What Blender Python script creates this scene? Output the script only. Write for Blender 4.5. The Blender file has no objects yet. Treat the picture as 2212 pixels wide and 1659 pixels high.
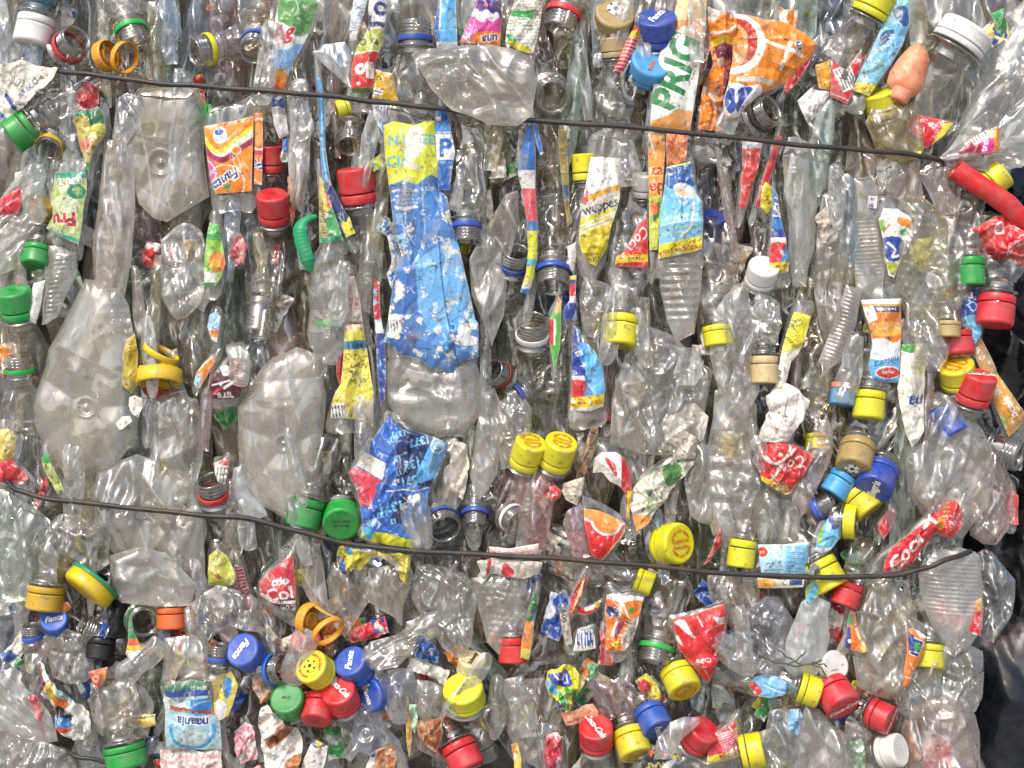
import bpy, math, random
import numpy as np
from math import radians, sin, cos, pi

# ---------------------------------------------------------------- camera, light, exposure
S = bpy.context.scene
U = 0.0004            # metres per picture unit: the view is 2212 x 1659 units = 0.88 x 0.66 m of bale face
CX, CY, DIST = 1106.0, 829.5, 1.30
cam = bpy.data.objects.new("camera", bpy.data.cameras.new("camera"))
S.collection.objects.link(cam)
cam.location = (0, -DIST, 0)
cam.rotation_euler = (radians(90), 0, 0)
cam.data.sensor_width = 36
cam.data.lens = 36 * DIST / (2212 * U)
cam.data.clip_start, cam.data.clip_end = 0.05, 200
S.camera = cam

SUN_EL, SUN_AZ = 48, 205          # azimuth clockwise from +Y
w = bpy.data.worlds.new("World")
S.world = w
w.use_nodes = True
nt = w.node_tree
nt.nodes.clear()
sky = nt.nodes.new("ShaderNodeTexSky")
sky.sky_type = 'NISHITA'
sky.sun_disc = False
sky.sun_elevation = radians(SUN_EL)
sky.sun_rotation = radians(SUN_AZ)
sky.air_density, sky.dust_density, sky.ozone_density = 1.0, 4.0, 1.0
bg = nt.nodes.new("ShaderNodeBackground")
bg.inputs[1].default_value = 0.15
wo = nt.nodes.new("ShaderNodeOutputWorld")
nt.links.new(sky.outputs[0], bg.inputs[0])
nt.links.new(bg.outputs[0], wo.inputs[0])
sun = bpy.data.objects.new("sun", bpy.data.lights.new("sun", 'SUN'))
S.collection.objects.link(sun)
sun.data.energy = 1.5
sun.data.angle = radians(13)
sun.data.color = (1.0, 0.985, 0.96)
sd = (sin(radians(SUN_AZ)) * cos(radians(SUN_EL)), cos(radians(SUN_AZ)) * cos(radians(SUN_EL)), sin(radians(SUN_EL)))
from mathutils import Vector
sun.rotation_euler = Vector(sd).to_track_quat('Z', 'Y').to_euler()
S.view_settings.view_transform = 'Standard'
S.view_settings.look = 'None'
S.view_settings.gamma = 1
S.view_settings.use_curve_mapping = False
S.view_settings.exposure = 0.47
S.cycles.max_bounces = 7
S.cycles.diffuse_bounces = 3
S.cycles.glossy_bounces = 3
S.cycles.transmission_bounces = 4
S.cycles.transparent_max_bounces = 28
S.cycles.caustics_reflective = False
S.cycles.caustics_refractive = False
S.cycles.use_denoising = True
S.cycles.sample_clamp_indirect = 4

# ---------------------------------------------------------------- materials
def lin(c):
    return tuple((v / 12.92 if v <= 0.04045 else ((v + 0.055) / 1.055) ** 2.4) for v in c[:3])

def hexc(h):
    return tuple(int(h[i:i + 2], 16) / 255 for i in (0, 2, 4))

def C4(h):
    return lin(hexc(h)) + (1,)

MATS = {}
def nodes(m):
    m.use_nodes = True
    t = m.node_tree
    t.nodes.clear()
    return t, t.nodes.new, t.links.new

def noise(t, scale, detail=3, rough=0.55, vec=None, dist=0.0):
    n = t.nodes.new("ShaderNodeTexNoise")
    n.inputs['Scale'].default_value = scale
    n.inputs['Detail'].default_value = detail
    n.inputs['Roughness'].default_value = rough
    n.inputs['Distortion'].default_value = dist
    if vec is not None:
        t.links.new(vec, n.inputs['Vector'])
    return n.outputs['Fac']

def ramp(t, fac, a, b, lo=0.0, hi=1.0):
    n = t.nodes.new("ShaderNodeMapRange")
    n.inputs[1].default_value, n.inputs[2].default_value = a, b
    n.inputs[3].default_value, n.inputs[4].default_value = lo, hi
    t.links.new(fac, n.inputs[0])
    return n.outputs[0]

def mth(t, op, a, b=None):
    n = t.nodes.new("ShaderNodeMath")
    n.operation = op
    for i, v in enumerate((a, b)):
        if v is None: continue
        if isinstance(v, (int, float)): n.inputs[i].default_value = v
        else: t.links.new(v, n.inputs[i])
    return n.outputs[0]

def mixc(t, fac, a, b):
    n = t.nodes.new("ShaderNodeMix")
    n.data_type = 'RGBA'
    for k, v in ((0, fac), (6, a), (7, b)):
        if isinstance(v, (tuple, list)): n.inputs[k].default_value = v
        elif isinstance(v, (int, float)): n.inputs[k].default_value = v
        else: t.links.new(v, n.inputs[k])
    return n.outputs[2]

def pet(tint='f2efe8', dirt='8a8176', haze=0.22, rough=0.10, fres=0.10):
    """thin crushed clear plastic: see-through, hazed and dirty, with sheen that grows at grazing angles"""
    key = ('pet', tint, dirt, haze, rough, fres)
    if key in MATS: return MATS[key]
    m = bpy.data.materials.new("clear_plastic")
    t, N, L = nodes(m)
    co = N("ShaderNodeTexCoord").outputs['Object']
    tr = N("ShaderNodeBsdfTransparent"); tr.inputs[0].default_value = tuple(v * k_ for v, k_ in zip(C4(tint)[:3], (0.962, 0.957, 0.945))) + (1,)
    df = N("ShaderNodeBsdfDiffuse"); tl = N("ShaderNodeBsdfTranslucent")
    big = noise(t, 14, 5, 0.65, co, 0.4)
    fine = noise(t, 320, 3, 0.6, co)
    dc = mixc(t, ramp(t, big, 0.35, 0.7), tuple(v * f_ for v, f_ in zip(lin(hexc(dirt)), (0.88, 0.84, 0.78))) + (1,), tuple(min(0.8, v * 1.2) for v in lin(hexc(dirt))) + (1,))
    spk = ramp(t, noise(t, 260, 2, 0.5, co), 0.69, 0.74)
    spk = mth(t, 'MULTIPLY', spk, ramp(t, noise(t, 18, 2, 0.5, co), 0.42, 0.62))
    dc2 = mixc(t, spk, dc, (0.03, 0.025, 0.02, 1))
    fw0 = N('ShaderNodeAttribute'); fw0.attribute_name = 'fold_white'
    dc2 = mixc(t, mth(t, 'MULTIPLY', fw0.outputs['Fac'], 1.4), dc2, (0.80, 0.80, 0.79, 1))
    L(dc2, df.inputs[0]); L(dc2, tl.inputs[0])
    md = N("ShaderNodeMixShader"); md.inputs[0].default_value = 0.35
    L(df.outputs[0], md.inputs[1]); L(tl.outputs[0], md.inputs[2])
    hz = mth(t, 'MULTIPLY', ramp(t, big, 0.3, 0.75, 0.7, 1.5), haze * 0.64)
    hz = mth(t, 'ADD', hz, ramp(t, fine, 0.5, 0.8, 0, 0.07))
    fw = N('ShaderNodeAttribute'); fw.attribute_name = 'fold_white'
    fwv = mth(t, 'MULTIPLY', fw.outputs['Fac'], ramp(t, fine, 0.35, 0.6, 0.35, 1.0))
    hz = mth(t, 'MAXIMUM', hz, mth(t, 'MULTIPLY', fwv, 0.55))
    hz = mth(t, 'MAXIMUM', hz, mth(t, 'MULTIPLY', spk, 0.85))
    body = N("ShaderNodeMixShader")
    L(hz, body.inputs[0]); L(tr.outputs[0], body.inputs[1]); L(md.outputs[0], body.inputs[2])
    lw = N("ShaderNodeLayerWeight"); lw.inputs[0].default_value = 0.5
    bmp = N("ShaderNodeBump"); bmp.inputs['Strength'].default_value = 0.09
    bmp.inputs['Distance'].default_value = 0.0006
    L(noise(t, 90, 3, 0.6, co), bmp.inputs['Height'])
    gl = N("ShaderNodeBsdfGlossy")
    L(bmp.outputs[0], gl.inputs['Normal'])
    rg = ramp(t, fine, 0.35, 0.7, rough * 0.35, rough * 1.05)
    L(rg, gl.inputs['Roughness'])
    gl.inputs[0].default_value = (0.97, 0.99, 1, 1)
    f = mth(t, 'POWER', lw.outputs['Facing'], 3.0)
    f = mth(t, 'ADD', mth(t, 'MULTIPLY', f, 0.62), fres * 1.3)
    out = N("ShaderNodeMixShader")
    L(f, out.inputs[0]); L(body.outputs[0], out.inputs[1]); L(gl.outputs[0], out.inputs[2])
    o = N("ShaderNodeOutputMaterial"); L(out.outputs[0], o.inputs[0])
    MATS[key] = m
    return m

def plastic(col, rough=0.38, dirt=0.5, name="coloured_plastic", spec=0.5):
    key = ('pl', col, rough, dirt)
    if key in MATS: return MATS[key]
    m = bpy.data.materials.new(name)
    t, N, L = nodes(m)
    co = N("ShaderNodeTexCoord").outputs['Object']
    p = N("ShaderNodeBsdfPrincipled")
    base = C4(col)
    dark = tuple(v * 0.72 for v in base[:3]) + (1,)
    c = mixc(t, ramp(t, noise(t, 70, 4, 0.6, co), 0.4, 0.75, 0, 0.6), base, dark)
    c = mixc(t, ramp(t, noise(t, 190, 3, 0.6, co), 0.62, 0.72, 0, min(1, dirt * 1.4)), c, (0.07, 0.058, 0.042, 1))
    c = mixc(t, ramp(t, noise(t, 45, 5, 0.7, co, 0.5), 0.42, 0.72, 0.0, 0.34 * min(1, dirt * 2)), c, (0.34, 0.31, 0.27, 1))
    L(c, p.inputs['Base Color'])
    L(ramp(t, noise(t, 200, 2, 0.5, co), 0.3, 0.7, rough * 0.8, rough * 1.3), p.inputs['Roughness'])
    b = N("ShaderNodeBump"); b.inputs['Strength'].default_value = 0.15; b.inputs['Distance'].default_value = 0.0004
    L(noise(t, 300, 3, 0.6, co), b.inputs['Height']); L(b.outputs[0], p.inputs['Normal'])
    o = N("ShaderNodeOutputMaterial"); L(p.outputs[0], o.inputs[0])
    MATS[key] = m
    return m

def film():
    """printed wrapper film: the print is a colour attribute of the sheet"""
    if 'film' in MATS: return MATS['film']
    m = bpy.data.materials.new("printed_film")
    t, N, L = nodes(m)
    co = N("ShaderNodeTexCoord").outputs['Object']
    p = N("ShaderNodeBsdfPrincipled")
    a = N("ShaderNodeAttribute"); a.attribute_name = "print"
    spk = ramp(t, noise(t, 300, 3, 0.6, co), 0.61, 0.69, 0, 0.8)
    spk = mth(t, 'MULTIPLY', spk, ramp(t, noise(t, 22, 2, 0.5, co), 0.4, 0.6))
    c = mixc(t, spk, a.outputs['Color'], (0.04, 0.033, 0.025, 1))
    L(c, p.inputs['Base Color'])
    p.inputs['Roughness'].default_value = 0.30
    b = N("ShaderNodeBump"); b.inputs['Strength'].default_value = 0.35; b.inputs['Distance'].default_value = 0.0006
    L(noise(t, 150, 4, 0.65, co, 0.6), b.inputs['Height']); L(b.outputs[0], p.inputs['Normal'])
    o = N("ShaderNodeOutputMaterial"); L(p.outputs[0], o.inputs[0])
    MATS['film'] = m
    return m

def metal():
    if 'metal' in MATS: return MATS['metal']
    m = bpy.data.materials.new("steel_wire")
    t, N, L = nodes(m)
    co = N("ShaderNodeTexCoord").outputs['Object']
    p = N("ShaderNodeBsdfPrincipled")
    c = mixc(t, ramp(t, noise(t, 60, 4, 0.6, co), 0.45, 0.7), (0.035, 0.036, 0.038, 1), (0.085, 0.055, 0.035, 1))
    L(c, p.inputs['Base Color'])
    p.inputs['Metallic'].default_value = 0.3
    L(ramp(t, noise(t, 120, 3, 0.6, co), 0.3, 0.7, 0.35, 0.6), p.inputs['Roughness'])
    b = N("ShaderNodeBump"); b.inputs['Strength'].default_value = 0.4; b.inputs['Distance'].default_value = 0.0005
    L(noise(t, 400, 3, 0.6, co), b.inputs['Height']); L(b.outputs[0], p.inputs['Normal'])
    o = N("ShaderNodeOutputMaterial"); L(p.outputs[0], o.inputs[0])
    MATS['metal'] = m
    return m

# ---------------------------------------------------------------- mesh plumbing
class Thing:
    """one top-level thing; its parts are meshes under an Empty. Shapes are given in picture units (x right, y down, z towards the viewer)."""
    def __init__(self, name, label, cat, x, y, z=0, group=None):
        self.s = (DIST - z * U) / DIST
        self.x, self.y, self.z = x, y, z
        o = bpy.data.objects.new(name, None)
        S.collection.objects.link(o)
        o.location = ((x - CX) * U * self.s, -z * U, (CY - y) * U * self.s)
        o.empty_display_size = 0.01
        o['label'] = label; o['category'] = cat
        if group: o['group'] = group
        self.root = o
        self.seed = int(abs(x * 7.3 + y * 3.1 + len(label) * 17)) % 99991

    def part(self, name, P, F, mat, cols=None, parent=None, smooth=True, crest=None):
        P = np.asarray(P, float)
        s = self.s * U
        if getattr(self, 'bin', None) is not None:
            self.bin.append((P, np.asarray(F, np.int32), mat, crest)); return None
        V = np.stack([(P[:, 0] - self.x) * s, -(P[:, 2] - self.z) * U, -(P[:, 1] - self.y) * s], 1)
        me = bpy.data.meshes.new(name)
        F = [np.asarray(f, np.int32) for f in F] if isinstance(F, list) else [np.asarray(F, np.int32)]
        nl = sum(f.size for f in F); nf = sum(len(f) for f in F)
        me.vertices.add(len(V)); me.vertices.foreach_set('co', V.astype(np.float32).ravel())
        me.loops.add(nl); me.loops.foreach_set('vertex_index', np.concatenate([f.ravel() for f in F]))
        me.polygons.add(nf)
        sizes = np.concatenate([np.full(len(f), f.shape[1]) for f in F])
        starts = np.concatenate([[0], np.cumsum(sizes)[:-1]])
        me.polygons.foreach_set('loop_start', starts.astype(np.int32))
        try: me.polygons.foreach_set('loop_total', sizes.astype(np.int32))
        except Exception: pass
        me.update(calc_edges=True)
        me.validate()
        if smooth: me.polygons.foreach_set('use_smooth', np.ones(len(me.polygons), bool))
        if cols is not None:
            a = me.color_attributes.new('print', 'FLOAT_COLOR', 'POINT')
            a.data.foreach_set('color', np.concatenate([cols, np.ones((len(cols), 1))], 1).astype(np.float32).ravel())
        if crest is not None:
            a = me.attributes.new('fold_white', 'FLOAT', 'POINT')
            a.data.foreach_set('value', crest.astype(np.float32).ravel())
        me.materials.append(mat)
        o = bpy.data.objects.new(name, me)
        S.collection.objects.link(o)
        o.parent = parent or self.root
        return o

def merged(T, name, bin_):
    # many shells joined in one mesh, each keeping its own material
    Ps, Fs, Cr, mi, mats, n = [], [], [], [], [], 0
    for P, F, m, cr in bin_:
        if m not in mats: mats.append(m)
        Ps.append(P); Fs.append(F + n); Cr.append(np.ravel(cr)); mi.append(np.full(len(F), mats.index(m), np.int32)); n += len(P)
    T.bin = None
    o = T.part(name, np.vstack(Ps), np.vstack(Fs), mats[0], crest=np.concatenate(Cr))
    for m in mats[1:]: o.data.materials.append(m)
    mi = np.concatenate(mi)
    if len(mi) == len(o.data.polygons): o.data.polygons.foreach_set('material_index', mi)
    return o

def gridfaces(n, m, wrap=False):
    """faces of an n x m vertex grid, wrapped round in m if asked"""
    i = np.arange(n - 1)[:, None]; mm = m if wrap else m - 1
    j = np.arange(mm)[None, :]; j2 = (j + 1) % m
    a = i * m + j; b = i * m + j2; c = (i + 1) * m + j2; d = (i + 1) * m + j
    return np.stack([a, b, c, d], -1).reshape(-1, 4)

def tri(x):
    return np.abs((x % 1.0) * 2 - 1) * 2 - 1

def crumple(X, Y, seed, amp, scale, aniso=0.0, ax=0.0):
    """height of a crushed sheet: many pinched folds, each a sharp crest that dies out along its length, over a few broad facets.
    aniso 0..1 turns the folds to run along direction ax (radians, counted down the picture)"""
    r = np.random.RandomState(seed % (2**31 - 1))
    shp = np.broadcast(X, Y).shape
    X = np.broadcast_to(X, shp).ravel(); Y = np.broadcast_to(Y, shp).ravel()
    x0, x1, y0, y1 = X.min(), X.max(), Y.min(), Y.max()
    h = np.zeros(X.shape); crest = np.zeros(X.shape)
    Xw = X + scale * 0.25 * np.sin(Y / scale * 0.9 + r.rand() * 9)
    for k in range(3):
        lam = scale * (1.4 + 1.6 * r.rand())
        th = ax + pi / 2 + (r.rand() - 0.5) * pi * (1 - aniso * 0.7)
        h += tri((Xw * cos(th) + Y * sin(th)) / (lam * 2) + r.rand()) * 0.32
    n = int(min(170, max(8, 2.7 * (x1 - x0 + scale) * (y1 - y0 + scale) / scale ** 2)))
    for k in range(n):
        cx, cy = x0 + (x1 - x0) * r.rand(), y0 + (y1 - y0) * r.rand()
        th = ax + r.randn() * 0.9 * (1 - aniso) + (0.12 * r.randn())
        if r.rand() < 0.12 * (1.2 - aniso): th += pi / 2
        L = scale * (0.5 + 1.9 * r.rand() ** 1.5); wd = scale * (0.07 + 0.40 * r.rand() ** 1.4)
        dx, dy = X - cx, Y - cy
        mk = np.where(dx * dx + dy * dy < (L + wd) ** 2)[0]
        if len(mk) == 0: continue
        dx, dy = dx[mk], dy[mk]
        t = dx * cos(th) + dy * sin(th); d = -dx * sin(th) + dy * cos(th)
        d = d + (r.rand() - 0.5) * 0.9 * t * t / L
        tt = t / L
        wl = wd * (1.15 - 0.8 * np.clip((tt + 1) / 2, 0, 1) * r.rand())
        lean = 0.55 + 0.9 * r.rand()
        a_ = np.abs(d) / wl * np.where(d > 0, lean, 2 - lean)
        v = np.clip(1 - a_, 0, 1) ** (0.9 + 0.5 * r.rand()) * np.clip(1 - tt * tt, 0, 1)
        crest[mk] = np.maximum(crest[mk], np.exp(-(d / 1.9) ** 2) * np.clip(1 - tt * tt, 0, 1) * r.rand())
        h[mk] += v * (0.35 + 0.9 * r.rand()) * (wd / scale) * 3.0 * (1 if r.rand() < 0.6 else -1)
    crumple.crest = crest.reshape(shp)
    return amp * h.reshape(shp)

def catmull(P, n):
    P = np.asarray(P, float)
    k = len(P)
    if k == 2:
        t = np.linspace(0, 1, n)[:, None]
        return P[0] * (1 - t) + P[1] * t
    Q = np.vstack([2 * P[0] - P[1], P, 2 * P[-1] - P[-2]])
    out = []
    for s in np.linspace(0, k - 1 - 1e-6, n):
        i = int(s); t = s - i
        a, b, c, d = Q[i], Q[i + 1], Q[i + 2], Q[i + 3]
        out.append(0.5 * (2 * b + (c - a) * t + (2 * a - 5 * b + 4 * c - d) * t * t + (3 * b - a - 3 * c + d) * t ** 3))
    return np.array(out)

def smooth_poly(P, n=8):
    P = np.asarray(P, float); k = len(P); out = []
    for i in range(k):
        a, b, c, d = P[i - 1], P[i], P[(i + 1) % k], P[(i + 2) % k]
        for t in np.arange(n) / n:
            out.append(0.5 * (2 * b + (c - a) * t + (2 * a - 5 * b + 4 * c - d) * t * t + (3 * b - a - 3 * c + d) * t ** 3))
    return np.array(out)

def jag(P, seed, a=3.0, step=9.0):
    """a torn outline: the polygon's edges broken into short uneven steps"""
    r = np.random.RandomState(seed); P = np.asarray(P, float); out = []
    for i in range(len(P)):
        b, c = P[i], P[(i + 1) % len(P)]
        L = np.hypot(*(c - b)); n = max(1, int(L / step))
        for k in range(n):
            out.append(b + (c - b) * k / n + (r.randn(2) * a * 0.5 if k else 0))
    return np.array(out)

def inside(P, X, Y):
    r = np.zeros(X.shape, bool)
    for i in range(len(P)):
        (x1, y1), (x2, y2) = P[i - 1], P[i]
        if y1 == y2: continue
        c = ((y1 > Y) != (y2 > Y)) & (X < (x2 - x1) * (Y - y1) / (y2 - y1) + x1)
        r ^= c
    return r

def nearest(P, X, Y):
    best = np.full(X.shape, 1e18); bx = X.copy(); by = Y.copy()
    for i in range(len(P)):
        (x1, y1), (x2, y2) = P[i - 1], P[i]
        dx, dy = x2 - x1, y2 - y1
        L = dx * dx + dy * dy + 1e-9
        t = np.clip(((X - x1) * dx + (Y - y1) * dy) / L, 0, 1)
        qx, qy = x1 + t * dx, y1 + t * dy
        d = (X - qx) ** 2 + (Y - qy) ** 2
        mk = d < best
        best = np.where(mk, d, best); bx = np.where(mk, qx, bx); by = np.where(mk, qy, by)
    return np.sqrt(best), bx, by

def polygrid(P, step):
    """a grid clipped to an outline, its rim snapped on the outline: X, Y, edge distance, faces, original X, Y"""
    P = np.asarray(P, float)
    x0, y0 = P.min(0) - step; x1, y1 = P.max(0) + step
    nx, ny = int((x1 - x0) / step) + 2, int((y1 - y0) / step) + 2
    X, Y = np.meshgrid(x0 + np.arange(nx) * step, y0 + np.arange(ny) * step)
    ins = inside(P, X, Y)
    d, bx, by = nearest(P, X, Y)
    cell = ins[:-1, :-1] | ins[1:, :-1] | ins[:-1, 1:] | ins[1:, 1:]
    F = gridfaces(ny, nx)[cell.ravel()]
    Xs = np.where(ins, X, bx).ravel(); Ys = np.where(ins, Y, by).ravel(); D = np.where(ins, d, 0).ravel()
    used = np.unique(F)
    mp = np.full(nx * ny, -1); mp[used] = np.arange(len(used))
    return Xs[used], Ys[used], D[used], mp[F], X.ravel()[used], Y.ravel()[used]

# ---------------------------------------------------------------- print
_tx = {}
def textmesh(s, bold=0.0, shear=0.0):
    k = (s, bold, shear)
    if k in _tx: return _tx[k]
    cu = bpy.data.curves.new("t", 'FONT')
    cu.body = s; cu.size = 1.0; cu.offset = bold; cu.shear = shear; cu.resolution_u = 3
    o = bpy.data.objects.new("t", cu)
    S.collection.objects.link(o)
    dg = bpy.context.evaluated_depsgraph_get()
    dg.update()
    me = o.evaluated_get(dg).to_mesh()
    me.calc_loop_triangles()
    V = np.array([v.co[:2] for v in me.vertices]).reshape(-1, 2)
    T = np.array([t.vertices[:] for t in me.loop_triangles]).reshape(-1, 3)
    bpy.data.objects.remove(o); bpy.data.curves.remove(cu)
    if len(V):
        V[:, 0] -= (V[:, 0].min() + V[:, 0].max()) / 2
        V[:, 1] -= 0.34
    _tx[k] = (V, T)
    return V, T

class Paint:
    def __init__(self, X, Y, seed=1):
        self.X, self.Y = X, Y
        self.c = np.ones((len(X), 3)) * 0.8
        self.r = np.random.RandomState(seed)
    def put(self, m, col):
        m = np.asarray(m, float)[:, None]
        self.c = self.c * (1 - m) + np.array(lin(hexc(col))) * m
    def bg(self, col): self.c[:] = lin(hexc(col))
    def poly(self, col, P): self.put(inside(np.asarray(P, float), self.X, self.Y), col)
    def blob(self, col, P): self.put(inside(smooth_poly(P, 5), self.X, self.Y), col)
    def ell(self, col, cx, cy, rx, ry=None, rot=0, inner=0):
        ry = rx if ry is None else ry
        a = radians(rot); dx, dy = self.X - cx, self.Y - cy
        u, v = dx * cos(a) - dy * sin(a), dx * sin(a) + dy * cos(a)
        d = np.sqrt((u / rx) ** 2 + (v / ry) ** 2)
        self.put((d < 1) & (d >= inner), col)
    def line(self, col, wd, P, smooth=True):
        P = np.asarray(P, float)
        if smooth and len(P) > 2: P = catmull(P, len(P) * 6)
        best = np.full(self.X.shape, 1e9)
        for (x1, y1), (x2, y2) in zip(P[:-1], P[1:]):
            dx, dy = x2 - x1, y2 - y1; L = dx * dx + dy * dy + 1e-9
            t = np.clip(((self.X - x1) * dx + (self.Y - y1) * dy) / L, 0, 1)
            best = np.minimum(best, np.hypot(self.X - x1 - t * dx, self.Y - y1 - t * dy))
        self.put(np.clip(wd / 2 + 0.5 - best, 0, 1), col)
    def text(self, col, s, cx, cy, h, rot=0, bold=0.02, shear=0.0, sx=1.0, out=None, ow=2.0):
        """h = cap height in picture units, rot counter-clockwise in degrees"""
        V, T = textmesh(s, bold, shear)
        k = h / 0.7; a = radians(rot)
        vx, vy = V[:, 0] * k * sx, V[:, 1] * k
        px = cx + vx * cos(a) - vy * sin(a); py = cy - (vx * sin(a) + vy * cos(a))
        m = np.zeros(len(self.X), bool)
        x0, x1, y0, y1 = px.min() - 2, px.max() + 2, py.min() - 2, py.max() + 2
        idx = np.where((self.X > x0) & (self.X < x1) & (self.Y > y0) & (self.Y < y1))[0]
        if len(idx) == 0: return
        X, Y = self.X[idx], self.Y[idx]; mm = np.zeros(len(idx), bool)
        for t in T:
            ax, bx, cx_ = px[t]; ay, by, cy_ = py[t]
            d = (by - cy_) * (ax - cx_) + (cx_ - bx) * (ay - cy_)
            if abs(d) < 1e-9: continue
            q = np.where((X >= min(ax, bx, cx_)) & (X <= max(ax, bx, cx_)) & (Y >= min(ay, by, cy_)) & (Y <= max(ay, by, cy_)))[0]
            if len(q) == 0: continue
            l1 = ((by - cy_) * (X[q] - cx_) + (cx_ - bx) * (Y[q] - cy_)) / d
            l2 = ((cy_ - ay) * (X[q] - cx_) + (ax - cx_) * (Y[q] - cy_)) / d
            mm[q[(l1 >= -1e-6) & (l2 >= -1e-6) & (l1 + l2 <= 1 + 1e-6)]] = True
        m[idx] = mm
        if out is not None:
            hit = np.stack([self.X[m], self.Y[m]], 1)
            if len(hit) and len(hit) < 6000:
                o = np.zeros(len(self.X), bool)
                idy = np.where((self.X > x0 - ow) & (self.X < x1 + ow) & (self.Y > y0 - ow) & (self.Y < y1 + ow))[0]
                for c0 in range(0, len(idy), 2000):
                    q = idy[c0:c0 + 2000]
                    dd = (self.X[q, None] - hit[None, :, 0]) ** 2 + (self.Y[q, None] - hit[None, :, 1]) ** 2
                    o[q] = dd.min(1) < ow * ow
                self.put(o, out)
        self.put(m, col)
    def lines(self, col, x0, y0, x1, y1, n, rot=0, fill=0.75):
        """fine print: n rows of tiny broken dashes in a box"""
        a = radians(rot); cx, cy = (x0 + x1) / 2, (y0 + y1) / 2
        dx, dy = self.X - cx, self.Y - cy
        u, v = dx * cos(a) - dy * sin(a), dx * sin(a) + dy * cos(a)
        W, H = (x1 - x0) / 2, (y1 - y0) / 2
        row = np.floor((v + H) / (2 * H) * n)
        ph = ((v + H) / (2 * H) * n) % 1
        dash = np.sin(u * 1.1 + row * 2.3) + np.sin(u * 0.43 + row * 5.1)
        self.put((np.abs(u) < W) & (np.abs(v) < H) & (ph < 0.55) & (dash > -1.0 * fill), col)
    def bars(self, x0, y0, x1, y1, rot=0, bgc='f0efe8'):
        a = radians(rot); cx, cy = (x0 + x1) / 2, (y0 + y1) / 2
        dx, dy = self.X - cx, self.Y - cy
        u, v = dx * cos(a) - dy * sin(a), dx * sin(a) + dy * cos(a)
        W, H = (x1 - x0) / 2, (y1 - y0) / 2
        inn = (np.abs(u) < W) & (np.abs(v) < H)
        self.put(inn, bgc)
        self.put(inn & (np.abs(v) < H * 0.85) & (np.abs(u) < W * 0.9) & (np.sin(u * 1.7) + np.sin(u * 0.9 + 1) > 0.1), '222222')
    def nz(self, sc, k=5):
        v = 0
        for i in range(k):
            a = self.r.rand() * pi; f = (0.6 + 1.8 * self.r.rand()) / sc
            b = self.r.rand() * 9
            v = v + np.sin((self.X * cos(a) + self.Y * sin(a)) * f + b + 1.5 * np.sin((self.Y * cos(a) - self.X * sin(a)) * f * 0.7 + b))
        return v / k
    def wear(self, amt=0.3, col='e4e2da', sc=7.0):
        """rubbed-off print and grime in the creases"""
        n = self.nz(sc * 1.6) + 0.5 * self.nz(sc * 0.5) + 0.25 * self.nz(sc * 0.22)
        self.put(np.clip((n - 0.75 + amt) * 6, 0, 1) * (n > 0), col)
        g = self.nz(sc * 0.6) * 0.7 + self.nz(sc * 1.7) * 0.5
        self.put(np.clip((0.05 + amt * 0.06 - np.abs(g)) * 14, 0, 1) * (self.nz(sc * 2.5) > 0.15), '4a453c')

# ---------------------------------------------------------------- shapes
def sheet(T, P, z, ops, bulge=14, amp=4, scale=46, aniso=0.5, ax=pi / 2, step=1.8, name='label', torn=0, seed=None, tilt=(0, 0), curl=0, parent=None, k=22.0):
    seed = T.seed if seed is None else seed
    if torn: P = jag(P, seed, torn)
    X, Y, D, F, X0, Y0 = polygrid(P, step)
    cx, cy = X.mean(), Y.mean()
    c0 = crumple(X, Y, seed, amp * 1.35, scale, aniso, ax); crest = crumple.crest
    Z = z + bulge * (1 - np.exp(-D / k)) + c0 + crumple(X, Y, seed + 5, amp * 0.34, scale * 0.28, 0.2, ax)
    Z = Z + (X - cx) * tilt[0] + (Y - cy) * tilt[1]
    pt = Paint(X0, Y0, seed)
    ops(pt)
    rub = np.clip((crest - 0.45) * 2.2, 0, 1) * (pt.nz(9) > -0.1)
    pt.put(rub * 0.6, 'dcd9d0'); pt.put((pt.nz(5) > 0.5) * np.clip(crest * 1.5, 0, 0.8), '4a443a')
    pt.c = pt.c * (0.90 + 0.10 * (pt.nz(30)[:, None])) + 0.012
    g_ = pt.nz(7) * 0.7 + pt.nz(16) * 0.6
    pt.put(np.clip((0.05 - np.abs(g_)) * 18, 0, 1) * (pt.nz(22) > 0.1) * 0.75, '5a5246')
    pt.put(np.clip((pt.nz(26) + 0.3 * pt.nz(6) - 0.35) * 1.2, 0, 0.32), '9c9484')
    rim = np.exp(-D / 2.0)[:, None] * 0.25; pt.c = pt.c * (1 - rim) + np.array(lin(hexc('cfcbc0'))) * rim
    return T.part(name, np.stack([X, Y, Z], 1), F, film(), pt.c, parent)

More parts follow.
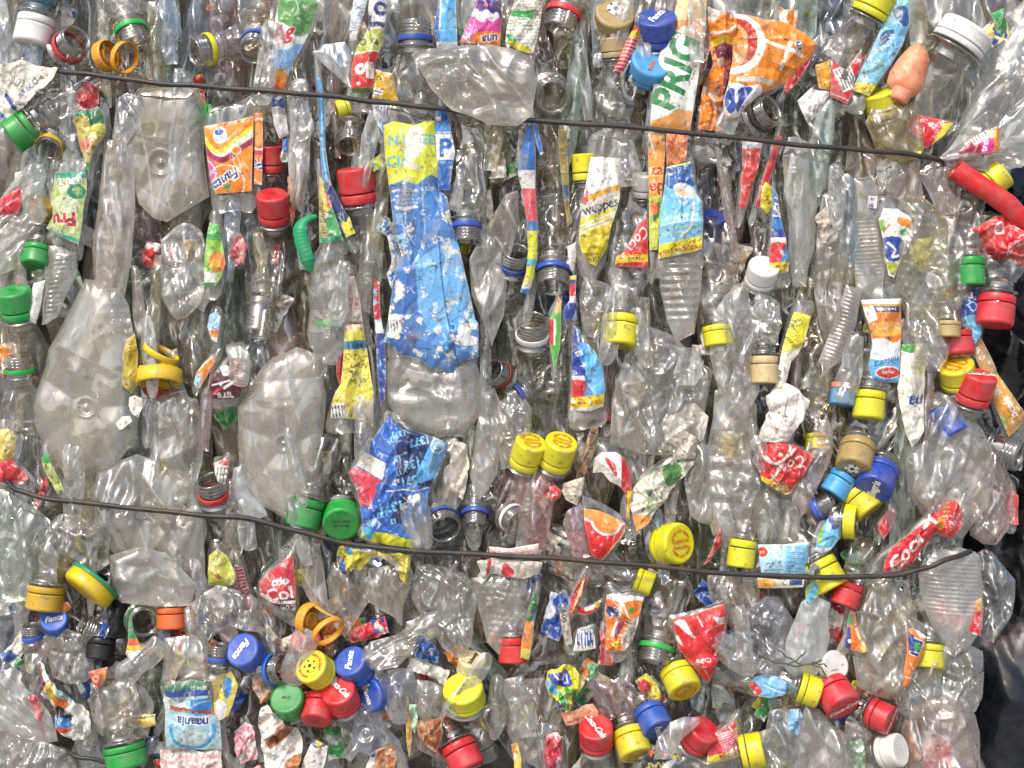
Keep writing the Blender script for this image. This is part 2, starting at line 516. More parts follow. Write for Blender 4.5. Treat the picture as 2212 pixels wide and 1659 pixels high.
def pillow(T, P, z, thick=22, amp=9, scale=60, mat=None, aniso=0.5, ax=pi / 2, step=4.0, name='body', smooth=True, seed=None, nub=None, ribs=None, k=26.0, dimp=None, tilt=(0, 0)):
    """a crushed bottle wall, front and back, inside a traced outline"""
    seed = T.seed if seed is None else seed
    if smooth: P = smooth_poly(P, 6)
    X, Y, D, F, _, _ = polygrid(P, step)
    H = thick * (1 - np.exp(-D / k))
    e = 1 - np.exp(-D / 10.0)
    c = crumple(X, Y, seed, amp, scale, aniso, ax) * (0.25 + 0.75 * e); crest = crumple.crest
    c = c + crumple(X, Y, seed + 9, amp * 0.16, scale * 0.4, 0.3, ax) * e
    extra = 0
    if nub:
        for (nx, ny, nr) in nub:
            d = np.hypot(X - nx, Y - ny) / nr
            extra = extra + 3.5 * np.exp(-((d - 1.0) / 0.13) ** 2) - 5 * np.exp(-(d / 0.8) ** 4) + 9 * np.exp(-(d / 0.26) ** 2)
            th = np.arctan2(Y - ny, X - nx)
            extra = extra + 8 * np.abs(np.sin(th * 2.5 + seed)) * np.clip((d - 1.3) / 2, 0, 1) * e
    if ribs:
        for (x0, y0, x1, y1, per, am) in ribs:
            L = np.hypot(x1 - x0, y1 - y0); u = ((X - x0) * (x1 - x0) + (Y - y0) * (y1 - y0)) / L
            win = np.clip(np.minimum(u, L - u) / per, 0, 1)
            extra = extra + am * np.sin(u * 2 * pi / per) * win * e
    if dimp is not None:
        u = (X + 7 * np.sin(Y / 31)) / dimp; v = (Y + 5 * np.sin(X / 27)) / (dimp * 0.87)
        off = (np.floor(v) % 2) * 0.5
        d = np.hypot(((u + off) % 1) - 0.5, ((v % 1) - 0.5) * 0.87)
        extra = extra + 3.2 * np.exp(-(d / 0.2) ** 2) * e
    tl = (X - X.mean()) * tilt[0] + (Y - Y.mean()) * tilt[1]
    n = len(X)
    front = np.stack([X, Y, z + H + c + extra + tl], 1)
    cb = crumple(X, Y, seed + 77, amp, scale, aniso, ax) * (0.25 + 0.75 * e)
    back = np.stack([X, Y, z - H * 0.8 + cb * e + tl - 1.0], 1)
    return T.part(name, np.vstack([front, back]), np.vstack([F, F[:, ::-1] + n]), mat or pet(), crest=np.concatenate([np.maximum(crest, 0.5 * np.exp(-D / 2.0)), crest * 0]))

def tube(T, pts, mat=None, amp=8, scale=50, nring=52, step=4.0, name='body', seed=None, ribs=None, pinch=0.5, close=(True, True), parent=None, ramp0=0):
    """a crushed bottle body swept along pts = (x, y, z, half width, half thickness)"""
    seed = T.seed if seed is None else seed
    pts = np.asarray(pts, float)
    L = np.hypot(np.diff(pts[:, 0]), np.diff(pts[:, 1])).sum() + 1e-3
    n = max(10, int(L / step))
    Q = catmull(pts, n)
    s = np.concatenate([[0], np.cumsum(np.linalg.norm(np.diff(Q[:, :3], axis=0), axis=1))])
    Tn = np.gradient(Q[:, :3], axis=0); Tn /= np.linalg.norm(Tn, axis=1)[:, None] + 1e-9
    Lt = np.cross(Tn, [0, 0, 1.0]); ln = np.linalg.norm(Lt, axis=1)
    Lt = np.where(ln[:, None] > 0.15, Lt, [1.0, 0, 0]); Lt /= np.linalg.norm(Lt, axis=1)[:, None]
    Nn = np.cross(Lt, Tn)
    th = np.linspace(0, 2 * pi, nring, endpoint=False)
    W, H = np.maximum(Q[:, 3], 1), np.maximum(Q[:, 4], 1)
    if close[1]:
        f = np.clip((s[-1] - s) / 26.0, 0.0, 1); W = W * (0.45 + 0.55 * np.sqrt(1 - (1 - f) ** 2)); H = H * (0.03 + 0.97 * np.sqrt(1 - (1 - f) ** 2))
    if close[0]:
        f = np.clip(s / 26.0, 0.0, 1); W = W * (0.45 + 0.55 * np.sqrt(1 - (1 - f) ** 2)); H = H * (0.03 + 0.97 * np.sqrt(1 - (1 - f) ** 2))
    c, sn = np.cos(th)[None], np.sin(th)[None]
    a = W[:, None] * c; b = H[:, None] * sn * (np.abs(sn) ** pinch)
    SS = np.repeat(s[:, None], nring, 1)
    env = np.minimum(1, np.minimum(SS / 18.0, (s[-1] - SS) / 18.0)) if close[0] else np.clip((SS - ramp0) / 50.0, 0, 1) * np.minimum(1, (s[-1] - SS) / 18.0)
    env = np.clip(env, 0, 1)
    am = np.minimum(amp, W[:, None] * 0.35)
    c0 = crumple(SS, a + sn * 40, seed, amp, scale, 0.75, 0.0); crest = crumple.crest * env
    d = am / max(amp, 1e-6) * (c0 + crumple(SS, a + sn * 40, seed + 3, amp * 0.4, scale * 0.35, 0.2)) * env
    e = crumple(SS, th[None] * 20 + 0 * SS, seed + 31, amp * 0.5, scale * 1.4, 0.0) * env * np.minimum(1, W[:, None] / 30)
    if ribs:
        for (r0, r1, per, ra) in ribs:
            win = np.clip(np.minimum(SS / s[-1] - r0, r1 - SS / s[-1]) * 30, 0, 1)
            d = d + ra * np.sin(SS * 2 * pi / per) * win
    a = a * (1 + e / np.maximum(W[:, None], 12) * 0.6)
    b = b + d * (np.sign(sn) * 0.5 + 0.5 + 0.5 * (sn < 0)) * np.where(sn < 0, 0.8, 1)
    P = Q[:, None, :3] + Lt[:, None] * a[..., None] + Nn[:, None] * b[..., None] * np.sign(Nn[:, 2:3])[:, None]
    return T.part(name, P.reshape(-1, 3), gridfaces(n, nring, True), mat or pet(), parent=parent, crest=crest)

def frame(ang, tilt):
    a, t = radians(ang), radians(tilt)
    d = np.array([cos(a) * cos(t), -sin(a) * cos(t), sin(t)])
    u = np.array([-sin(a), -cos(a), 0.0])          # sideways in the picture, turned +90 from d
    v = np.cross(d, u)
    return d, u, v

def lathe(T, org, fr, prof, seg, mat, name, parent=None, mod=None, squash=1.0, cap_end=False):
    """prof = (radius, height) along the axis fr[0]; mod(r, h, theta) -> radius"""
    prof = np.asarray(prof, float)
    th = np.linspace(0, 2 * pi, seg, endpoint=False)
    R = np.repeat(prof[:, :1], seg, 1); Hh = np.repeat(prof[:, 1:2], seg, 1); TH = np.repeat(th[None], len(prof), 0)
    if mod is not None: R, Hh = mod(R, Hh, TH)
    d, u, v = fr
    P = np.array(org)[None, None] + Hh[..., None] * d + (R * np.cos(TH))[..., None] * u + (R * np.sin(TH) * squash)[..., None] * v
    return T.part(name, P.reshape(-1, 3), gridfaces(len(prof), seg, True), mat, parent=parent)

def flat_text(T, par, org, fr, s, R, col, h=0.3, spin=0, at=(0, 0), ring=None, bold=0.02, shear=0.0, sx=1.0, lift=1.2):
    """print on a cap top; ring = radius fraction for lettering that runs round the rim"""
    V, Tt = textmesh(s, bold, shear)
    if len(V) == 0: return None
    k = h * R / 0.7
    x, y = V[:, 0] * k * sx, V[:, 1] * k
    a = radians(spin)
    if ring:
        rr = ring * R + y; an = a - x / (ring * R)
        x, y = rr * np.cos(an), rr * np.sin(an)
    else:
        x, y = x * cos(a) - y * sin(a), x * sin(a) + y * cos(a)
        x, y = x + at[0] * R, y + at[1] * R
    return (x, y, Tt, lift)

def top_basis(fr):
    """picture-like axes on the face of a cap: right and up as seen by the viewer"""
    d, u, v = fr
    up = np.array([0, -1.0, 0]) - d * np.dot([0, -1.0, 0], d)
    if np.linalg.norm(up) < 0.15: up = np.array([1.0, 0, 0]) - d * d[0]
    up /= np.linalg.norm(up)
    rt = np.cross(d, up)
    if rt[0] < 0 and abs(rt[0]) > 0.05: rt = -rt
    return rt, up

def print_on(T, par, org, fr, items, R, col):
    """items = list of (verts x, verts y, tris, lift) joined in one print mesh per colour"""
    rt, up = top_basis(fr); d = fr[0]
    Ps, Fs, n = [], [], 0
    for it in items:
        if it is None: continue
        x, y, Tt, lf = it
        Ps.append(np.array(org)[None] + x[:, None] * rt + y[:, None] * up + d * lf)
        Fs.append(Tt + n); n += len(x)
    if not Ps: return
    return T.part('print', np.vstack(Ps), np.vstack(Fs), plastic(col, 0.5, 0.1), parent=par, smooth=False)

def disc_shape(cx, cy, r, R, n=20, r2=0.0, lift=1.2, poly=None):
    if poly is not None:
        P = np.asarray(poly, float) * R
        c = P.mean(0)
        V = np.vstack([c, P]); m = len(P)
        T_ = np.array([(0, i + 1, (i + 1) % m + 1) for i in range(m)])
        return (V[:, 0], V[:, 1], T_, lift)
    t = np.linspace(0, 2 * pi, n, endpoint=False)
    if r2 <= 0:
        V = np.vstack([[cx, cy], np.stack([cx + r * np.cos(t), cy + r * np.sin(t)], 1)]) * R
        T_ = np.array([(0, i + 1, (i + 1) % n + 1) for i in range(n)])
    else:
        V = np.vstack([np.stack([cx + r * np.cos(t), cy + r * np.sin(t)], 1), np.stack([cx + r2 * np.cos(t), cy + r2 * np.sin(t)], 1)]) * R
        T_ = np.array([(i, (i + 1) % n, n + i) for i in range(n)] + [((i + 1) % n, n + (i + 1) % n, n + i) for i in range(n)])
    return (V[:, 0], V[:, 1], T_, lift)

def football(R, cx=0.0, cy=0.0, r=0.5, dark='222222'):
    items = [disc_shape(cx, cy, r, R, 24, lift=1.0)]
    bl = []
    def pent(px, py, pr, rot): return disc_shape(0, 0, 0, R, lift=1.5, poly=[(px + pr * cos(rot + i * 2 * pi / 5), py + pr * sin(rot + i * 2 * pi / 5)) for i in range(5)])
    bl.append(pent(cx, cy, r * 0.33, pi / 2))
    for i in range(5):
        a = pi / 2 + pi / 5 + i * 2 * pi / 5
        bl.append(pent(cx + r * 0.82 * cos(a), cy + r * 0.82 * sin(a), r * 0.2, a))
    return items, bl

def cap(T, x, y, r, ang, tilt, col, z=40, h=1.35, gap=True, knurl=True, prints=None, stamp=None, dirt=0.45, ring=True, ringcol=None, wide=1.0, body=True, bodykw=None):
    """a screw cap centred at x, y; ang/tilt = the way its top points; prints = list of (colour, [items]) built by fn(R)"""
    fr = frame(ang, tilt); d = fr[0]
    H = h * r
    org = np.array([x, y, z]) - d * H * 0.5
    hb = 0.26 * H if ring else 0.0
    seg = 120
    m = plastic(col, 0.36, dirt)
    g = 0.045 * H if gap else 0.0
    bev = 0.16 * r
    prof = [(r * 0.80, hb + g), (r * 0.985, hb + g), (r * 1.0, hb + g + 1.0)]
    for q in np.linspace(0.08, 1, 14): prof.append((r, hb + g + 1.0 + (H - bev - hb - g - 1.0) * q))
    for q in np.linspace(0.15, 1, 6): prof.append((r - bev * (1 - cos(q * pi / 2)), H - bev + bev * sin(q * pi / 2)))
    prof += [(r * 0.8, H - 0.3), (r * 0.5, H - 0.6), (r * 0.2, H - 0.8), (0.01, H - 0.8)]
    def mod(R, Hh, TH):
        if knurl:
            k = (R > r * 0.99) & (Hh > hb + g + 0.12 * H) & (Hh < H - bev * 1.05)
            R = R - k * 0.022 * r * (np.cos(TH * 60) > 0)
        return R, Hh
    c = lathe(T, org, fr, prof, seg, m, 'cap', mod=mod)
    if ring:
        rp = [(r * 0.8, 0), (r * 0.98, 0), (r * 1.0, 1.0), (r * 1.005, hb * 0.5), (r * 1.0, hb - 0.8), (r * 0.98, hb), (r * 0.8, hb)]
        lathe(T, org, fr, rp, 64, plastic(ringcol or col, 0.36, dirt), 'tamper_ring')
    top = org + d * H
    if prints:
        for pc, items in prints(r): print_on(T, c, top, fr, items, r, pc)
    if stamp:
        s_, spin, at = stamp
        items = []
        for i, line in enumerate(s_.split('\n')):
            off = 0.28 * ((len(s_.split('\n')) - 1) / 2 - i)
            a = radians(spin)
            items.append(flat_text(T, c, top, fr, line, r, '000000', h=0.16, spin=spin, at=(at[0] - off * sin(a), at[1] + off * cos(a)), bold=0.01))
        print_on(T, c, top, fr, items, r, '2c2a20')
    # the neck under the cap
    np_ = [(r * 0.84, 4), (r * 0.84, -0.10 * r), (r * 1.08, -0.12 * r), (r * 1.1, -0.17 * r), (r * 1.08, -0.22 * r), (r * 0.84, -0.24 * r), (r * 0.82, -0.42 * r), (r * 0.84, -0.6 * r)]
    lathe(T, org, fr, np_, 48, pet(haze=0.10, fres=0.14), 'neck')
    if body:
        kw = dict(L=230, w=52, t=24)
        kw.update(bodykw or {})
        shoulder(T, org - d * 0.5 * r, fr, r * 0.84, **kw)
    return c

def shoulder(T, org, fr, r0, L=230, w=52, t=24, bend=0, tint=None, amp=8, ribs=None, deep=-0.25, scale=50, haze=0.22, dirt='8a8176', lmax=None):
    d = fr[0]
    a = math.atan2(-d[1], d[0]) if math.hypot(d[0], d[1]) > 0.2 else pi / 2
    pts = [(org[0], org[1], org[2], r0, r0)]
    p = np.array(org, float)
    st = [0.12, 0.18, 0.3, 0.4]
    dz = -d[2]
    dirn = a + pi
    for i, q in enumerate(st):
        dirn += radians(bend) / 4
        f = i / 3
        hz = math.cos(math.asin(max(-1, min(1, dz)))) if i == 0 else 1.0
        step = L * q
        p = p + np.array([cos(dirn) * step * (0.5 + 0.5 * hz if i == 0 else 1), -sin(dirn) * step * (0.5 + 0.5 * hz if i == 0 else 1), min(dz, 0) * step * (0.9, 0.5, 0.15, 0)[i] + deep * step * 0.5])
        wt = (0.75, 1.0, 1.05, 0.9)[i]
        pts.append((p[0], p[1], p[2], max(r0 * 0.9, w * wt) if i else (r0 + w * 0.5) / 1.5, max(6, (r0 * 0.7, t, t, t * 0.8)[i])))
    tube(T, pts, pet(tint or 'f2efe8', dirt, haze), amp=amp, scale=scale, close=(False, True), ribs=ribs)

def neck(T, x, y, r, ang, tilt, ring=None, z=45, length=1.65, squash=1.0, tint='f0eee9', haze=0.10, body=True, bodykw=None, dirt='8a8176', ringpos=(0.16, 0.46), fres=0.13, threads=True, lastring=True):
    """an open bottle neck; x, y = centre of the mouth, r = its outer radius"""
    fr = frame(ang, tilt); d = fr[0]
    Hn = length * r
    org = np.array([x, y, z]) - d * Hn
    prof = [(r * 1.02, -0.55 * r), (r * 1.0, -0.3 * r), (r * 1.0, -0.16 * r), (r * 1.28, -0.13 * r), (r * 1.31, -0.07 * r), (r * 1.28, 0), (r * 1.0, 0.03 * r)]
    for q in np.linspace(0.06, 0.93, 46): prof.append((r, Hn * q))
    prof += [(r * 0.99, Hn * 0.96), (r * 0.95, Hn * 0.995), (r * 0.88, Hn), (r * 0.83, Hn * 0.98), (r * 0.81, Hn * 0.8), (r * 0.81, Hn * 0.4), (r * 0.82, 0), (r * 0.85, -0.4 * r)]
    z0, z1 = 0.50 * Hn, 0.90 * Hn
    pitch = 0.135 * Hn
    def mod(R, Hh, TH):
        if not threads: return R, Hh
        k = (R > r * 0.97) & (R < r * 1.01) & (Hh > z0) & (Hh < z1)
        ph = (Hh - z0 - pitch * TH / (2 * pi)) / pitch
        rd = np.exp(-(((ph % 1) - 0.5) / 0.2) ** 2) * (np.abs(np.sin(TH * 2)) > 0.16)
        return R + k * rd * 0.085 * r, Hh
    nk = lathe(T, org, fr, prof, 96, pet(tint, dirt, haze, 0.06, fres), 'neck', mod=mod, squash=squash)
    if ring:
        a, b = ringpos[0] * Hn, ringpos[1] * Hn * 0.85
        rp = [(r * 1.04, a), (r * 1.14, a), (r * 1.155, a + 1), (r * 1.155, b - 1), (r * 1.14, b), (r * 1.04, b), (r * 1.02, (a + b) / 2), (r * 1.04, a)]
        lathe(T, org, fr, rp, 72, plastic(ring, 0.36, 0.35), 'tamper_ring', squash=squash)
    if body:
        kw = dict(L=220, w=50, t=24)
        kw.update(bodykw or {})
        shoulder(T, org - d * 0.4 * r, fr, r * 1.0, **kw)
    return nk

def wirecurve(T, pts, r, mat, name='wire', seed=3, wob=0.8, seg=14):
    Q = catmull(np.array(pts, float), len(pts) * 26)
    n = len(Q)
    rr = np.random.RandomState(seed)
    t = np.arange(n)
    Q[:, 1] += wob * np.sin(t * 0.19 + rr.rand() * 6) + wob * 0.7 * np.sin(t * 0.07)
    Tn = np.gradient(Q, axis=0); Tn /= np.linalg.norm(Tn, axis=1)[:, None]
    A = np.cross(Tn, [0, 0, 1.0]); A /= np.linalg.norm(A, axis=1)[:, None]
    B = np.cross(A, Tn)
    th = np.linspace(0, 2 * pi, seg, endpoint=False)
    P = Q[:, None] + r * (np.cos(th)[None, :, None] * A[:, None] + np.sin(th)[None, :, None] * B[:, None])
    o = T.part(name, P.reshape(-1, 3), gridfaces(n, seg, True), mat)
    return o

# ================================================================ the setting: what the bale stands against
def wood(poly, expand=1.0): return poly

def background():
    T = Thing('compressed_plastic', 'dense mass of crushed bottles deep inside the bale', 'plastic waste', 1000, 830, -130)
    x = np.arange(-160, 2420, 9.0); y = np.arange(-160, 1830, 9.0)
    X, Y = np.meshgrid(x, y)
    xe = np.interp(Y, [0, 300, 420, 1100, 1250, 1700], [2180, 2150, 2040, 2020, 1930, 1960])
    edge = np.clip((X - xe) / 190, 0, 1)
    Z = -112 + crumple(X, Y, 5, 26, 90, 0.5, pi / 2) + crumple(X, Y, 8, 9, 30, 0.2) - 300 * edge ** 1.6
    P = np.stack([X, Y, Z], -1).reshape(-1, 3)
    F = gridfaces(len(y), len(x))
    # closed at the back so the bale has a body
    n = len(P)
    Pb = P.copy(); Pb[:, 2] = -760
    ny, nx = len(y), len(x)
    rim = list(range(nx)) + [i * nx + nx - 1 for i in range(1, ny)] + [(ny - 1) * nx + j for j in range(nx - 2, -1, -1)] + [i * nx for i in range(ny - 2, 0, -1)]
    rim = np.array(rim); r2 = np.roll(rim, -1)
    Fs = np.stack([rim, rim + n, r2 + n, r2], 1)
    o = T.part('bale_core', np.vstack([P, Pb]), np.vstack([F, F[:, ::-1] + n, Fs]), plastic('3c362c', 0.45, 0.6, 'shaded_core'))  # dark brown puts the shade of the gaps into the core colour
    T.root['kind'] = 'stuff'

def tarp(label, P, z, col, seed, amp=26, scale=110, rough=0.22):
    T = Thing('plastic_sack', label, 'sack', P[0][0], P[0][1], z)
    T.seed = seed
    m = plastic(col, rough, 0.1, 'black_plastic')
    pillow(T, P, z, thick=70, amp=amp, scale=scale, mat=m, aniso=0.3, step=6, k=70, name='sack')

def bounce_ground():  # unseen ground sheet, added to bounce light up onto the bale
    me = bpy.data.meshes.new('bounce_ground'); W = 60.0
    me.from_pydata([(-W, -W, -0.62), (W, -W, -0.62), (W, W, -0.62), (-W, W, -0.62)], [], [(0, 1, 2, 3)])
    m = bpy.data.materials.new('bounce_surface'); t, N, L = nodes(m)
    co = N('ShaderNodeTexCoord').outputs['Object']; p = N('ShaderNodeBsdfPrincipled')
    L(mixc(t, ramp(t, noise(t, 3, 6, 0.6, co), 0.35, 0.7), (0.36, 0.35, 0.33, 1), (0.27, 0.26, 0.24, 1)), p.inputs['Base Color']); p.inputs['Roughness'].default_value = 0.8
    o_ = N('ShaderNodeOutputMaterial'); L(p.outputs[0], o_.inputs[0]); me.materials.append(m)
    o = bpy.data.objects.new('bounce_ground', me); S.collection.objects.link(o); o['kind'] = 'structure'
bounce_ground()
background()
tarp('large dark sack with blue sheen at the lower right edge beside the bale', [(2040, 1360), (2230, 1310), (2420, 1420), (2420, 1760), (2120, 1780), (2020, 1660)], -260, '0e1722', 11, amp=20, scale=200, rough=0.26)
tarp('black sack behind the bulging bottle bottoms, above the blue sheened sack', [(2060, 1130), (2200, 1090), (2420, 1080), (2420, 1440), (2200, 1420), (2060, 1380)], -300, '090b0e', 12, amp=30, scale=110, rough=0.3)
tarp('dark blue black sack glimpsed behind the gold and green wrapper', [(2120, 690), (2300, 640), (2420, 700), (2420, 1100), (2220, 1120), (2130, 960)], -290, '0b0d12', 13)
tarp('dark blue sack behind the yellow cap and the red hose', [(2100, 330), (2300, 300), (2420, 420), (2400, 720), (2200, 700), (2120, 520)], -290, '141c2c', 14)
tarp('long black sheet lying under everything at the lower right', [(2000, 1500), (2420, 1560), (2420, 1900), (2000, 1900)], -420, '0a0c10', 15, amp=40)

# ================================================================ deep filling: bottles wedged behind the front ones
FILL = 'crushed clear bottles wedged in the depth of the bale'
PETS = [dict(fres=0.10, tint='f9f7f2', dirt='c2bcb0', haze=0.24), dict(fres=0.10, tint='fafaf8', dirt='ccc9c2', haze=0.17), dict(fres=0.10, tint='f6f1e6', dirt='b8ac98', haze=0.32),
        dict(fres=0.10, tint='f4f8fa', dirt='c6cacc', haze=0.18), dict(fres=0.10, tint='f2efe8', dirt='a8a092', haze=0.42), dict(fres=0.10, tint='f6faf6', dirt='ccc8be', haze=0.20),
        dict(fres=0.10, tint='e2eee4', dirt='bcc4b8', haze=0.2), dict(fres=0.10, tint='e4ecf6', dirt='bcc2cc', haze=0.18), dict(fres=0.10, tint='f4e4e4', dirt='c8b8b4', haze=0.22), dict(fres=0.10, tint='f4f0dc', dirt='c4bc9c', haze=0.22)]
FB = random.Random(4)
def filler(x, y, z, ang, L, w, t, k, label='clear crushed bottle without cap or wrapper, wedged deep among the others', amp=9, scale=60, ribs=None, group=FILL, step=5.0, T=None):
    T = T or Thing('crushed_bottle', label, 'bottle', x, y, z, group)
    T.seed = FB.randrange(1 << 20)
    a = radians(ang); dx, dy = cos(a), -sin(a); nx, ny = -dy, dx
    left, right = [], []
    m = FB.choice([4, 5, 6])
    for i in range(m):
        q = -0.5 + i / (m - 1) + FB.uniform(-0.05, 0.05)
        e = 0.62 if i in (0, m - 1) else 1.0
        wl, wr = w * e * FB.uniform(0.65, 1.2), w * e * FB.uniform(0.65, 1.2)
        left.append((x + dx * L * q + nx * wl, y + dy * L * q + ny * wl)); right.append((x + dx * L * q - nx * wr, y + dy * L * q - ny * wr))
    P = left + right[::-1]
    rb = None
    if FB.random() < 0.22:
        q = FB.uniform(-0.4, 0.1)
        rb = [(x + dx * L * q, y + dy * L * q, x + dx * L * (q + 0.3), y + dy * L * (q + 0.3), FB.uniform(9, 13), 1.6)]
    P = np.array(smooth_poly(P, 3) if FB.random() < 0.5 else P)
    pillow(T, P, z, thick=t, amp=amp, scale=scale * FB.uniform(0.8, 1.4), mat=pet(**PETS[k % len(PETS)]), aniso=FB.uniform(0.55, 0.9), ax=-a, step=step, smooth=False, ribs=rb, k=FB.uniform(9, 18), tilt=(FB.uniform(-0.15, 0.15), FB.uniform(-0.05, 0.05)))
    return T

def fill():
    n = 0
    T = Thing('packed_bottles', 'uncounted clear crushed bottles packed behind the front layer of the bale', 'plastic waste', 1106, 829, -50)
    T.root['kind'] = 'stuff'
    T.bin = bin_ = []
    for row in range(6):
        y = 60 + row * 290
        x = -30
        while x < 2220:
            w = FB.uniform(30, 58)
            yy = y + FB.uniform(-100, 100)
            lim = np.interp(yy, [0, 300, 420, 1100, 1250, 1700], [2230, 2200, 2110, 2090, 2010, 2040])
            if x < lim:
                lower = yy > 1280
                filler(x + w, yy, FB.uniform(-70, -36) - (70 if x > lim - 120 else 0), 90 + (FB.uniform(-38, 38) if lower else FB.uniform(-8, 8)), FB.uniform(300, 480), w, FB.uniform(12, 24), n, amp=12, scale=78, T=T)
            x += w * 1.5; n += 1
    merged(T, 'bottle_mass', bin_)
fill()
print("deep", len(bpy.data.objects))

# ================================================================ wires
Tw = Thing('baling_wire', 'upper dark steel wire strapped across the bale under the top row of caps', 'wire', 1000, 230, 62, 'steel wires that bind the bale')
wirecurve(Tw, [(112, 148, 40), (150, 155, 58), (230, 166, 66), (330, 180, 66), (440, 187, 68), (560, 197, 68), (690, 207, 68), (800, 219, 66), (900, 230, 68), (985, 240, 64), (1060, 250, 50), (1150, 260, 60), (1300, 272, 70), (1500, 290, 72), (1700, 311, 70), (1850, 324, 66), (1950, 332, 62), (2020, 340, 50), (2070, 352, 10)], 5.6, metal(), 'wire', 3)
Tw = Thing('baling_wire', 'lower dark steel wire curving across the bale below the green caps', 'wire', 1000, 1190, 62, 'steel wires that bind the bale')
wirecurve(Tw, [(-14, 1025, 10), (10, 1044, 40), (40, 1060, 60), (110, 1078, 66), (250, 1092, 68), (420, 1111, 70), (540, 1121, 70), (650, 1148, 70), (770, 1176, 70), (900, 1190, 71), (1100, 1200, 72), (1220, 1206, 72), (1400, 1222, 72), (1600, 1240, 70), (1800, 1245, 70), (1930, 1242, 66), (2000, 1227, 62), (2050, 1208, 56), (2110, 1196, 20)], 5.6, metal(), 'wire', 8)
Tw = Thing('baling_wire', 'short dark wire end showing at the bottom edge left of the green cap', 'wire', 200, 1645, 50, 'steel wires that bind the bale')
wirecurve(Tw, [(120, 1622, 10), (160, 1634, 44), (210, 1644, 46), (270, 1662, 40), (330, 1690, 20)], 4.4, metal(), 'wire', 9)

# ================================================================ helpers for the front layer
def clear_group(k): return None
def lighter(h, k=0.18):
    v = [min(255, int(int(h[i:i + 2], 16) * (1 - k) + 255 * k)) for i in (0, 2, 4)]
    return '%02x%02x%02x' % tuple(v)

def pb(label, P, z=14, thick=16, amp=8, scale=80, haze=0.2, dirt='c6c1b6', tint='faf9f6', aniso=0.6, ax=pi / 2, fres=0.10, rough=0.10, group=None, name='crushed_bottle', **kw):
    P = np.asarray(P, float)
    T = Thing(name, label, 'bottle', P[:, 0].mean(), P[:, 1].mean(), z, group)
    if kw.get('smooth', True) and len(P) < 40:
        r = np.random.RandomState(T.seed)
        Q = smooth_poly(P, 2)
        Q[1::2] = Q[1::2] * 0.6 + 0.4 * (P + np.roll(P, -1, 0)) / 2
        P = Q + r.randn(*Q.shape) * 3.5
    kw['smooth'] = False
    kw.setdefault('step', 3.2)
    dirt = lighter(dirt)
    area = np.ptp(P[:, 0]) * np.ptp(P[:, 1])
    big_ = min(1.0, area / 60000)
    haze = haze * (1.0 + 0.1 * big_) + 0.06
    pillow(T, P, z, thick=thick, amp=amp * (1.15 + 0.2 * big_), scale=scale * (0.9 + 0.25 * big_), mat=pet(tint, dirt, haze, rough, fres), aniso=aniso, ax=ax, **kw)
    return T

def cb(label, x, y, r, ang, tilt, col, z=34, group=None, **kw):
    T = Thing('capped_bottle', label, 'bottle', x, y, z, group)
    cap(T, x, y, r, ang, tilt, col, z=z, **kw)
    return T

def nb(label, x, y, r, ang, tilt, ring=None, z=44, group=None, **kw):
    T = Thing('open_bottle', label, 'bottle', x, y, z, group)
    neck(T, x, y, r, ang, tilt, ring=ring, z=z, **kw)
    return T

def grow(P, along=1.4, across=1.1):
    P = np.asarray(P, float); c = P.mean(0)
    w_, v_ = np.linalg.eigh(np.cov((P - c).T))
    q = (P - c) @ v_
    q[:, 1] *= along; q[:, 0] *= across
    return q @ v_.T + c, math.atan2(v_[1, 1], v_[0, 1])

def lb(label, P, ops, z=34, body=True, along=1.4, across=1.12, haze=0.2, name='labelled_bottle', cat='bottle', group=None, bz=None, bthick=12, bamp=6, parts=None, **kw):
    """a bottle that still wears its printed wrapper"""
    P = np.asarray(P, float)
    T = Thing(name, label, cat, P[:, 0].mean(), P[:, 1].mean(), z, group)
    if body:
        G, ax = grow(P, along, across)
        if len(G) > 9: G = G[::max(1, len(G) // 9)]
        pillow(T, smooth_poly(G, 4), (z - 20 if bz is None else bz), thick=bthick, amp=bamp, scale=70, mat=pet('faf9f6', 'c6c1b6', haze), aniso=0.7, ax=ax, smooth=False, step=4.5, k=14)
    kw.setdefault('amp', 3.2); kw.setdefault('scale', 60)
    sheet(T, P, z, ops, name='label' if name != 'torn_wrapper' else 'print_film', **kw)
    return T

def scrap(label, P, ops, z=38, **kw):
    return lb(label, P, ops, z=z, body=False, name='torn_wrapper', cat='wrapper', **kw)

YEL, RED, GRN, BLU, LBL, GLD, WHT, ORG = 'dcd410', 'cf2026', '12963a', '1f4fae', '4fa4dc', 'a8925c', 'e9e7e2', 'efa322'
def pr_text(ang, tilt, s, col='f2f0ec', h=0.34, spin=0, at=(0, 0), shear=0.35, sx=1.0, bold=0.03):
    fr = frame(ang, tilt)
    return lambda R: [(col, [flat_text(None, None, None, fr, s, R, '', h=h, spin=spin, at=at, shear=shear, sx=sx, bold=bold)])]
def pr_ring(spin=0, at=(0.0, 0.0)):
    """rim lettering with two words in the middle, red on yellow"""
    def f(R):
        it = [flat_text(None, None, None, None, 'cauta sub capac', R, '', h=0.17, spin=90 + spin, ring=0.62, bold=0.02),
              flat_text(None, None, None, None, 'cauta sub capac', R, '', h=0.17, spin=270 + spin, ring=0.62, bold=0.02),
              flat_text(None, None, None, None, 'CokeLive', R, '', h=0.2, spin=spin, at=(-0.13 * sin(radians(spin)), 0.13 * cos(radians(spin))), bold=0.02),
              flat_text(None, None, None, None, 'Peninsular', R, '', h=0.17, spin=spin, at=(0.16 * sin(radians(spin)), -0.16 * cos(radians(spin))), bold=0.02)]
        return [('c8541e', it)]
    return f
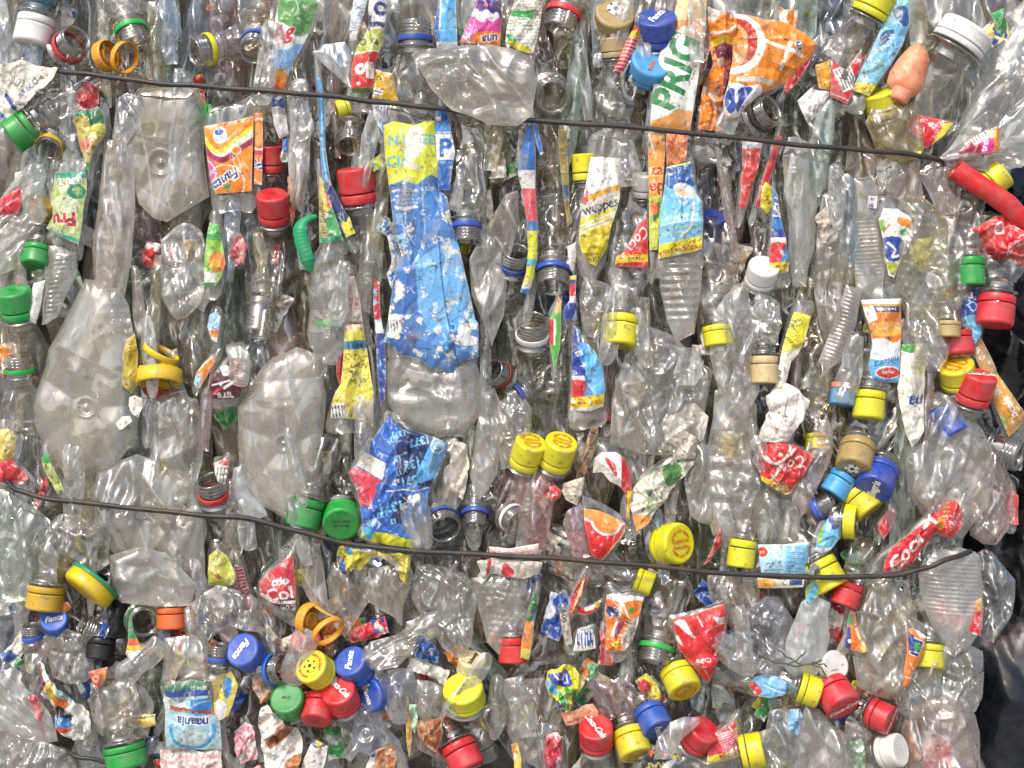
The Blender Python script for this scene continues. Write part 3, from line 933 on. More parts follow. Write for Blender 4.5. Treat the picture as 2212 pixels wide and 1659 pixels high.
def pr_ball(extra=None, r=0.5, cx=0, cy=0, white='f0efea'):
    def f(R):
        w_, b_ = football(R, cx, cy, r)
        out = [(white, w_), ('1c1c1c', b_)]
        if extra: out += extra(R)
        return out
    return f

# ================================================================ clear bottles of the front layer
def clears():
    pb('flat square beige bottle base with a round moulded dimple, below the upper wire', [(288, 205), (300, 190), (430, 188), (446, 250), (440, 330), (452, 425), (400, 455), (360, 480), (330, 470), (300, 440), (282, 380), (272, 300)], z=26, amp=4, scale=120, haze=0.55, dirt='a39a88', nub=[(348, 352, 26)], smooth=False, fres=0.08)
    pb('big crushed clear bottle at the far left with its round base facing out', [(190, 600), (268, 640), (298, 760), (302, 880), (292, 950), (240, 1005), (170, 1042), (100, 965), (72, 880), (92, 800), (120, 720)], z=26, amp=5, scale=130, haze=0.34, dirt='cac6b8', nub=[(193, 880, 20)], thick=24)
    T = pb('large dusty clear bottle with a ringed button in its base, left of the yellow strip', [(590, 772), (640, 752), (690, 780), (705, 850), (700, 960), (680, 1060), (625, 1122), (560, 1090), (515, 1010), (510, 920), (532, 840)], z=30, amp=6, scale=120, haze=0.42, dirt='c2bcb0', nub=[(617, 957, 17)], thick=24)
    pb('thick clear bottle bottom under the large scuffed blue wrapper', [(850, 748), (930, 775), (1030, 785), (1042, 830), (1034, 900), (1000, 945), (930, 938), (860, 912), (838, 870), (833, 790)], z=28, amp=6, scale=110, haze=0.3, thick=26, smooth=False, ribs=[(930, 790, 935, 930, 60, 4)])
    pb('crumpled shiny bottle lying over the upper wire near its middle', [(888, 118), (900, 108), (970, 100), (1062, 96), (1120, 110), (1150, 130), (1160, 180), (1148, 250), (1118, 272), (1060, 270), (1020, 252), (975, 238), (930, 190)], z=84, amp=9, scale=70, haze=0.45, dirt='b5ad9c', thick=16, aniso=0.2, ax=0.5, smooth=False)
    pb('bright bent clear flap in the top row left of the red and green wrapper', [(675, 112), (700, 96), (745, 90), (768, 130), (758, 190), (735, 172), (700, 140)], z=40, amp=8, scale=90, haze=0.12, fres=0.3, rough=0.2, smooth=False)
    pb('dark grey crushed bottle wall under the blue ringed neck in the top row', [(845, 130), (880, 100), (935, 120), (950, 200), (932, 228), (880, 232), (850, 190)], z=12, amp=9, scale=70, haze=0.22, dirt='7c766c')
    pb('narrow mud speckled bottle standing right of the large blue wrapper', [(1062, 470), (1092, 420), (1118, 412), (1122, 480), (1100, 560), (1088, 680), (1062, 748), (1040, 690), (1020, 640), (1013, 560)], z=30, amp=8, scale=80, haze=0.62, dirt='8c8578', smooth=False)
    pb('clear smoky bottle shoulder hanging below the upper wire right of the white letter P', [(1005, 268), (1040, 268), (1050, 340), (1038, 440), (1040, 480), (985, 480), (985, 400), (992, 320)], z=22, amp=6, scale=90, haze=0.2, dirt='7a756c')
    pb('crumpled clear bottle with many bright pleats, below right of the yellow cap with red print', [(1395, 702), (1450, 722), (1518, 785), (1540, 800), (1520, 900), (1500, 965), (1440, 985), (1380, 980), (1318, 960), (1322, 860), (1350, 770)], z=34, amp=10, scale=52, haze=0.26, dirt='b0aba0', aniso=0.45, smooth=False)
    pb('ridged clear bottle column right of the pleated bottle with a yellowish tone low down', [(1545, 840), (1600, 830), (1638, 870), (1634, 980), (1620, 1100), (1598, 1180), (1540, 1160), (1520, 1060), (1530, 960)], z=28, amp=7, scale=70, haze=0.3, ribs=[(1590, 960, 1570, 1120, 34, 4)])
    pb('wrinkled clear bottle over the yellow cap between the blue cap and the silvery bubble', [(1532, 700), (1570, 640), (1610, 600), (1628, 700), (1640, 850), (1600, 900), (1550, 840)], z=40, amp=8, scale=80, haze=0.14)
    pb('clear bottle dotted with round pimples over a yellow patch, upper right', [(1945, 430), (2000, 425), (2040, 470), (2062, 560), (2068, 640), (2030, 700), (1960, 690), (1932, 620), (1925, 520)], z=32, amp=5, scale=100, haze=0.2, dimp=19, tint='f2f0d8', thick=22)
    pb('yellowish squashed bottle end below the salmon container', [(1872, 262), (1900, 215), (1950, 205), (1992, 250), (2000, 330), (1950, 348), (1890, 320)], z=44, amp=7, scale=60, haze=0.2, tint='ecdf8a', dirt='b8a860')
    pb('fine ribbed clear bottle standing between the white wrapper tip and the dark folds, upper right', [(1842, 385), (1890, 380), (1905, 470), (1912, 560), (1905, 640), (1850, 640), (1842, 540)], z=30, amp=4, scale=100, haze=0.32, ribs=[(1872, 470, 1878, 600, 8.5, 2.6)], smooth=False)
    pb('slanted pinkish clear bottle with dense ribs above the peach ring', [(1828, 615), (1862, 625), (1850, 700), (1818, 780), (1785, 800), (1768, 780), (1800, 700)], z=40, amp=3, scale=100, haze=0.36, dirt='b8a8a0', ribs=[(1845, 625, 1788, 790, 8.5, 2.8)], smooth=False)
    pb('ribbed clear bottle body hanging under the light blue wrapper', [(1428, 540), (1518, 545), (1515, 620), (1500, 720), (1460, 740), (1440, 690), (1425, 620)], z=24, amp=4, scale=100, haze=0.3, ribs=[(1472, 550, 1475, 700, 17, 3.2)], smooth=False)
    pb('silvery bubbled bottle bulge above the cream cap', [(1625, 660), (1645, 632), (1682, 650), (1690, 700), (1680, 742), (1648, 755), (1622, 725)], z=38, amp=6, scale=24, haze=0.25, fres=0.45, rough=0.18, aniso=0.0, thick=26)
    pb('tall smooth clear bottle right of the narrow blue and red strip, upper right', [(1700, 300), (1758, 310), (1765, 430), (1755, 540), (1738, 620), (1710, 610), (1700, 480), (1690, 380)], z=22, amp=5, scale=130, haze=0.3, dirt='c0beba', aniso=0.9)
    pb('tall clear bottle with long folds left of the ribbed bottle, upper right', [(1770, 420), (1818, 410), (1842, 520), (1835, 660), (1800, 760), (1768, 700), (1760, 560)], z=26, amp=9, scale=70, haze=0.35, dirt='9a9080', aniso=0.8)
    pb('fan of clear plastic folds in the top right corner', [(2022, 350), (2060, 290), (2100, 200), (2150, 110), (2190, 20), (2240, -20), (2260, 200), (2250, 300), (2130, 330)], z=20, amp=9, scale=90, haze=0.16, aniso=0.9, ax=-0.9, smooth=False, fres=0.14)
    pb('clear fold running from the upper wire end to the right edge, above the red hose', [(2010, 345), (2080, 318), (2240, 280), (2240, 350), (2160, 372), (2060, 362)], z=34, amp=7, scale=60, haze=0.2, aniso=0.8, ax=0.0, smooth=False)
    pb('pinkish crumpled bottle left of the red hose', [(2010, 352), (2050, 348), (2068, 380), (2072, 470), (2050, 520), (2015, 440), (1985, 380)], z=24, amp=7, scale=60, haze=0.35, dirt='c8aca4')
    pb('clear bottle with pink print behind it between the ribbed bottle and the wire', [(1870, 335), (1940, 335), (1990, 380), (1990, 440), (1930, 430), (1880, 420)], z=22, amp=8, scale=50, haze=0.3, dirt='c89a94')
    pb('glossy jug shaped clear piece under the pimpled bottle', [(1962, 650), (2000, 660), (2030, 700), (2055, 750), (2030, 800), (1975, 790), (1948, 730)], z=40, amp=8, scale=46, haze=0.14, fres=0.16)
    pb('long clear bottle with bright parallel creases below the blue cap at the right', [(1985, 860), (2030, 845), (2080, 880), (2130, 930), (2150, 1010), (2130, 1100), (2080, 1160), (2010, 1150), (1962, 1060), (1955, 960)], z=30, amp=11, scale=90, haze=0.2, aniso=0.9, ax=1.95)
    pb('clear bottle bulge over red film at the right edge of the bale', [(2100, 960), (2160, 980), (2192, 1060), (2180, 1150), (2120, 1180), (2085, 1110)], z=10, amp=8, scale=60, haze=0.2, tint='f4dcd8')
    pb('finely ribbed milky bottle side at the right end of the lower wire', [(1995, 1200), (2040, 1185), (2108, 1192), (2126, 1270), (2122, 1360), (2060, 1420), (2010, 1350), (1985, 1270)], z=20, amp=4, scale=100, haze=0.5, dirt='c8c6c2', ribs=[(2060, 1195, 2050, 1330, 9, 2.4)], thick=26)
    pb('clear petal shaped bottle bottom sticking out past the milky ribbed side', [(2105, 1200), (2150, 1190), (2192, 1250), (2186, 1330), (2150, 1390), (2110, 1360)], z=-20, amp=8, scale=50, haze=0.12, dirt='8c8c8c', nub=[(2128, 1300, 16)], thick=26)
    pb('lumpy clear bottle bottom over the yellow cap near the lower right sack', [(2010, 1400), (2060, 1380), (2118, 1410), (2128, 1500), (2080, 1560), (2000, 1570), (1940, 1530), (1960, 1460)], z=16, amp=9, scale=44, haze=0.22, aniso=0.3, thick=28)
    pb('knobbly clear bottle side hanging left of the narrow orange strip, lower right', [(1850, 1270), (1920, 1250), (1972, 1290), (1985, 1370), (1960, 1440), (1965, 1500), (1900, 1510), (1850, 1480), (1830, 1400)], z=22, amp=8, scale=48, haze=0.28, tint='f3f1e2')
    pb('bulging clear bottle side in the bottom right corner of the bale', [(1960, 1530), (2040, 1500), (2090, 1510), (2112, 1590), (2122, 1700), (1950, 1720), (1945, 1620)], z=14, amp=9, scale=70, haze=0.22, thick=30, tint='f6e6e2')
    pb('clear bottle end with a glassy round button left of the white ribbed cap', [(1830, 1560), (1880, 1570), (1900, 1640), (1880, 1710), (1820, 1700), (1815, 1620)], z=24, amp=5, scale=50, haze=0.16, nub=[(1850, 1605, 17)])
    pb('broad grey bottle bottom at the lower edge below the light blue wrapper', [(1740, 1530), (1800, 1560), (1845, 1620), (1855, 1720), (1700, 1720), (1715, 1600)], z=30, amp=6, scale=90, haze=0.4, dirt='a8a298', thick=26)
    pb('silvery bottle pleats at the lower edge right of the yellow cap with the seam', [(1655, 1540), (1715, 1540), (1722, 1620), (1700, 1720), (1640, 1700)], z=30, amp=9, scale=50, haze=0.25, tint='e6eef6')
    pb('milky silver film bag hanging under the light blue panel at the lower right', [(1735, 1300), (1765, 1282), (1788, 1300), (1792, 1380), (1780, 1440), (1740, 1462), (1690, 1440), (1700, 1380)], z=38, amp=6, scale=60, haze=0.6, dirt='c4ccd0')
    pb('bluish crumpled clear bottle left of the silver film bag', [(1570, 1420), (1620, 1310), (1680, 1290), (1720, 1350), (1700, 1450), (1650, 1470), (1600, 1480)], z=26, amp=11, scale=44, haze=0.22, tint='e2e6f6', aniso=0.2)
    pb('brown tinged clear bottle hanging below the lower wire under the yellow and cream wrapper', [(720, 1215), (800, 1230), (882, 1215), (886, 1270), (862, 1350), (845, 1335), (790, 1300), (742, 1380), (712, 1300)], z=26, amp=9, scale=70, haze=0.34, dirt='94866e')
    pb('glossy clear bottle shoulder with star shaped folds right of the brown tinged one', [(900, 1220), (970, 1225), (1020, 1255), (1026, 1340), (1002, 1425), (960, 1400), (930, 1360), (890, 1290)], z=28, amp=12, scale=50, haze=0.2, aniso=0.3)
    pb('clear twisted bottle lying diagonally above the blue caps in the lower middle', [(762, 1432), (800, 1386), (860, 1370), (905, 1330), (948, 1318), (950, 1370), (900, 1398), (860, 1440), (815, 1450)], z=44, amp=9, scale=54, haze=0.22, aniso=0.8, ax=-0.5, smooth=False)
    pb('big glossy bottle base with sharp white creases in the lower left', [(238, 1200), (300, 1180), (360, 1195), (425, 1262), (412, 1308), (352, 1312), (262, 1302), (240, 1250)], z=38, amp=8, scale=110, haze=0.34, aniso=0.3, ax=0.5, smooth=False)
    pb('wide clear bottle crossing behind the lower wire at the left, with a long crease', [(210, 1020), (300, 980), (420, 1040), (448, 1110), (440, 1200), (400, 1290), (330, 1230), (250, 1190), (190, 1110)], z=18, amp=9, scale=90, haze=0.3)
    pb('clear bottle wall with a green tinge at the left edge under the lower wire', [(-30, 1060), (50, 1078), (110, 1130), (120, 1220), (90, 1290), (20, 1300), (-30, 1280)], z=28, amp=9, scale=60, haze=0.25, tint='e2efe6')
    pb('clear crushed bottle tipped right of the green tinged wall, lower left', [(100, 1130), (170, 1110), (240, 1160), (235, 1220), (190, 1240), (130, 1230), (95, 1190)], z=24, amp=10, scale=46, haze=0.24, aniso=0.2)
    pb('clear bottle column with bright facets left of the ringed button base', [(335, 860), (390, 845), (430, 870), (438, 960), (425, 1040), (375, 1085), (322, 1010), (325, 930)], z=24, amp=9, scale=70, haze=0.22)
    pb('long dull bottle wall under the tall cream tube, left third', [(205, 640), (262, 620), (285, 720), (298, 800), (240, 810), (205, 740)], z=32, amp=5, scale=80, haze=0.28, ribs=[(240, 650, 245, 740, 22, 3)])
    pb('shiny clear bottle with a yellow cap showing through it below the square base', [(348, 520), (400, 480), (440, 500), (446, 580), (425, 660), (385, 700), (350, 640)], z=40, amp=8, scale=56, haze=0.12, fres=0.14)
    pb('muddy brown bottle flattened to a long strip under the upper wire, left of centre', [(622, 180), (660, 170), (672, 260), (668, 360), (652, 460), (628, 440), (620, 320)], z=34, amp=7, scale=60, haze=0.6, dirt='9a8c78', smooth=False)
    pb('muddy twisted bottle strip below the lower wire left of the orange flip lid', [(640, 1165), (690, 1175), (700, 1230), (712, 1330), (690, 1340), (655, 1270)], z=32, amp=6, scale=60, haze=0.65, dirt='8f8572', smooth=False)
    pb('clear upright bottle shoulder with green ring inside, between red cap and blue wrapper', [(690, 520), (735, 520), (750, 580), (770, 640), (768, 740), (742, 790), (690, 780), (668, 720), (665, 620)], z=30, amp=4, scale=90, haze=0.12, thick=24, fres=0.12)
    pb('beige bottle body narrowing down to the wide open mouth right of the crumpled blue wrapper', [(945, 960), (985, 950), (1010, 1000), (1000, 1080), (980, 1110), (925, 1120), (925, 1060)], z=22, amp=6, scale=80, haze=0.5, dirt='b4aa98')
    pb('grey bottle with long folds between the thick clear bottom and the twin yellow caps', [(1040, 850), (1075, 840), (1090, 920), (1070, 1020), (1040, 1080), (1012, 1020), (1030, 930)], z=28, amp=7, scale=70, haze=0.34)
    pb('clear bottle with square facets left of the twin yellow caps', [(1080, 860), (1130, 850), (1150, 920), (1120, 990), (1085, 1010), (1070, 940)], z=34, amp=8, scale=44, haze=0.2, aniso=0.2)
    pb('clear pointed bottle shoulder left of the yellow cap with red print near the centre right', [(1262, 600), (1310, 610), (1330, 640), (1300, 720), (1270, 735), (1255, 680)], z=36, amp=8, scale=60, haze=0.18)
    pb('wrinkled grey bottle under the pleated one, right of the leafy torn wrapper', [(1500, 960), (1560, 980), (1570, 1060), (1540, 1140), (1490, 1120), (1480, 1040)], z=26, amp=8, scale=50, haze=0.26)
    pb('clear bottle with water drops between red wrappers below the thick brown strip', [(1345, 930), (1405, 920), (1420, 960), (1390, 1060), (1362, 1080), (1352, 1000)], z=24, amp=6, scale=60, haze=0.3, dirt='a89888')
    pb('pimpled clear bottle under the lower wire in the centre', [(1018, 1250), (1070, 1240), (1135, 1250), (1145, 1330), (1122, 1400), (1075, 1420), (1040, 1340)], z=26, amp=5, scale=80, haze=0.22, dimp=15)
    pb('dusty bottle bottom at the lower left above the white and orange scraps', [(98, 1380), (140, 1360), (190, 1385), (200, 1450), (170, 1485), (110, 1460)], z=28, amp=7, scale=40, haze=0.45, dirt='9c9484')
    pb('pale plastic sheet folded over in the lower left corner', [(-30, 1440), (40, 1470), (100, 1540), (128, 1600), (60, 1600), (-30, 1560)], z=34, amp=8, scale=80, haze=0.45, dirt='c0beb8', aniso=0.7, ax=0.8)
    pb('crumpled clear film at the very bottom left corner', [(-30, 1580), (60, 1590), (150, 1620), (180, 1720), (-30, 1720)], z=30, amp=10, scale=46, haze=0.3, dirt='c4c0ba', aniso=0.2)
    pb('clear square shouldered bottle above the white and blue wrapper with upside down lettering', [(355, 1378), (420, 1372), (455, 1390), (460, 1470), (405, 1478), (350, 1470)], z=30, amp=6, scale=70, haze=0.26, smooth=False)
    pb('clear bottle with comb like folds above the small blue ringed neck, lower left', [(400, 1318), (470, 1260), (540, 1285), (565, 1330), (555, 1370), (500, 1350), (440, 1390), (405, 1370)], z=40, amp=11, scale=42, haze=0.2, aniso=0.7, ax=1.3)
    pb('dull bottle wall left of the green cap at the bottom', [(200, 1480), (290, 1470), (330, 1520), (320, 1590), (240, 1600), (200, 1560)], z=22, amp=7, scale=60, haze=0.4)
    pb('clear film crossing in front of the blue and red caps at the bottom edge', [(1478, 1548), (1510, 1550), (1512, 1562), (1470, 1600), (1452, 1640), (1412, 1640), (1418, 1600), (1448, 1560)], z=74, amp=7, scale=60, haze=0.2, fres=0.16, smooth=False)
    pb('clear hooked fold of plastic left of the bottom red cap with white script', [(1100, 1480), (1180, 1470), (1215, 1540), (1200, 1640), (1140, 1660), (1100, 1580)], z=20, amp=9, scale=50, haze=0.25, tint='f4f2ea')
    pb('reddish tinted crumpled bottle at the bottom centre right of the salmon scrap', [(1250, 1480), (1330, 1470), (1400, 1530), (1380, 1600), (1340, 1570), (1290, 1500)], z=16, amp=9, scale=60, haze=0.25, tint='f2dcd6', dirt='b09890')
    pb('brown stained crumpled bottle bottom near the lower edge, left of the big yellow cap', [(880, 1560), (940, 1550), (972, 1580), (950, 1640), (900, 1620)], z=24, amp=6, scale=36, haze=0.55, dirt='8a5a34', tint='e8c8a0')
    pb('clear bottle base with a round button over deep blue, left of the brown stained one', [(765, 1530), (810, 1515), (828, 1560), (820, 1620), (775, 1630), (758, 1580)], z=34, amp=5, scale=60, haze=0.14, nub=[(790, 1582, 20)], tint='dfe4f4')
    pb('clear bottle left of the big yellow cap in the lower middle', [(900, 1470), (955, 1480), (965, 1540), (950, 1570), (905, 1560), (895, 1500)], z=30, amp=7, scale=60, haze=0.2)
    pb('bluish grey clear bottle below the twisted diagonal bottle', [(830, 1450), (890, 1440), (905, 1500), (880, 1560), (840, 1560), (815, 1500)], z=36, amp=7, scale=60, haze=0.18, tint='e4e8f4')
    pb('pink tinted bottle with bright folds below the open mouth with a white ring', [(1120, 1010), (1180, 1000), (1200, 1060), (1180, 1180), (1140, 1190), (1110, 1100)], z=26, amp=8, scale=56, haze=0.3, tint='f6dad8', dirt='c8a09c')
    pb('pink film balloon left of the orange and red wrapper in the lower middle', [(1225, 1100), (1255, 1085), (1268, 1130), (1275, 1200), (1240, 1205), (1215, 1150)], z=38, amp=6, scale=60, haze=0.34, tint='f0ccd0', dirt='b88890')
    pb('clear bottle heel between the yellow cap with the round print and the red cone wrapper', [(1530, 1240), (1600, 1245), (1610, 1310), (1590, 1380), (1560, 1320), (1535, 1300)], z=20, amp=9, scale=44, haze=0.35, dirt='b8a490')
    pb('red streaked crumpled bottle right of the castiga wrapper', [(1740, 960), (1790, 900), (1800, 980), (1770, 1060), (1730, 1120), (1715, 1080)], z=32, amp=8, scale=44, haze=0.3, tint='f4e0de')
    pb('clear bottle panel just above the light blue square wrapper with a red dot', [(1640, 1060), (1700, 1050), (1730, 1100), (1720, 1168), (1650, 1172), (1620, 1120)], z=24, amp=6, scale=60, haze=0.24)
    pb('grey bottle with bright horizontal bands in the upper left beside the tea leaf wrapper', [(60, 190), (125, 195), (150, 250), (135, 320), (90, 280), (60, 240)], z=14, amp=7, scale=60, haze=0.25)
    pb('white threaded crushed bottle at the left edge above the green caps', [(-20, 470), (40, 380), (75, 350), (98, 420), (92, 500), (60, 560), (10, 600), (-20, 590)], z=28, amp=9, scale=50, haze=0.4, dirt='c8c0b4', aniso=0.8, ax=-0.9)
    pb('clear bottle with comb ribs right of the two green caps at the far left', [(98, 535), (160, 545), (168, 590), (120, 680), (85, 700), (95, 620)], z=40, amp=4, scale=80, haze=0.16, ribs=[(100, 550, 110, 690, 10, 3)])
    pb('long cream coloured flattened bottle standing at the left, beside the square beige base', [(226, 300), (290, 310), (292, 450), (284, 560), (268, 650), (206, 640), (200, 540), (214, 430)], z=30, amp=6, scale=60, haze=0.42, dirt='c0b2a2', smooth=False, aniso=0.95)
    pb('glinting clear fold above the long cream coloured bottle', [(250, 215), (300, 200), (310, 240), (280, 300), (262, 330), (245, 300)], z=38, amp=7, scale=40, haze=0.2, fres=0.2)
    pb('frosted bluish white disc edge between the ringed button base and the red ringed neck', [(505, 1010), (520, 1005), (545, 1060), (580, 1118), (530, 1120), (502, 1070)], z=20, amp=5, scale=90, haze=0.75, dirt='c6cce0')

# ---- tall thin folds pressed between the others, and faint colours in the depth
FOLD = 'narrow clear folds pressed between the front bottles'
DEEP = 'faint coloured film scraps seen deep between the bottles'
def folds():
    R_ = random.Random(21)
    for i in range(120):
        x, y = R_.uniform(0, 2100), R_.uniform(-20, 1680)
        if x > 2030 and y > 1150: continue
        low = y > 1260
        w = R_.uniform(9, 26)
        filler(x, y, R_.uniform(8, 34), 90 + (R_.uniform(-35, 35) if low else R_.uniform(-9, 9)), R_.uniform(130, 360) * (0.6 if low else 1), w, R_.uniform(6, 12), R_.choice([1, 3, 1, 5, 0, 6, 7, 8, 9]),
               label='narrow clear fold of crushed bottle squeezed upright between the front bottles', amp=7, scale=46, group=FOLD, step=4.0)
    for i in range(36):
        x, y = R_.uniform(0, 2060), R_.uniform(-20, 1640)
        low = y > 1260
        filler(x, y, R_.uniform(52, 66), 90 + (R_.uniform(-50, 50) if low else R_.uniform(-14, 14)), R_.uniform(70, 190), R_.uniform(12, 30), R_.uniform(5, 9), 1,
               label='small loose flap of clear crushed bottle lying over its neighbours', amp=6, scale=40, group='loose clear flaps on the front of the bale', step=3.2)
    for i in range(215):
        x, y = R_.uniform(0, 2100), (R_.uniform(-20, 1680) if i % 3 else R_.uniform(1200, 1680))
        if x > 2010 and y > 1150: continue
        a = R_.uniform(60, 120) if y < 1240 else R_.uniform(0, 180); L = R_.uniform(28, 100); w = R_.uniform(8, 26)
        T = Thing('torn_wrapper', 'faint scrap of coloured film lying deep between clear bottles', 'wrapper', x, y, -20, DEEP)
        T.seed = R_.randrange(1 << 20)
        dx, dy = cos(radians(a)), -sin(radians(a))
        P = [(x + dx * L * q - dy * w * s_ * R_.uniform(0.5, 1.2), y + dy * L * q + dx * w * s_ * R_.uniform(0.5, 1.2)) for q, s_ in ((-0.5, -1), (0, -1), (0.5, -1), (0.5, 1), (0, 1), (-0.5, 1))]
        pal = R_.choice([('c42028', 'e8d8d4'), ('c42028', 'd8b020'), ('2450a8', 'dfe6ee'), ('d8cc2c', 'b82828'), ('2c9048', 'e0e4d8'), ('e8e4dc', 'a09888'), ('e08028', 'f0e4d0'), ('e8e4dc', '3c5ca0'), ('b8a888', '8c7858'), ('dcd8d0', 'c8c0b4')])
        def f(p, pal=pal):
            p.bg(pal[0]); n = p.nz(14); p.put(n > 0.25, pal[1]); p.wear(0.25)
        sheet(T, P, R_.uniform(-30, 10) if y < 1240 else R_.uniform(-18, 26), f, bulge=6, amp=5, scale=30, step=3.0, name='print_film', torn=2)
clears()
folds()
print("clears", len(bpy.data.objects))

# ================================================================ bottles that still have their screw caps or neck rings
def caps():
    # ---- top row, left to right
    cb('dark teal bottle with a white screw cap in the top left corner', 74, 68, 40, -100, 6, WHT, z=34, h=1.5, dirt=0.2, bodykw=dict(L=180, w=46, tint='1f7a78', dirt='0c4444', haze=0.5, t=30, amp=4))
    nb('clear open neck with a red ring facing out beside the white cap, top left', 166, 82, 33, 28, 42, 'cc2430', z=60, bodykw=dict(L=150, w=40))
    nb('clear neck with a green ring and mud on its threads, top row', 293, 96, 31, -70, 12, '22a83c', z=50, haze=0.2, dirt='6a6256', bodykw=dict(L=150, w=44))
    nb('clear neck with a yellow ring turned to the left, top row', 417, 112, 31, 200, 34, 'd6d420', z=58, bodykw=dict(L=120, w=36))
    nb('clear neck with a blue ring, mouth facing out, top row left of the fruit wrapper', 547, 112, 31, -92, 52, '2448a8', z=60, bodykw=dict(L=160, w=46))
    nb('grey neck with a blue ring pointing up between wrappers in the top row', 897, 44, 33, 90, 4, '24469c', z=46, haze=0.35, dirt='6e685e', bodykw=dict(L=150, w=50, dirt='7d776c', haze=0.3))
    nb('clear neck with a bright red ring pointing down, right of the brick patterned wrapper', 1206, 64, 34, -108, 10, 'dc2830', z=48, haze=0.25, bodykw=dict(L=120, w=48))
    nb('wide open clear mouth without a ring facing out above the upper wire, centre', 1194, 210, 37, -70, 68, None, z=52, haze=0.3, dirt='a8a396', length=1.2, bodykw=dict(L=150, w=48))
    cb('gold capped bottle with a black and white football on its cap, top row', 1327, 40, 44, 82, 62, GLD, z=36, prints=pr_ball(r=0.42, cx=0.02, cy=0.18), h=1.0)
    cb('bottle with a ribbed gold cap seen from the side under the football cap', 1326, 104, 29, 94, 8, 'a8946a', z=36, h=1.5)
    cb('bottle with a blue cap bearing white script, right of the top football cap', 1418, 62, 44, 96, 40, '1c44a0', z=36, knurl=False, prints=pr_text(96, 40, 'Fanta', spin=62, h=0.4))
    cb('bottle with a pale sky blue cap with orange letters, beside the big green lettering', 1400, 146, 45, 60, 58, '4ca0dc', z=36, knurl=False, h=1.1, prints=pr_text(60, 58, 'fresco', col='d8702c', spin=60, h=0.2, at=(-0.1, -0.3), shear=0))
    nb('large clear mouth with a black ring above the upper wire, right half', 1668, 236, 34, 25, 44, '0c0c0c', z=62, haze=0.12, dirt='8c7c78', length=1.35, bodykw=dict(L=170, w=50))
    cb('yellow capped bottle at the top edge left of the scuffed pale blue wrapper', 1890, 8, 42, 62, 12, YEL, z=30)
    cb('wide white capped jar tilted in the top right corner', 2080, 80, 60, 57, 8, WHT, z=36, h=0.85, dirt=0.5, bodykw=dict(L=220, w=66, t=34, amp=5))
    cb('yellow capped bottle half hidden behind the salmon container', 1908, 222, 40, 110, 20, YEL, z=22)
    cb('bottle with a green cap pointing down left under the torn white paper', 44, 283, 39, 218, 10, '15983a', z=36, stamp=None, bodykw=dict(L=170, w=46))
    nb('loose mustard yellow neck ring below the upper green cap, far left', 104, 322, 27, -96, 50, 'c8a82c', z=34, length=0.9, ringpos=(0.4, 1.05))
    cb('bottle with a dull olive gold cap behind the kiwi wrapper', 93, 448, 30, 70, 38, 'a88c34', z=24, knurl=False)
    cb('green capped bottle below the olive gold cap at the far left', 80, 556, 33, -96, 20, '12923a', z=24, stamp=('12.07\n08:41', 4, (0, 0)))
    cb('green capped bottle with its cap pointing up at the left edge', 36, 655, 37, 96, 26, '109a3e', z=36, knurl=False, stamp=('21.06', 0, (0, 0)), h=1.7)
    nb('clear threaded neck with a green ring pointing up, left edge under the green cap', 40, 768, 30, 92, 12, '18a040', z=34, length=1.5, bodykw=dict(L=120, w=44))
    cb('red capped bottle with the cap up, below the orange wrapper', 590, 448, 34, 90, 34, 'c81e26', z=34, knurl=False, h=1.9, stamp=('04.03', 0, (0, 0.1)))
    cb('red capped bottle left of the large yellow and blue wrapper', 772, 400, 40, 98, 14, 'cc2028', z=30, knurl=False, h=1.9)
    cb('small bright red capped bottle standing upright behind clear folds left of the red cap', 585, 345, 26, 90, 10, 'b4161e', z=4, h=2.2)
    cb('green capped bottle peeking out between the square beige base and the orange wrapper', 438, 250, 26, 180, 20, '1a9a3e', z=6)
    nb('grey open neck without a ring looking down below the upper wire, left half', 757, 318, 31, -92, 36, None, z=34, haze=0.35, dirt='7c766a', bodykw=dict(L=110, w=36, dirt='7c766a'))
    cb('yellow capped bottle showing as a thin slice under the upper wire in the left half', 742, 236, 22, 200, 10, YEL, z=12)
    nb('smoky clear neck with a blue ring pointing down right of the large blue wrapper', 1008, 522, 29, -90, 6, '2a4ab4', z=44, haze=0.35, dirt='77726a', bodykw=dict(L=150, w=44, dirt='77726a'))
    nb('open neck with a blue ring looking up right of the mud speckled bottle', 1116, 542, 31, 78, 42, '2446a4', z=44, haze=0.25, dirt='7c766c', bodykw=dict(L=110, w=36))
    nb('big neck with a blue ring looking down, right of the slender multicoloured strip', 1194, 622, 36, -92, 30, '2246a6', z=46, haze=0.25, dirt='7e786e', length=1.5, bodykw=dict(L=260, w=44, dirt='807a70'))
    nb('clear neck with a white ring looking up in the middle of the bale', 1150, 690, 33, 92, 38, 'e4e2de', z=52, length=1.75, bodykw=dict(L=230, w=46))
    nb('clear wide neck without a ring pointing down, left of the green ringed bottle', 556, 724, 32, -94, 22, None, z=48, haze=0.14, length=1.9, bodykw=dict(L=190, w=44))
    nb('clear neck with a green ring pointing down inside a clear shoulder', 712, 738, 27, -90, 8, '1cae3c', z=16, haze=0.12, length=1.8, bodykw=dict(L=150, w=38))
    nb('dark open neck with a red lined rim beside the thick clear bottom', 1063, 800, 27, 150, 50, '7a2420', z=40, haze=0.25, dirt='4a4648', bodykw=dict(L=100, w=30))
    nb('dark blue ringed neck below the dark open neck, centre', 1090, 868, 26, 200, 30, '24409c', z=24, haze=0.2)
    cb('yellow capped bottle with red print on a cap that points down, right of centre', 1341, 716, 38, -96, 12, YEL, z=44, h=1.75, prints=pr_ring(), bodykw=dict(L=300, w=56, t=22, dirt='b8a49a', amp=6))
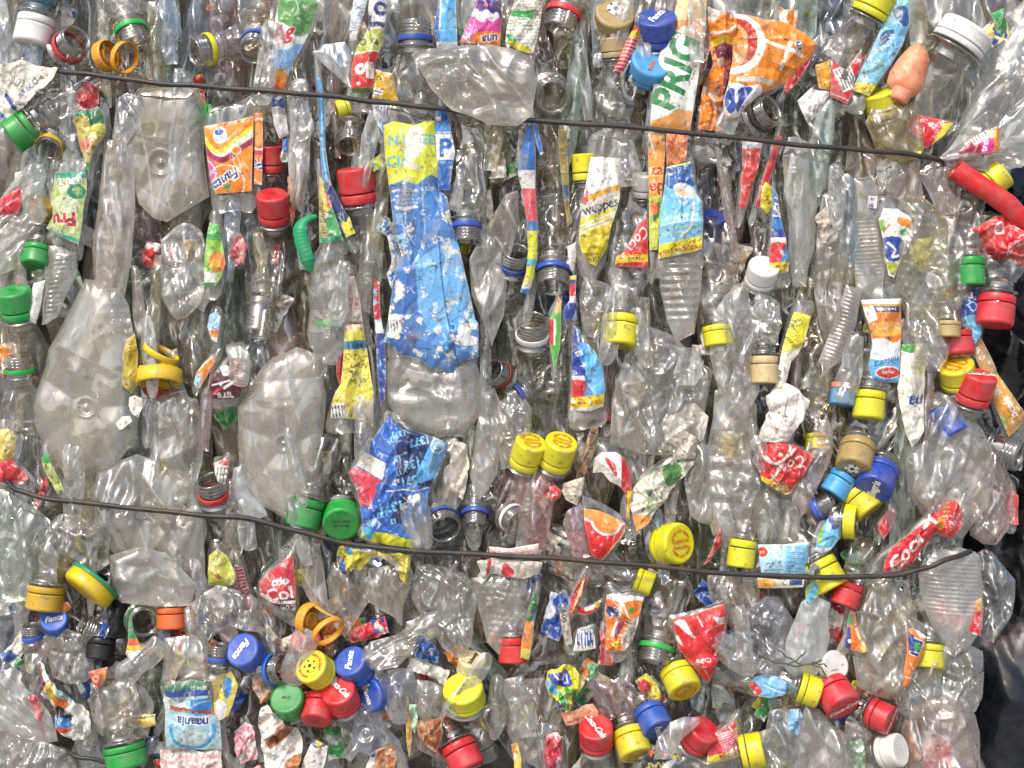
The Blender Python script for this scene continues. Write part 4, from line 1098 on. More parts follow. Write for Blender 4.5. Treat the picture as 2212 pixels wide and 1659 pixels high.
    cb('cream capped bottle pointing down left of the yellow script wrapper', 1651, 800, 31, -90, 4, 'd0b888', z=34, h=1.9, bodykw=dict(L=120, w=36, dirt='57504a'))
    cb('yellow capped bottle covered by a wrinkled clear bottle, right of the centre', 1552, 728, 33, -86, 10, YEL, z=18)
    cb('white capped bottle, cap facing out, left of the slim blue and red wrapper', 1646, 592, 34, 82, 46, 'e6e4e0', z=32, knurl=False, h=1.5, dirt=0.15)
    cb('bottle with a green cap pointing down below the crushed red wrapper on the right', 2098, 588, 29, -90, 6, '0f963a', z=34, knurl=False, h=2.1, bodykw=dict(L=130, w=30))
    cb('bottle with a red cap pointing down, right edge under the green cap', 2150, 672, 41, -98, 8, 'd22834', z=36, h=1.6, bodykw=dict(L=160, w=56, amp=6))
    cb('bottle with a ribbed gold cap pressed onto a red cap at the right', 2048, 712, 27, -92, 4, 'b8a468', z=40, h=1.3)
    cb('red capped bottle behind the ribbed gold cap at the right', 2068, 742, 36, -86, 8, 'cc2030', z=14, h=1.4)
    cb('yellow capped bottle with curved red print behind a red script cap, right side', 2068, 808, 39, 110, 30, 'd8c81c', z=22, prints=pr_ring(-20))
    cb('red capped bottle with white script on a cap tilted up right at the right side', 2108, 838, 38, 78, 24, 'd0202c', z=40, knurl=False, h=1.75, prints=pr_text(78, 24, 'Coca-Cola', spin=-8, h=0.36, sx=0.85), bodykw=dict(L=280, w=60, amp=7))
    cb('blue capped bottle behind clear folds at the right side under the yellow cap', 2046, 914, 34, -60, 20, '1c4cb0', z=14, h=1.9)
    cb('yellow capped bottle behind the red hose at the right edge', 2148, 388, 34, 40, 6, YEL, z=8, h=1.5)
    cb('yellow capped bottle covered by thin wrapper left of the long white strip top', 1262, 362, 26, 92, 4, YEL, z=18, h=2.2)
    cb('bottle with a dark blue cap squeezed in right of the pale blue wrapper', 1536, 490, 30, 90, 40, '1c3c94', z=-40, knurl=False, h=1.9)
    cb('white capped bottle behind the orange strip in the upper right half', 1392, 400, 27, 90, 20, 'dedad4', z=4, knurl=False, h=1.8)
    # ---- middle and lower rows
    cb('left one of two touching yellow caps with red round print in the centre', 1140, 978, 35, 72, 32, YEL, z=40, h=1.85, knurl=False, prints=pr_ring(-8), bodykw=dict(L=120, w=44, tint='f6dcd8'))
    cb('right one of two touching yellow caps with red round print in the centre', 1206, 978, 36, 72, 34, YEL, z=46, h=1.85, knurl=False, prints=pr_ring(-28), bodykw=dict(L=140, w=46, tint='f6dcd8'))
    cb('peach ringed bottle with a light blue cap right of the slanted ribbed bottle', 1822, 852, 28, -98, 6, '58a8dc', z=30, h=1.7, ringcol='e8946a', bodykw=dict(L=110, w=34))
    cb('yellow capped bottle below the orange and blue carton print at the right', 1877, 876, 34, -97, 8, YEL, z=36, h=1.75, knurl=False, bodykw=dict(L=90, w=30))
    cb('gold capped bottle with a football print above the two blue caps', 1848, 988, 39, -112, 34, 'a08a52', z=44, h=1.7, knurl=False, prints=pr_ball(r=0.42, cx=0.0, cy=0.1), bodykw=dict(L=130, w=38, dirt='6c665c'))
    cb('royal blue capped bottle with slanted white lettering, right of the lower gold cap', 1894, 1036, 41, -122, 40, '1a3f9e', z=46, h=1.6, knurl=False, prints=pr_text(-122, 40, 'Allegria', spin=62, h=0.42, sx=0.85, shear=0.2), bodykw=dict(L=150, w=42))
    cb('light blue capped bottle under the lower gold cap', 1812, 1048, 31, -125, 6, '3f9ed4', z=26, h=1.7)
    cb('yellow capped bottle pointing down right beneath the royal blue cap', 1862, 1084, 36, -52, 20, 'd8cc1c', z=24, h=1.6, prints=pr_ring(40))
    nb('neck with a big loose yellow cap shell hanging open, lower right', 1852, 1128, 33, -4, 20, YEL, z=40, haze=0.2, length=0.9, ringpos=(0.1, 1.1), body=False)
    nb('neck stub with a blue ring left of the loose yellow cap shell', 1800, 1082, 23, 30, 20, '2c58c8', z=34, haze=0.3, length=1.4, body=False, ringpos=(-0.4, 0.1))
    cb('large yellow capped bottle with round red print facing out above the lower wire', 1452, 1174, 45, 8, 52, YEL, z=20, h=1.15, prints=pr_ring(5), bodykw=dict(L=170, w=60))
    cb('yellow capped bottle with a dark seam pointing down above the lower wire, right half', 1602, 1196, 30, -98, 4, YEL, z=30, h=2.0, ringcol='d8dc1c', knurl=False)
    nb('clear neck with a red ring looking up, left half just above the lower wire', 454, 1036, 30, 98, 34, 'd0242c', z=40, length=1.9, haze=0.14, bodykw=dict(L=110, w=36))
    cb('green capped bottle lying on its side left of the round green cap face', 659, 1110, 37, -104, 8, '0f8c34', z=28, h=1.7, knurl=False, bodykw=dict(L=140, w=40, dirt='6c665c'))
    cb('green capped bottle whose round face with stamped date touches the lower wire', 738, 1122, 41, -82, 62, '12983a', z=22, h=1.1, knurl=False, stamp=('12.03 2009\n09:15 08', 0, (0, 0.1)), bodykw=dict(L=150, w=44, dirt='6c665c'))
    nb('wide open mouth with a blue ring inside, below the beige bottle in the centre', 962, 1144, 36, -58, 56, '2c4a94', z=40, haze=0.2, dirt='807c76', length=1.1, bodykw=dict(L=100, w=40))
    nb('small neck with a blue ring pointing down, right of the wide open mouth', 1026, 1140, 27, -92, 32, '2044a0', z=34, haze=0.25, dirt='6c6862', bodykw=dict(L=120, w=34))
    nb('clear open mouth with a white ring turned right, under the pink film in the centre', 1122, 1130, 29, -30, 52, 'eae6e2', z=46, haze=0.2, dirt='b4a4a0', length=1.3, bodykw=dict(L=100, w=36))
    cb('yellow capped bottle tucked under the lower wire beside the light blue strip', 1784, 1242, 37, -62, 14, YEL, z=26, h=1.8, prints=pr_ring())
    cb('red capped bottle below the lower wire right of the green and blue rag', 1830, 1284, 31, -112, 6, 'd01e28', z=32, h=1.7, bodykw=dict(L=90, w=30))
    nb('thick clear screw neck pointing right at the right edge of the bale', 2204, 985, 36, -20, 36, None, z=20, haze=0.2, dirt='8c8484', bodykw=dict(L=110, w=38))
    # ---- lower part
    cb('mustard yellow capped bottle pointing down at the lower left', 97, 1292, 39, -97, 4, 'c8a020', z=36, h=1.35, bodykw=dict(L=110, w=38))
    cb('bright blue capped bottle with white script below the mustard yellow cap', 118, 1342, 29, 75, 58, '2460c4', z=30, h=1.1, knurl=False, prints=pr_text(75, 58, 'Fanta', spin=12, h=0.42))
    nb('bottle neck with a blue ring at the far lower left', 66, 1350, 20, 96, 12, '2456c0', z=30, haze=0.25, length=1.9, bodykw=dict(L=100, w=30))
    nb('clear threaded neck with a torn blue band right of the small blue cap, lower left', 176, 1352, 30, 150, 30, '2450b4', z=34, haze=0.25, length=1.5, ringpos=(-0.1, 0.35), bodykw=dict(L=70, w=30))
    cb('black capped bottle in the dark gap of the lower left', 217, 1402, 30, -95, 12, '0d0d0e', z=26, h=1.5, dirt=0.1, bodykw=dict(L=140, w=34, tint='3a3a3c', dirt='141416', haze=0.8))
    nb('clear open mouth with a green ring facing out beside the black bottle', 312, 1344, 31, -10, 66, '2a7a48', z=36, haze=0.16, length=0.9, bodykw=dict(L=80, w=34))
    cb('orange capped bottle half covered, right of the green ringed mouth', 372, 1336, 33, -88, 6, 'e06420', z=10, h=1.4, knurl=False)
    cb('blue capped bottle with white script facing out, lower left of centre', 532, 1410, 38, 120, 58, '2250ae', z=38, h=1.3, knurl=False, prints=pr_text(120, 58, 'Fanta', spin=-118, h=0.42), bodykw=dict(L=120, w=36))
    nb('clear neck with a shiny blue ring pointing right beside the yellow football cap', 616, 1446, 32, 12, 36, '2468c8', z=44, haze=0.14, length=1.35, bodykw=dict(L=120, w=40))
    nb('small neck with a blue ring above the yellow and white wrapper, lower left', 474, 1392, 21, 84, 6, '2456b0', z=44, haze=0.25, length=2.0, bodykw=dict(L=90, w=26))
    cb('red capped bottle with white script behind the yellow football cap', 664, 1392, 33, 100, 50, 'c41c24', z=14, knurl=False, prints=pr_text(100, 50, 'Coca-Cola', spin=78, h=0.3))
    cb('yellow capped bottle with a coloured football print, lower left of centre', 682, 1447, 38, 128, 50, 'd0cc1c', z=52, h=1.3, knurl=True, prints=pr_ball(r=0.4, white='e4dc28', extra=lambda R: [('c8541e', [flat_text(None, None, None, None, 'intra in joc!', R, '', h=0.2, spin=40, ring=0.68), flat_text(None, None, None, None, 'cauta sub capac', R, '', h=0.17, spin=215, ring=0.68)])]), bodykw=dict(L=110, w=36))
    cb('blue capped bottle with white script under the twisted clear bottle', 766, 1440, 37, 118, 46, '2252b4', z=30, h=1.5, knurl=False, prints=pr_text(118, 46, 'Fanta', spin=100, h=0.4))
    cb('green capped bottle next to two red caps, lower left of centre', 624, 1516, 37, 104, 52, '0f8a34', z=44, h=1.2, stamp=('08:15', 0, (0, 0)), bodykw=dict(L=110, w=36))
    cb('red capped bottle with white script right of the green cap', 737, 1506, 37, 105, 42, 'd2202c', z=48, h=1.45, knurl=False, prints=pr_text(105, 42, 'Coca-Cola', spin=-38, h=0.36, sx=0.8, at=(0.1, 0.15)), bodykw=dict(L=110, w=36))
    cb('red capped bottle with a dark stamp between the green cap and red script cap', 687, 1532, 34, -98, 36, 'cc2028', z=40, h=1.7, knurl=False, stamp=('08.04\n11:22', 0, (0, 0)), bodykw=dict(L=110, w=36))
    cb('dark red capped bottle hidden between the yellow football cap and the blue ringed neck', 640, 1462, 32, 110, 20, '9c1820', z=6)
    cb('blue capped bottle behind clear plastic right of the red script cap', 812, 1500, 38, 175, 50, '2250b0', z=12, h=1.3, knurl=False, prints=pr_text(175, 50, 'Fanta', spin=-60, h=0.34))
    cb('large flat topped yellow capped bottle in the lower middle, with a black stamp', 1003, 1500, 44, 100, 40, 'd4d41e', z=40, h=1.15, stamp=('2009.08.12', 72, (0, 0)), bodykw=dict(L=110, w=44))
    nb('open mouth with a yellow green ring facing out right of the large yellow cap', 1072, 1552, 26, 10, 66, 'c4c42c', z=40, haze=0.2, length=0.9, bodykw=dict(L=90, w=34))
    cb('cream capped bottle with dark lettering behind the large yellow cap', 1018, 1438, 30, 80, 30, 'd6cc9c', z=14, h=1.4, knurl=False, prints=pr_text(80, 30, 'Schwep', col='3c3c30', spin=55, h=0.3, shear=0))
    cb('red capped bottle behind the pimpled clear bottle, under the lower wire', 1108, 1404, 32, -88, 4, 'd4242c', z=10, h=1.7)
    nb('clear neck with a green ring pointing down right beside the red cone shaped wrapper', 1412, 1432, 34, -104, 16, '22a840', z=40, haze=0.25, dirt='948c80', length=1.4, bodykw=dict(L=140, w=44))
    cb('yellow capped bottle with red print under the red cone shaped wrapper', 1471, 1470, 38, -68, 40, 'd8cc1c', z=44, h=1.5, prints=pr_ring(60), bodykw=dict(L=100, w=36))
    cb('red capped bottle with white script facing out, bottom edge right of centre', 1288, 1588, 37, 95, 36, 'c81e2a', z=42, h=1.55, knurl=False, prints=pr_text(95, 36, 'Coca-Cola', spin=-55, h=0.36, sx=0.9), bodykw=dict(L=110, w=36))
    cb('yellow capped bottle with round print between red script cap and black wrapper, bottom edge', 1366, 1606, 37, -72, 34, 'd4c41c', z=40, h=1.6, prints=pr_ring(10), bodykw=dict(L=110, w=36))
    cb('blue capped bottle with white script at the bottom edge behind the clear film', 1412, 1556, 36, -62, 42, '2450a8', z=36, h=1.6, knurl=False, prints=pr_text(-62, 42, 'Fanta', spin=-58, h=0.42), bodykw=dict(L=100, w=36))
    cb('plain red capped bottle at the bottom edge right of the clear film', 1510, 1590, 36, 60, 34, 'c4202c', z=32, h=1.5, knurl=False)
    cb('yellow ribbed capped bottle right of the red wrapper with fine print, bottom edge', 1625, 1622, 38, 12, 8, YEL, z=36, h=1.3)
    cb('yellow capped bottle with a dark seam above the red script cap at the lower right', 1748, 1490, 34, -18, 6, YEL, z=30, h=1.4, knurl=False)
    cb('red capped bottle with white script pointing down right at the lower right', 1808, 1504, 40, -62, 42, 'c8202c', z=40, h=1.6, knurl=False, prints=pr_text(-62, 42, 'Coca-Cola', spin=38, h=0.34, sx=0.85), bodykw=dict(L=90, w=34))
    cb('red capped bottle with upright white script left of the orange tag at the lower right', 1902, 1548, 33, -20, 34, 'c41e2c', z=34, h=1.5, knurl=False, prints=pr_text(-20, 34, 'Coca-Cola', spin=68, h=0.34, sx=0.85), bodykw=dict(L=110, w=34))
    cb('white ribbed cap bottle at the bottom edge, lower right', 1926, 1622, 36, 20, 40, 'dcdad2', z=40, h=1.3, dirt=0.3, bodykw=dict(L=100, w=36))
    cb('white capped bottle, smooth round cap, above the red script cap at the lower right', 1800, 1438, 33, 30, 66, 'dedcd6', z=28, h=0.7, knurl=False)
    cb('yellow capped bottle behind lumpy clear plastic right of the orange strip, lower right', 2006, 1418, 34, -96, 12, 'd4cc20', z=12, h=1.5, knurl=False)
    cb('red capped bottle with white script cut by the bottom edge left of centre', 1000, 1634, 38, -62, 20, 'cc202c', z=30, h=1.6, knurl=False, prints=pr_text(-62, 20, 'Coca-Cola', spin=10, h=0.3))
    cb('wide green capped bottle at the bottom edge, lower left', 272, 1632, 45, -78, 4, '149a3c', z=38, h=1.1, knurl=False, bodykw=dict(L=120, w=50))
    cb('yellow capped bottle just under the lower wire behind a yellow tinged bottle', 1392, 1258, 26, -20, 8, YEL, z=18, h=1.5, knurl=False)
    cb('blue capped bottle beneath the brown tinged clear bottle', 820, 1352, 22, -90, 6, '1c3f9c', z=2)
    cb('blue capped bottle cut off right of the white and blue wrapper, lower left', 505, 1510, 22, 60, 30, '2050b0', z=10)
    cb('small yellow capped bottle behind the peach ring at the right', 1765, 955, 26, -90, 10, YEL, z=10)

# ================================================================ things with a shape of their own
def odd():
    # flip lids
    for (x, y, r, ang, tilt, col, lab) in ((232, 118, 34, 12, 30, 'eaa420', 'amber yellow flip lid with its strap torn open under the green ringed neck, top left'),
                                       (672, 1340, 36, -10, 34, 'e6a01e', 'orange yellow ribbed flip lid hanging open below the dark red wrapper'),
                                       (340, 790, 40, 95, 8, 'e8c40e', 'bright yellow flip top lid standing open at the left, above the thick ring')):
        T = Thing('flip_lid', lab, 'bottle cap', x, y, 44, 'flip top lids')
        fr = frame(ang, tilt); d = fr[0]
        m = plastic(col, 0.36, 0.4)
        org = np.array([x, y, 40.0])
        def kn(R, H, TH): return R - (R > r * 0.97) * 0.035 * r * (np.cos(TH * 40) > 0), H
        lathe(T, org - d * 16, fr, [(r * 0.9, 22), (r, 20), (r, 14), (r, 8), (r, 2), (r * 0.97, 0), (r * 0.6, -1), (0.1, -1)], 100, m, 'lid', mod=kn)
        lathe(T, org - d * 16, fr, [(r * 0.86, 20), (r * 0.84, 4), (r * 0.5, 3), (r * 0.48, 18), (r * 0.44, 20), (r * 0.42, 4), (0.1, 3)], 64, m, 'plug')
        # strap and band
        o2 = org + d * 34 + np.array([6, 12, -6])
        fr2 = frame(ang - 35, tilt)
        lathe(T, o2, fr2, [(r * 0.98, 0), (r * 1.04, 1), (r * 1.05, 12), (r * 1.0, 14), (r * 0.94, 13), (r * 0.94, 1), (r * 0.98, 0)], 72, m, 'band')
        a = org + d * 4 + fr[1] * r * 0.9; b = o2 + fr2[1] * r * 0.9
        th = []
        for q in np.linspace(0, 1, 12):
            c = a * (1 - q) + b * q + np.array([0, 0, 10 * sin(q * pi)])
            for sgn in (-1, 1):
                th.append(c + fr[2] * sgn * 8); 
        P = np.array(th); P2 = P + np.array([0, 0, -3.0]); n = len(P)
        F = [[2 * i, 2 * i + 1, 2 * i + 3, 2 * i + 2] for i in range(11)]
        F2 = [[f[3] + n, f[2] + n, f[1] + n, f[0] + n] for f in F]
        Fs = [[2 * i, 2 * i + 2, 2 * i + 2 + n, 2 * i + n] for i in range(11)] + [[2 * i + 3, 2 * i + 1, 2 * i + 1 + n, 2 * i + 3 + n] for i in range(11)]
        T.part('strap', np.vstack([P, P2]), np.array(F + F2 + Fs), m)
    # thick yellow ring under the flip lid
    T = Thing('neck_ring', 'thick bright yellow ring below the yellow flip lid, with red beneath it', 'bottle ring', 345, 815, 36)
    fr = frame(-88, 16)
    lathe(T, (345, 800, 34), fr, [(42, 0), (48, 1), (49, 28), (46, 32), (40, 31), (39, 2), (42, 0)], 80, plastic('e4bc10', 0.36, 0.5), 'ring')
    # big yellow disc lid with a green rim
    T = Thing('jar_lid', 'big yellow lid tipped on its side with a green rim, lower left', 'jar lid', 186, 1274, 44)
    fr = frame(-128, 24)
    lathe(T, (196, 1264, 36), fr, [(52, -8), (58, -6), (58, 16), (56, 20), (50, 24), (30, 25), (0.1, 25)], 100, plastic('e0c010', 0.34, 0.4), 'lid')
    lathe(T, (196, 1264, 36), fr, [(50, -16), (60, -15), (61, -8), (60, -6), (52, -6)], 80, plastic('1c8a56', 0.36, 0.3), 'rim')
    # salmon container
    T = Thing('squeeze_bottle', 'salmon pink dented squeeze bottle with a ribbed collar, upper right', 'bottle', 1965, 165, 56)
    P = [(1988, 90), (1996, 100), (2006, 112), (2010, 132), (2001, 168), (1998, 190), (1984, 206), (1962, 212), (1942, 202), (1922, 186), (1917, 176), (1924, 152), (1940, 128), (1956, 110), (1966, 100)]
    pillow(T, P, 50, thick=26, amp=3, scale=70, mat=plastic('e8946c', 0.4, 0.5), step=3, k=18, smooth=False)
    fr = frame(242, 6)
    def kn(R, H, TH): return R - (R > 21) * 1.0 * (np.cos(TH * 40) > 0), H
    lathe(T, (1950, 196, 54), fr, [(16, 0), (23, 0), (23, 10), (22.5, 20), (21.5, 28), (18, 29), (0.1, 29)], 100, plastic('e48e68', 0.4, 0.5), 'collar', mod=kn)
    # red hose
    T = Thing('hose', 'thick red scratched hose bent across the right edge', 'hose', 2140, 420, 50)
    Q = [(2066, 366, 48), (2100, 392, 54), (2140, 418, 54), (2185, 450, 46), (2240, 512, 20), (2280, 590, -10)]
    wirecurve(T, Q, 23, plastic('d2262a', 0.38, 0.5), 'tube', 4, 0.6, 28)
    fr = frame(146, 10)
    lathe(T, (2068, 368, 48), fr, [(23, -4), (23.6, 2), (22, 4), (17, 4), (16, -10), (16, -30)], 48, plastic('b81e22', 0.4, 0.4), 'end_rim')
    # green strap
    T = Thing('plastic_strap', 'bright green ribbed strap looped between the red cap and the tea wrapper', 'strap', 665, 530, 40)
    L1, L2 = catmull(np.array([(683, 466, 30), (664, 474, 44), (650, 492, 48), (652, 520, 48), (662, 552, 46), (672, 588, 36)], float), 70), None
    Tn = np.gradient(L1, axis=0); N_ = np.cross(Tn, [0, 0, 1.0]); N_ /= np.linalg.norm(N_, axis=1)[:, None]
    wd = np.interp(np.arange(70), [0, 16, 30, 60, 69], [5, 8, 15, 15, 6])[:, None]
    rb = (np.cos(np.arange(70) * 1.7) * 0.35)[:, None] * np.array([0, 0, 1.0])
    P = np.stack([L1 - N_ * wd + rb, L1 + N_ * wd + rb + np.array([0, 0, 6.0]), L1 + N_ * wd + rb + np.array([0, 0, 1.0]), L1 - N_ * wd + rb - np.array([0, 0, 5.0])], 1)
    T.part('strap', P.reshape(-1, 3), gridfaces(70, 4, True), plastic('1c9a68', 0.42, 0.3))
    # curled lip of a split neck
    T = Thing('split_neck', 'split and curled clear neck rim beside the pale sky blue cap', 'bottle neck', 1362, 175, 46)
    for k in range(4):
        o = k * 4.5
        wirecurve(T, [(1374 + o * 0.3, 122, 50), (1366 - o, 130, 54), (1352 - o * 0.6, 150, 56), (1346 - o * 0.3, 176, 54), (1350, 202 + o * 0.5, 52), (1366, 212 + o * 0.4, 50), (1374 - o * 0.3, 190, 50), (1364 - o * 0.4, 174, 50), (1372, 152, 50), (1380, 136, 46)], 3.6, pet('e6e2dc', '9a948a', 0.3, 0.06, 0.2), 'thread_rim', 3 + k, 0.6, 10)
    # black crushed bottle and twig
    T = Thing('crushed_bottle', 'black crushed bottle in the lower left beside the yellow lid', 'bottle', 245, 1345, 20)
    pillow(T, [(235, 1290), (270, 1305), (276, 1340), (268, 1380), (252, 1400), (226, 1390), (212, 1362), (222, 1320)], 16, thick=18, amp=9, scale=40, mat=plastic('111214', 0.35, 0.1), smooth=False)
    T = Thing('dry_twig', 'dry grassy twig caught on the silver film bag', 'twig', 1740, 1425, 62)
    for k, Q in enumerate([[(1640, 1418, 62), (1690, 1432, 66), (1730, 1438, 68), (1775, 1425, 66)], [(1700, 1437, 66), (1725, 1420, 68), (1740, 1408, 68)], [(1745, 1432, 68), (1770, 1440, 66), (1786, 1462, 60)], [(1752, 1430, 68), (1778, 1434, 66), (1786, 1442, 60)], [(1735, 1436, 68), (1700, 1418, 66), (1680, 1404, 64)]]):
        wirecurve(T, Q, 1.5 if k else 1.9, plastic('4a4a34', 0.7, 0.3), 'stem', k, 1.4, 6)
caps()
odd()
print("caps", len(bpy.data.objects))

# ================================================================ printed wrappers
def wrappers():
    B = dict()
    def f(p):   # orange wrapper, upper left
        p.bg('f08a1c')
        p.line('f4f0e4', 17, [(440, 303), (455, 330), (480, 338), (510, 318), (550, 285)])
        p.line('9c1f45', 12, [(440, 316), (458, 338), (485, 346), (515, 326), (552, 300)])
        p.line('d8d820', 9, [(442, 300), (458, 322), (480, 328), (508, 306), (552, 270)])
        p.ell('e0408c', 452, 368, 18, 26, 20); p.line('fbeee0', 2.5, [(440, 342), (455, 352), (468, 372), (462, 392)])
        p.ell('f3efe6', 476, 293, 15, 19); p.ell('2a55a8', 474, 286, 10, 7); p.lines('3a5590', 466, 296, 486, 306, 3, 15)
        p.ell('f3e2c8', 512, 326, 11, 9, 20); p.ell('f08a1c', 512, 326, 8, 6.5, 20); p.line('f3e2c8', 2, [(504, 336), (506, 350), (512, 362), (520, 364), (518, 348), (510, 334)])
        p.ell('fbeede', 488, 396, 42, 40, 0, 0.94)
        p.text('1f2f80', 'Fanta', 489, 388, 21, 213, 0.03, 0.3, 1.0, out='fbf4ea', ow=2.6)
        p.ell('35a048', 492, 403, 9, 5, 30); p.lines('7a3a10', 475, 262, 545, 268, 2, 11)
        p.wear(0.02, sc=5)
    lb('bright orange wrapper with upside down blue lettering on a clear bottle, upper left', [(440, 273), (500, 262), (548, 251), (546, 330), (544, 413), (505, 416), (466, 419), (456, 391), (446, 330)], f, z=44, amp=1.6, bulge=8, along=1.5)
    def f(p):
        p.bg('ee7d18'); p.ell('f6e9d2', 560, 290, 24, 36); p.ell('e87020', 560, 290, 20, 31); p.ell('f0a050', 558, 290, 14, 24)
        p.text('1f2f80', 'Fa', 557, 356, 22, 190, 0.03, out='fbf4ea'); p.ell('c43060', 560, 330, 14, 5); p.line('f6e9d2', 3, [(548, 386), (560, 396), (567, 398)])
    lb('narrow orange wrapper strip with a fruit slice, edge on beside the bright orange wrapper', [(549, 243), (567, 243), (568, 320), (566, 400), (549, 398)], f, z=38, amp=1, bulge=6, bamp=4)
    def f(p):   # the large blue one
        p.bg('4a80c0')
        p.poly('d6dc34', [(820, 250), (950, 250), (950, 385), (930, 378), (900, 400), (870, 392), (836, 402), (820, 402)])
        p.text('62b8c4', 'N UREE', 890, 304, 21, 2, 0.03); p.text('62b8c4', 'CIA', 862, 350, 22, 3, 0.03)
        p.ell('e6e4d4', 895, 312, 20, 42, -10); p.ell('d6dc34', 905, 350, 9, 8); p.ell('d8d4c4', 890, 360, 22, 6, -20)
        p.ell('eee8e6', 851, 412, 5); p.ell('c03040', 851, 410, 4, 2); p.text('e8ecf4', 'PERK-COLA', 878, 413, 6.5, 2); p.text('e8ecf4', 'G 2,25L', 925, 408, 7, 8)
        for i, t in enumerate(('PERFECTA LA', 'BAUTURA RACORITOARE', 'CU CARBOGAZ')): p.text('cfe0f4', t, 874 + i * 3, 424 + i * 8, 4.6, 3, 0.0)
        p.poly('e4ecf4', [(853, 446), (875, 450), (900, 444), (905, 450), (876, 457), (854, 453)])
        for i in range(6): p.line('b8d4f0', 1.5, [(856, 464 + i * 4), (870, 466 + i * 4)], False)
        p.poly('9ccbe6', [(858, 508), (880, 504), (884, 520), (876, 540), (860, 536)]); p.text('2a5fa8', 'FILTRA', 870, 520, 4.5, 2)
        p.poly('6cace0', [(900, 560), (1010, 500), (1040, 640), (1040, 700), (930, 720), (900, 660)])
        p.poly('3c6eb4', [(838, 600), (900, 590), (905, 690), (880, 780), (838, 730)])
        p.poly('e9e6de', [(838, 678), (872, 680), (870, 700), (864, 734), (836, 728)]); p.lines('6a7a94', 842, 684, 866, 724, 6, -86)
        p.text('e8f2fa', 'internat', 963, 570, 12, 78, 0.02, 0.2); p.text('e8f2fa', 'taste', 985, 590, 9, 80, 0.0, 0.2); p.text('f2f6fa', 'pinch', 938, 672, 12, 82, 0.02, 0.2)
        p.ell('7cc4ec', 977, 708, 11, 11); p.ell('2f70b8', 977, 708, 6, 6); p.line('7cc4ec', 4, [(966, 700), (958, 690)]); p.line('7cc4ec', 3, [(958, 720), (964, 732), (956, 744)])
        for (x, y) in ((954, 740), (966, 752), (948, 756), (972, 738), (960, 726)): p.ell('7cc4ec', x, y, 4, 3)
        p.poly('eef0ee', [(1002, 698), (1030, 700), (1030, 712), (1018, 712), (1016, 724), (1032, 730), (1030, 744), (1004, 748), (980, 742), (984, 732), (996, 734)])
        p.line('5ab0e4', 3, [(985, 752), (1005, 758), (1020, 752), (1030, 760)])
        p.line('5a90cc', 2, [(905, 480), (915, 640), (900, 780)]); p.line('2c5c9e', 3, [(948, 500), (960, 640), (990, 790)])
        y0 = p.Y > 455
        c = p.c.copy(); p.wear(0.38, 'dfdcd4', 13.0); p.wear(0.12, 'e6e3da', 6.0)
        p.c = np.where((y0 | (p.r.rand(len(p.X)) < 0.08))[:, None], p.c, c)
    lb('large scuffed blue wrapper with a bright yellow top on a tall bottle, the biggest label', [(828, 271), (850, 262), (872, 266), (893, 271), (915, 262), (938, 260), (944, 330), (948, 406), (966, 426), (976, 476), (992, 533), (1013, 627), (1026, 689), (1034, 700), (1034, 772), (1005, 778), (990, 784), (982, 808), (930, 796), (905, 776), (870, 768), (830, 738), (838, 690), (846, 632), (855, 585), (867, 549), (857, 518), (849, 476), (841, 406), (832, 340)], f, z=50, amp=3.6, scale=64, bulge=20, k=22, along=1.16, across=1.02, bthick=20, step=1.6, aniso=0.75)
    def f(p):
        p.bg('2e66b4'); p.text('101c38', '737', 955, 256, 11, 0, 0.03); p.poly('dfe6ec', [(940, 291), (985, 291), (985, 346), (940, 346)])
        p.text('2e66b4', 'P', 963, 320, 38, 0, 0.04); p.poly('3a8ad0', [(940, 270), (985, 270), (985, 286), (940, 286)]); p.line('e8eef2', 2, [(944, 287), (980, 287)]); p.line('7ab8e4', 2, [(948, 352), (976, 352)]); p.text('dfe6ec', '.Al.', 975, 362, 7, 0); p.wear(0.15)
    lb('blue strip with the number 737 and a white letter P, right of yellow print', [(943, 232), (966, 236), (972, 270), (978, 300), (983, 330), (976, 375), (972, 412), (947, 410), (943, 330), (940, 280)], f, z=46, amp=3, bulge=8)
    def f(p):
        p.bg('b8c4cc'); p.wear(0.6, 'e8e6e0', 5); p.poly('2a66b0', [(800, 430), (812, 500), (806, 520), (796, 470)]); p.poly('d6dc40', [(778, 356), (822, 330), (828, 350), (795, 400), (778, 430)])
        p.poly('4ab4d4', [(795, 360), (812, 350), (808, 366), (796, 374)])
    lb('yellow and white torn edge of a blue wrapper folded back at its left side', [(826, 330), (828, 360), (806, 372), (796, 405), (803, 440), (796, 450), (778, 448), (774, 425), (782, 380), (795, 350)], f, z=40, amp=4, bulge=6, body=False, name='torn_wrapper', cat='wrapper')
    def f(p):
        p.bg('c9d3da'); p.wear(0.5, '2f6cb4', 6); p.wear(0.2, 'eeece6', 4)
    scrap('shredded blue and white film along the left flank of the large blue wrapper', [(822, 462), (840, 470), (858, 520), (862, 560), (855, 600), (848, 628), (838, 600), (846, 560), (836, 510), (812, 500)], f, z=44, torn=3, amp=5)
    def f(p):   # lower crumpled blue
        p.bg('2a60b4')
        p.poly('182f62', [(866, 915), (972, 955), (962, 1000), (935, 1050), (860, 1046), (856, 980)])
        p.poly('5aa6dc', [(930, 960), (968, 955), (950, 1030), (905, 1042), (890, 1060), (905, 1010)])
        p.poly('3c78c4', [(884, 1050), (925, 1060), (920, 1120), (900, 1175), (860, 1160), (870, 1080)])
        p.poly('e6e1d6', [(786, 975), (836, 1000), (828, 1036), (768, 1004)]); p.poly('d84a5c', [(760, 1004), (826, 1036), (812, 1050), (815, 1060), (800, 1094), (778, 1092), (772, 1060), (752, 1022)])
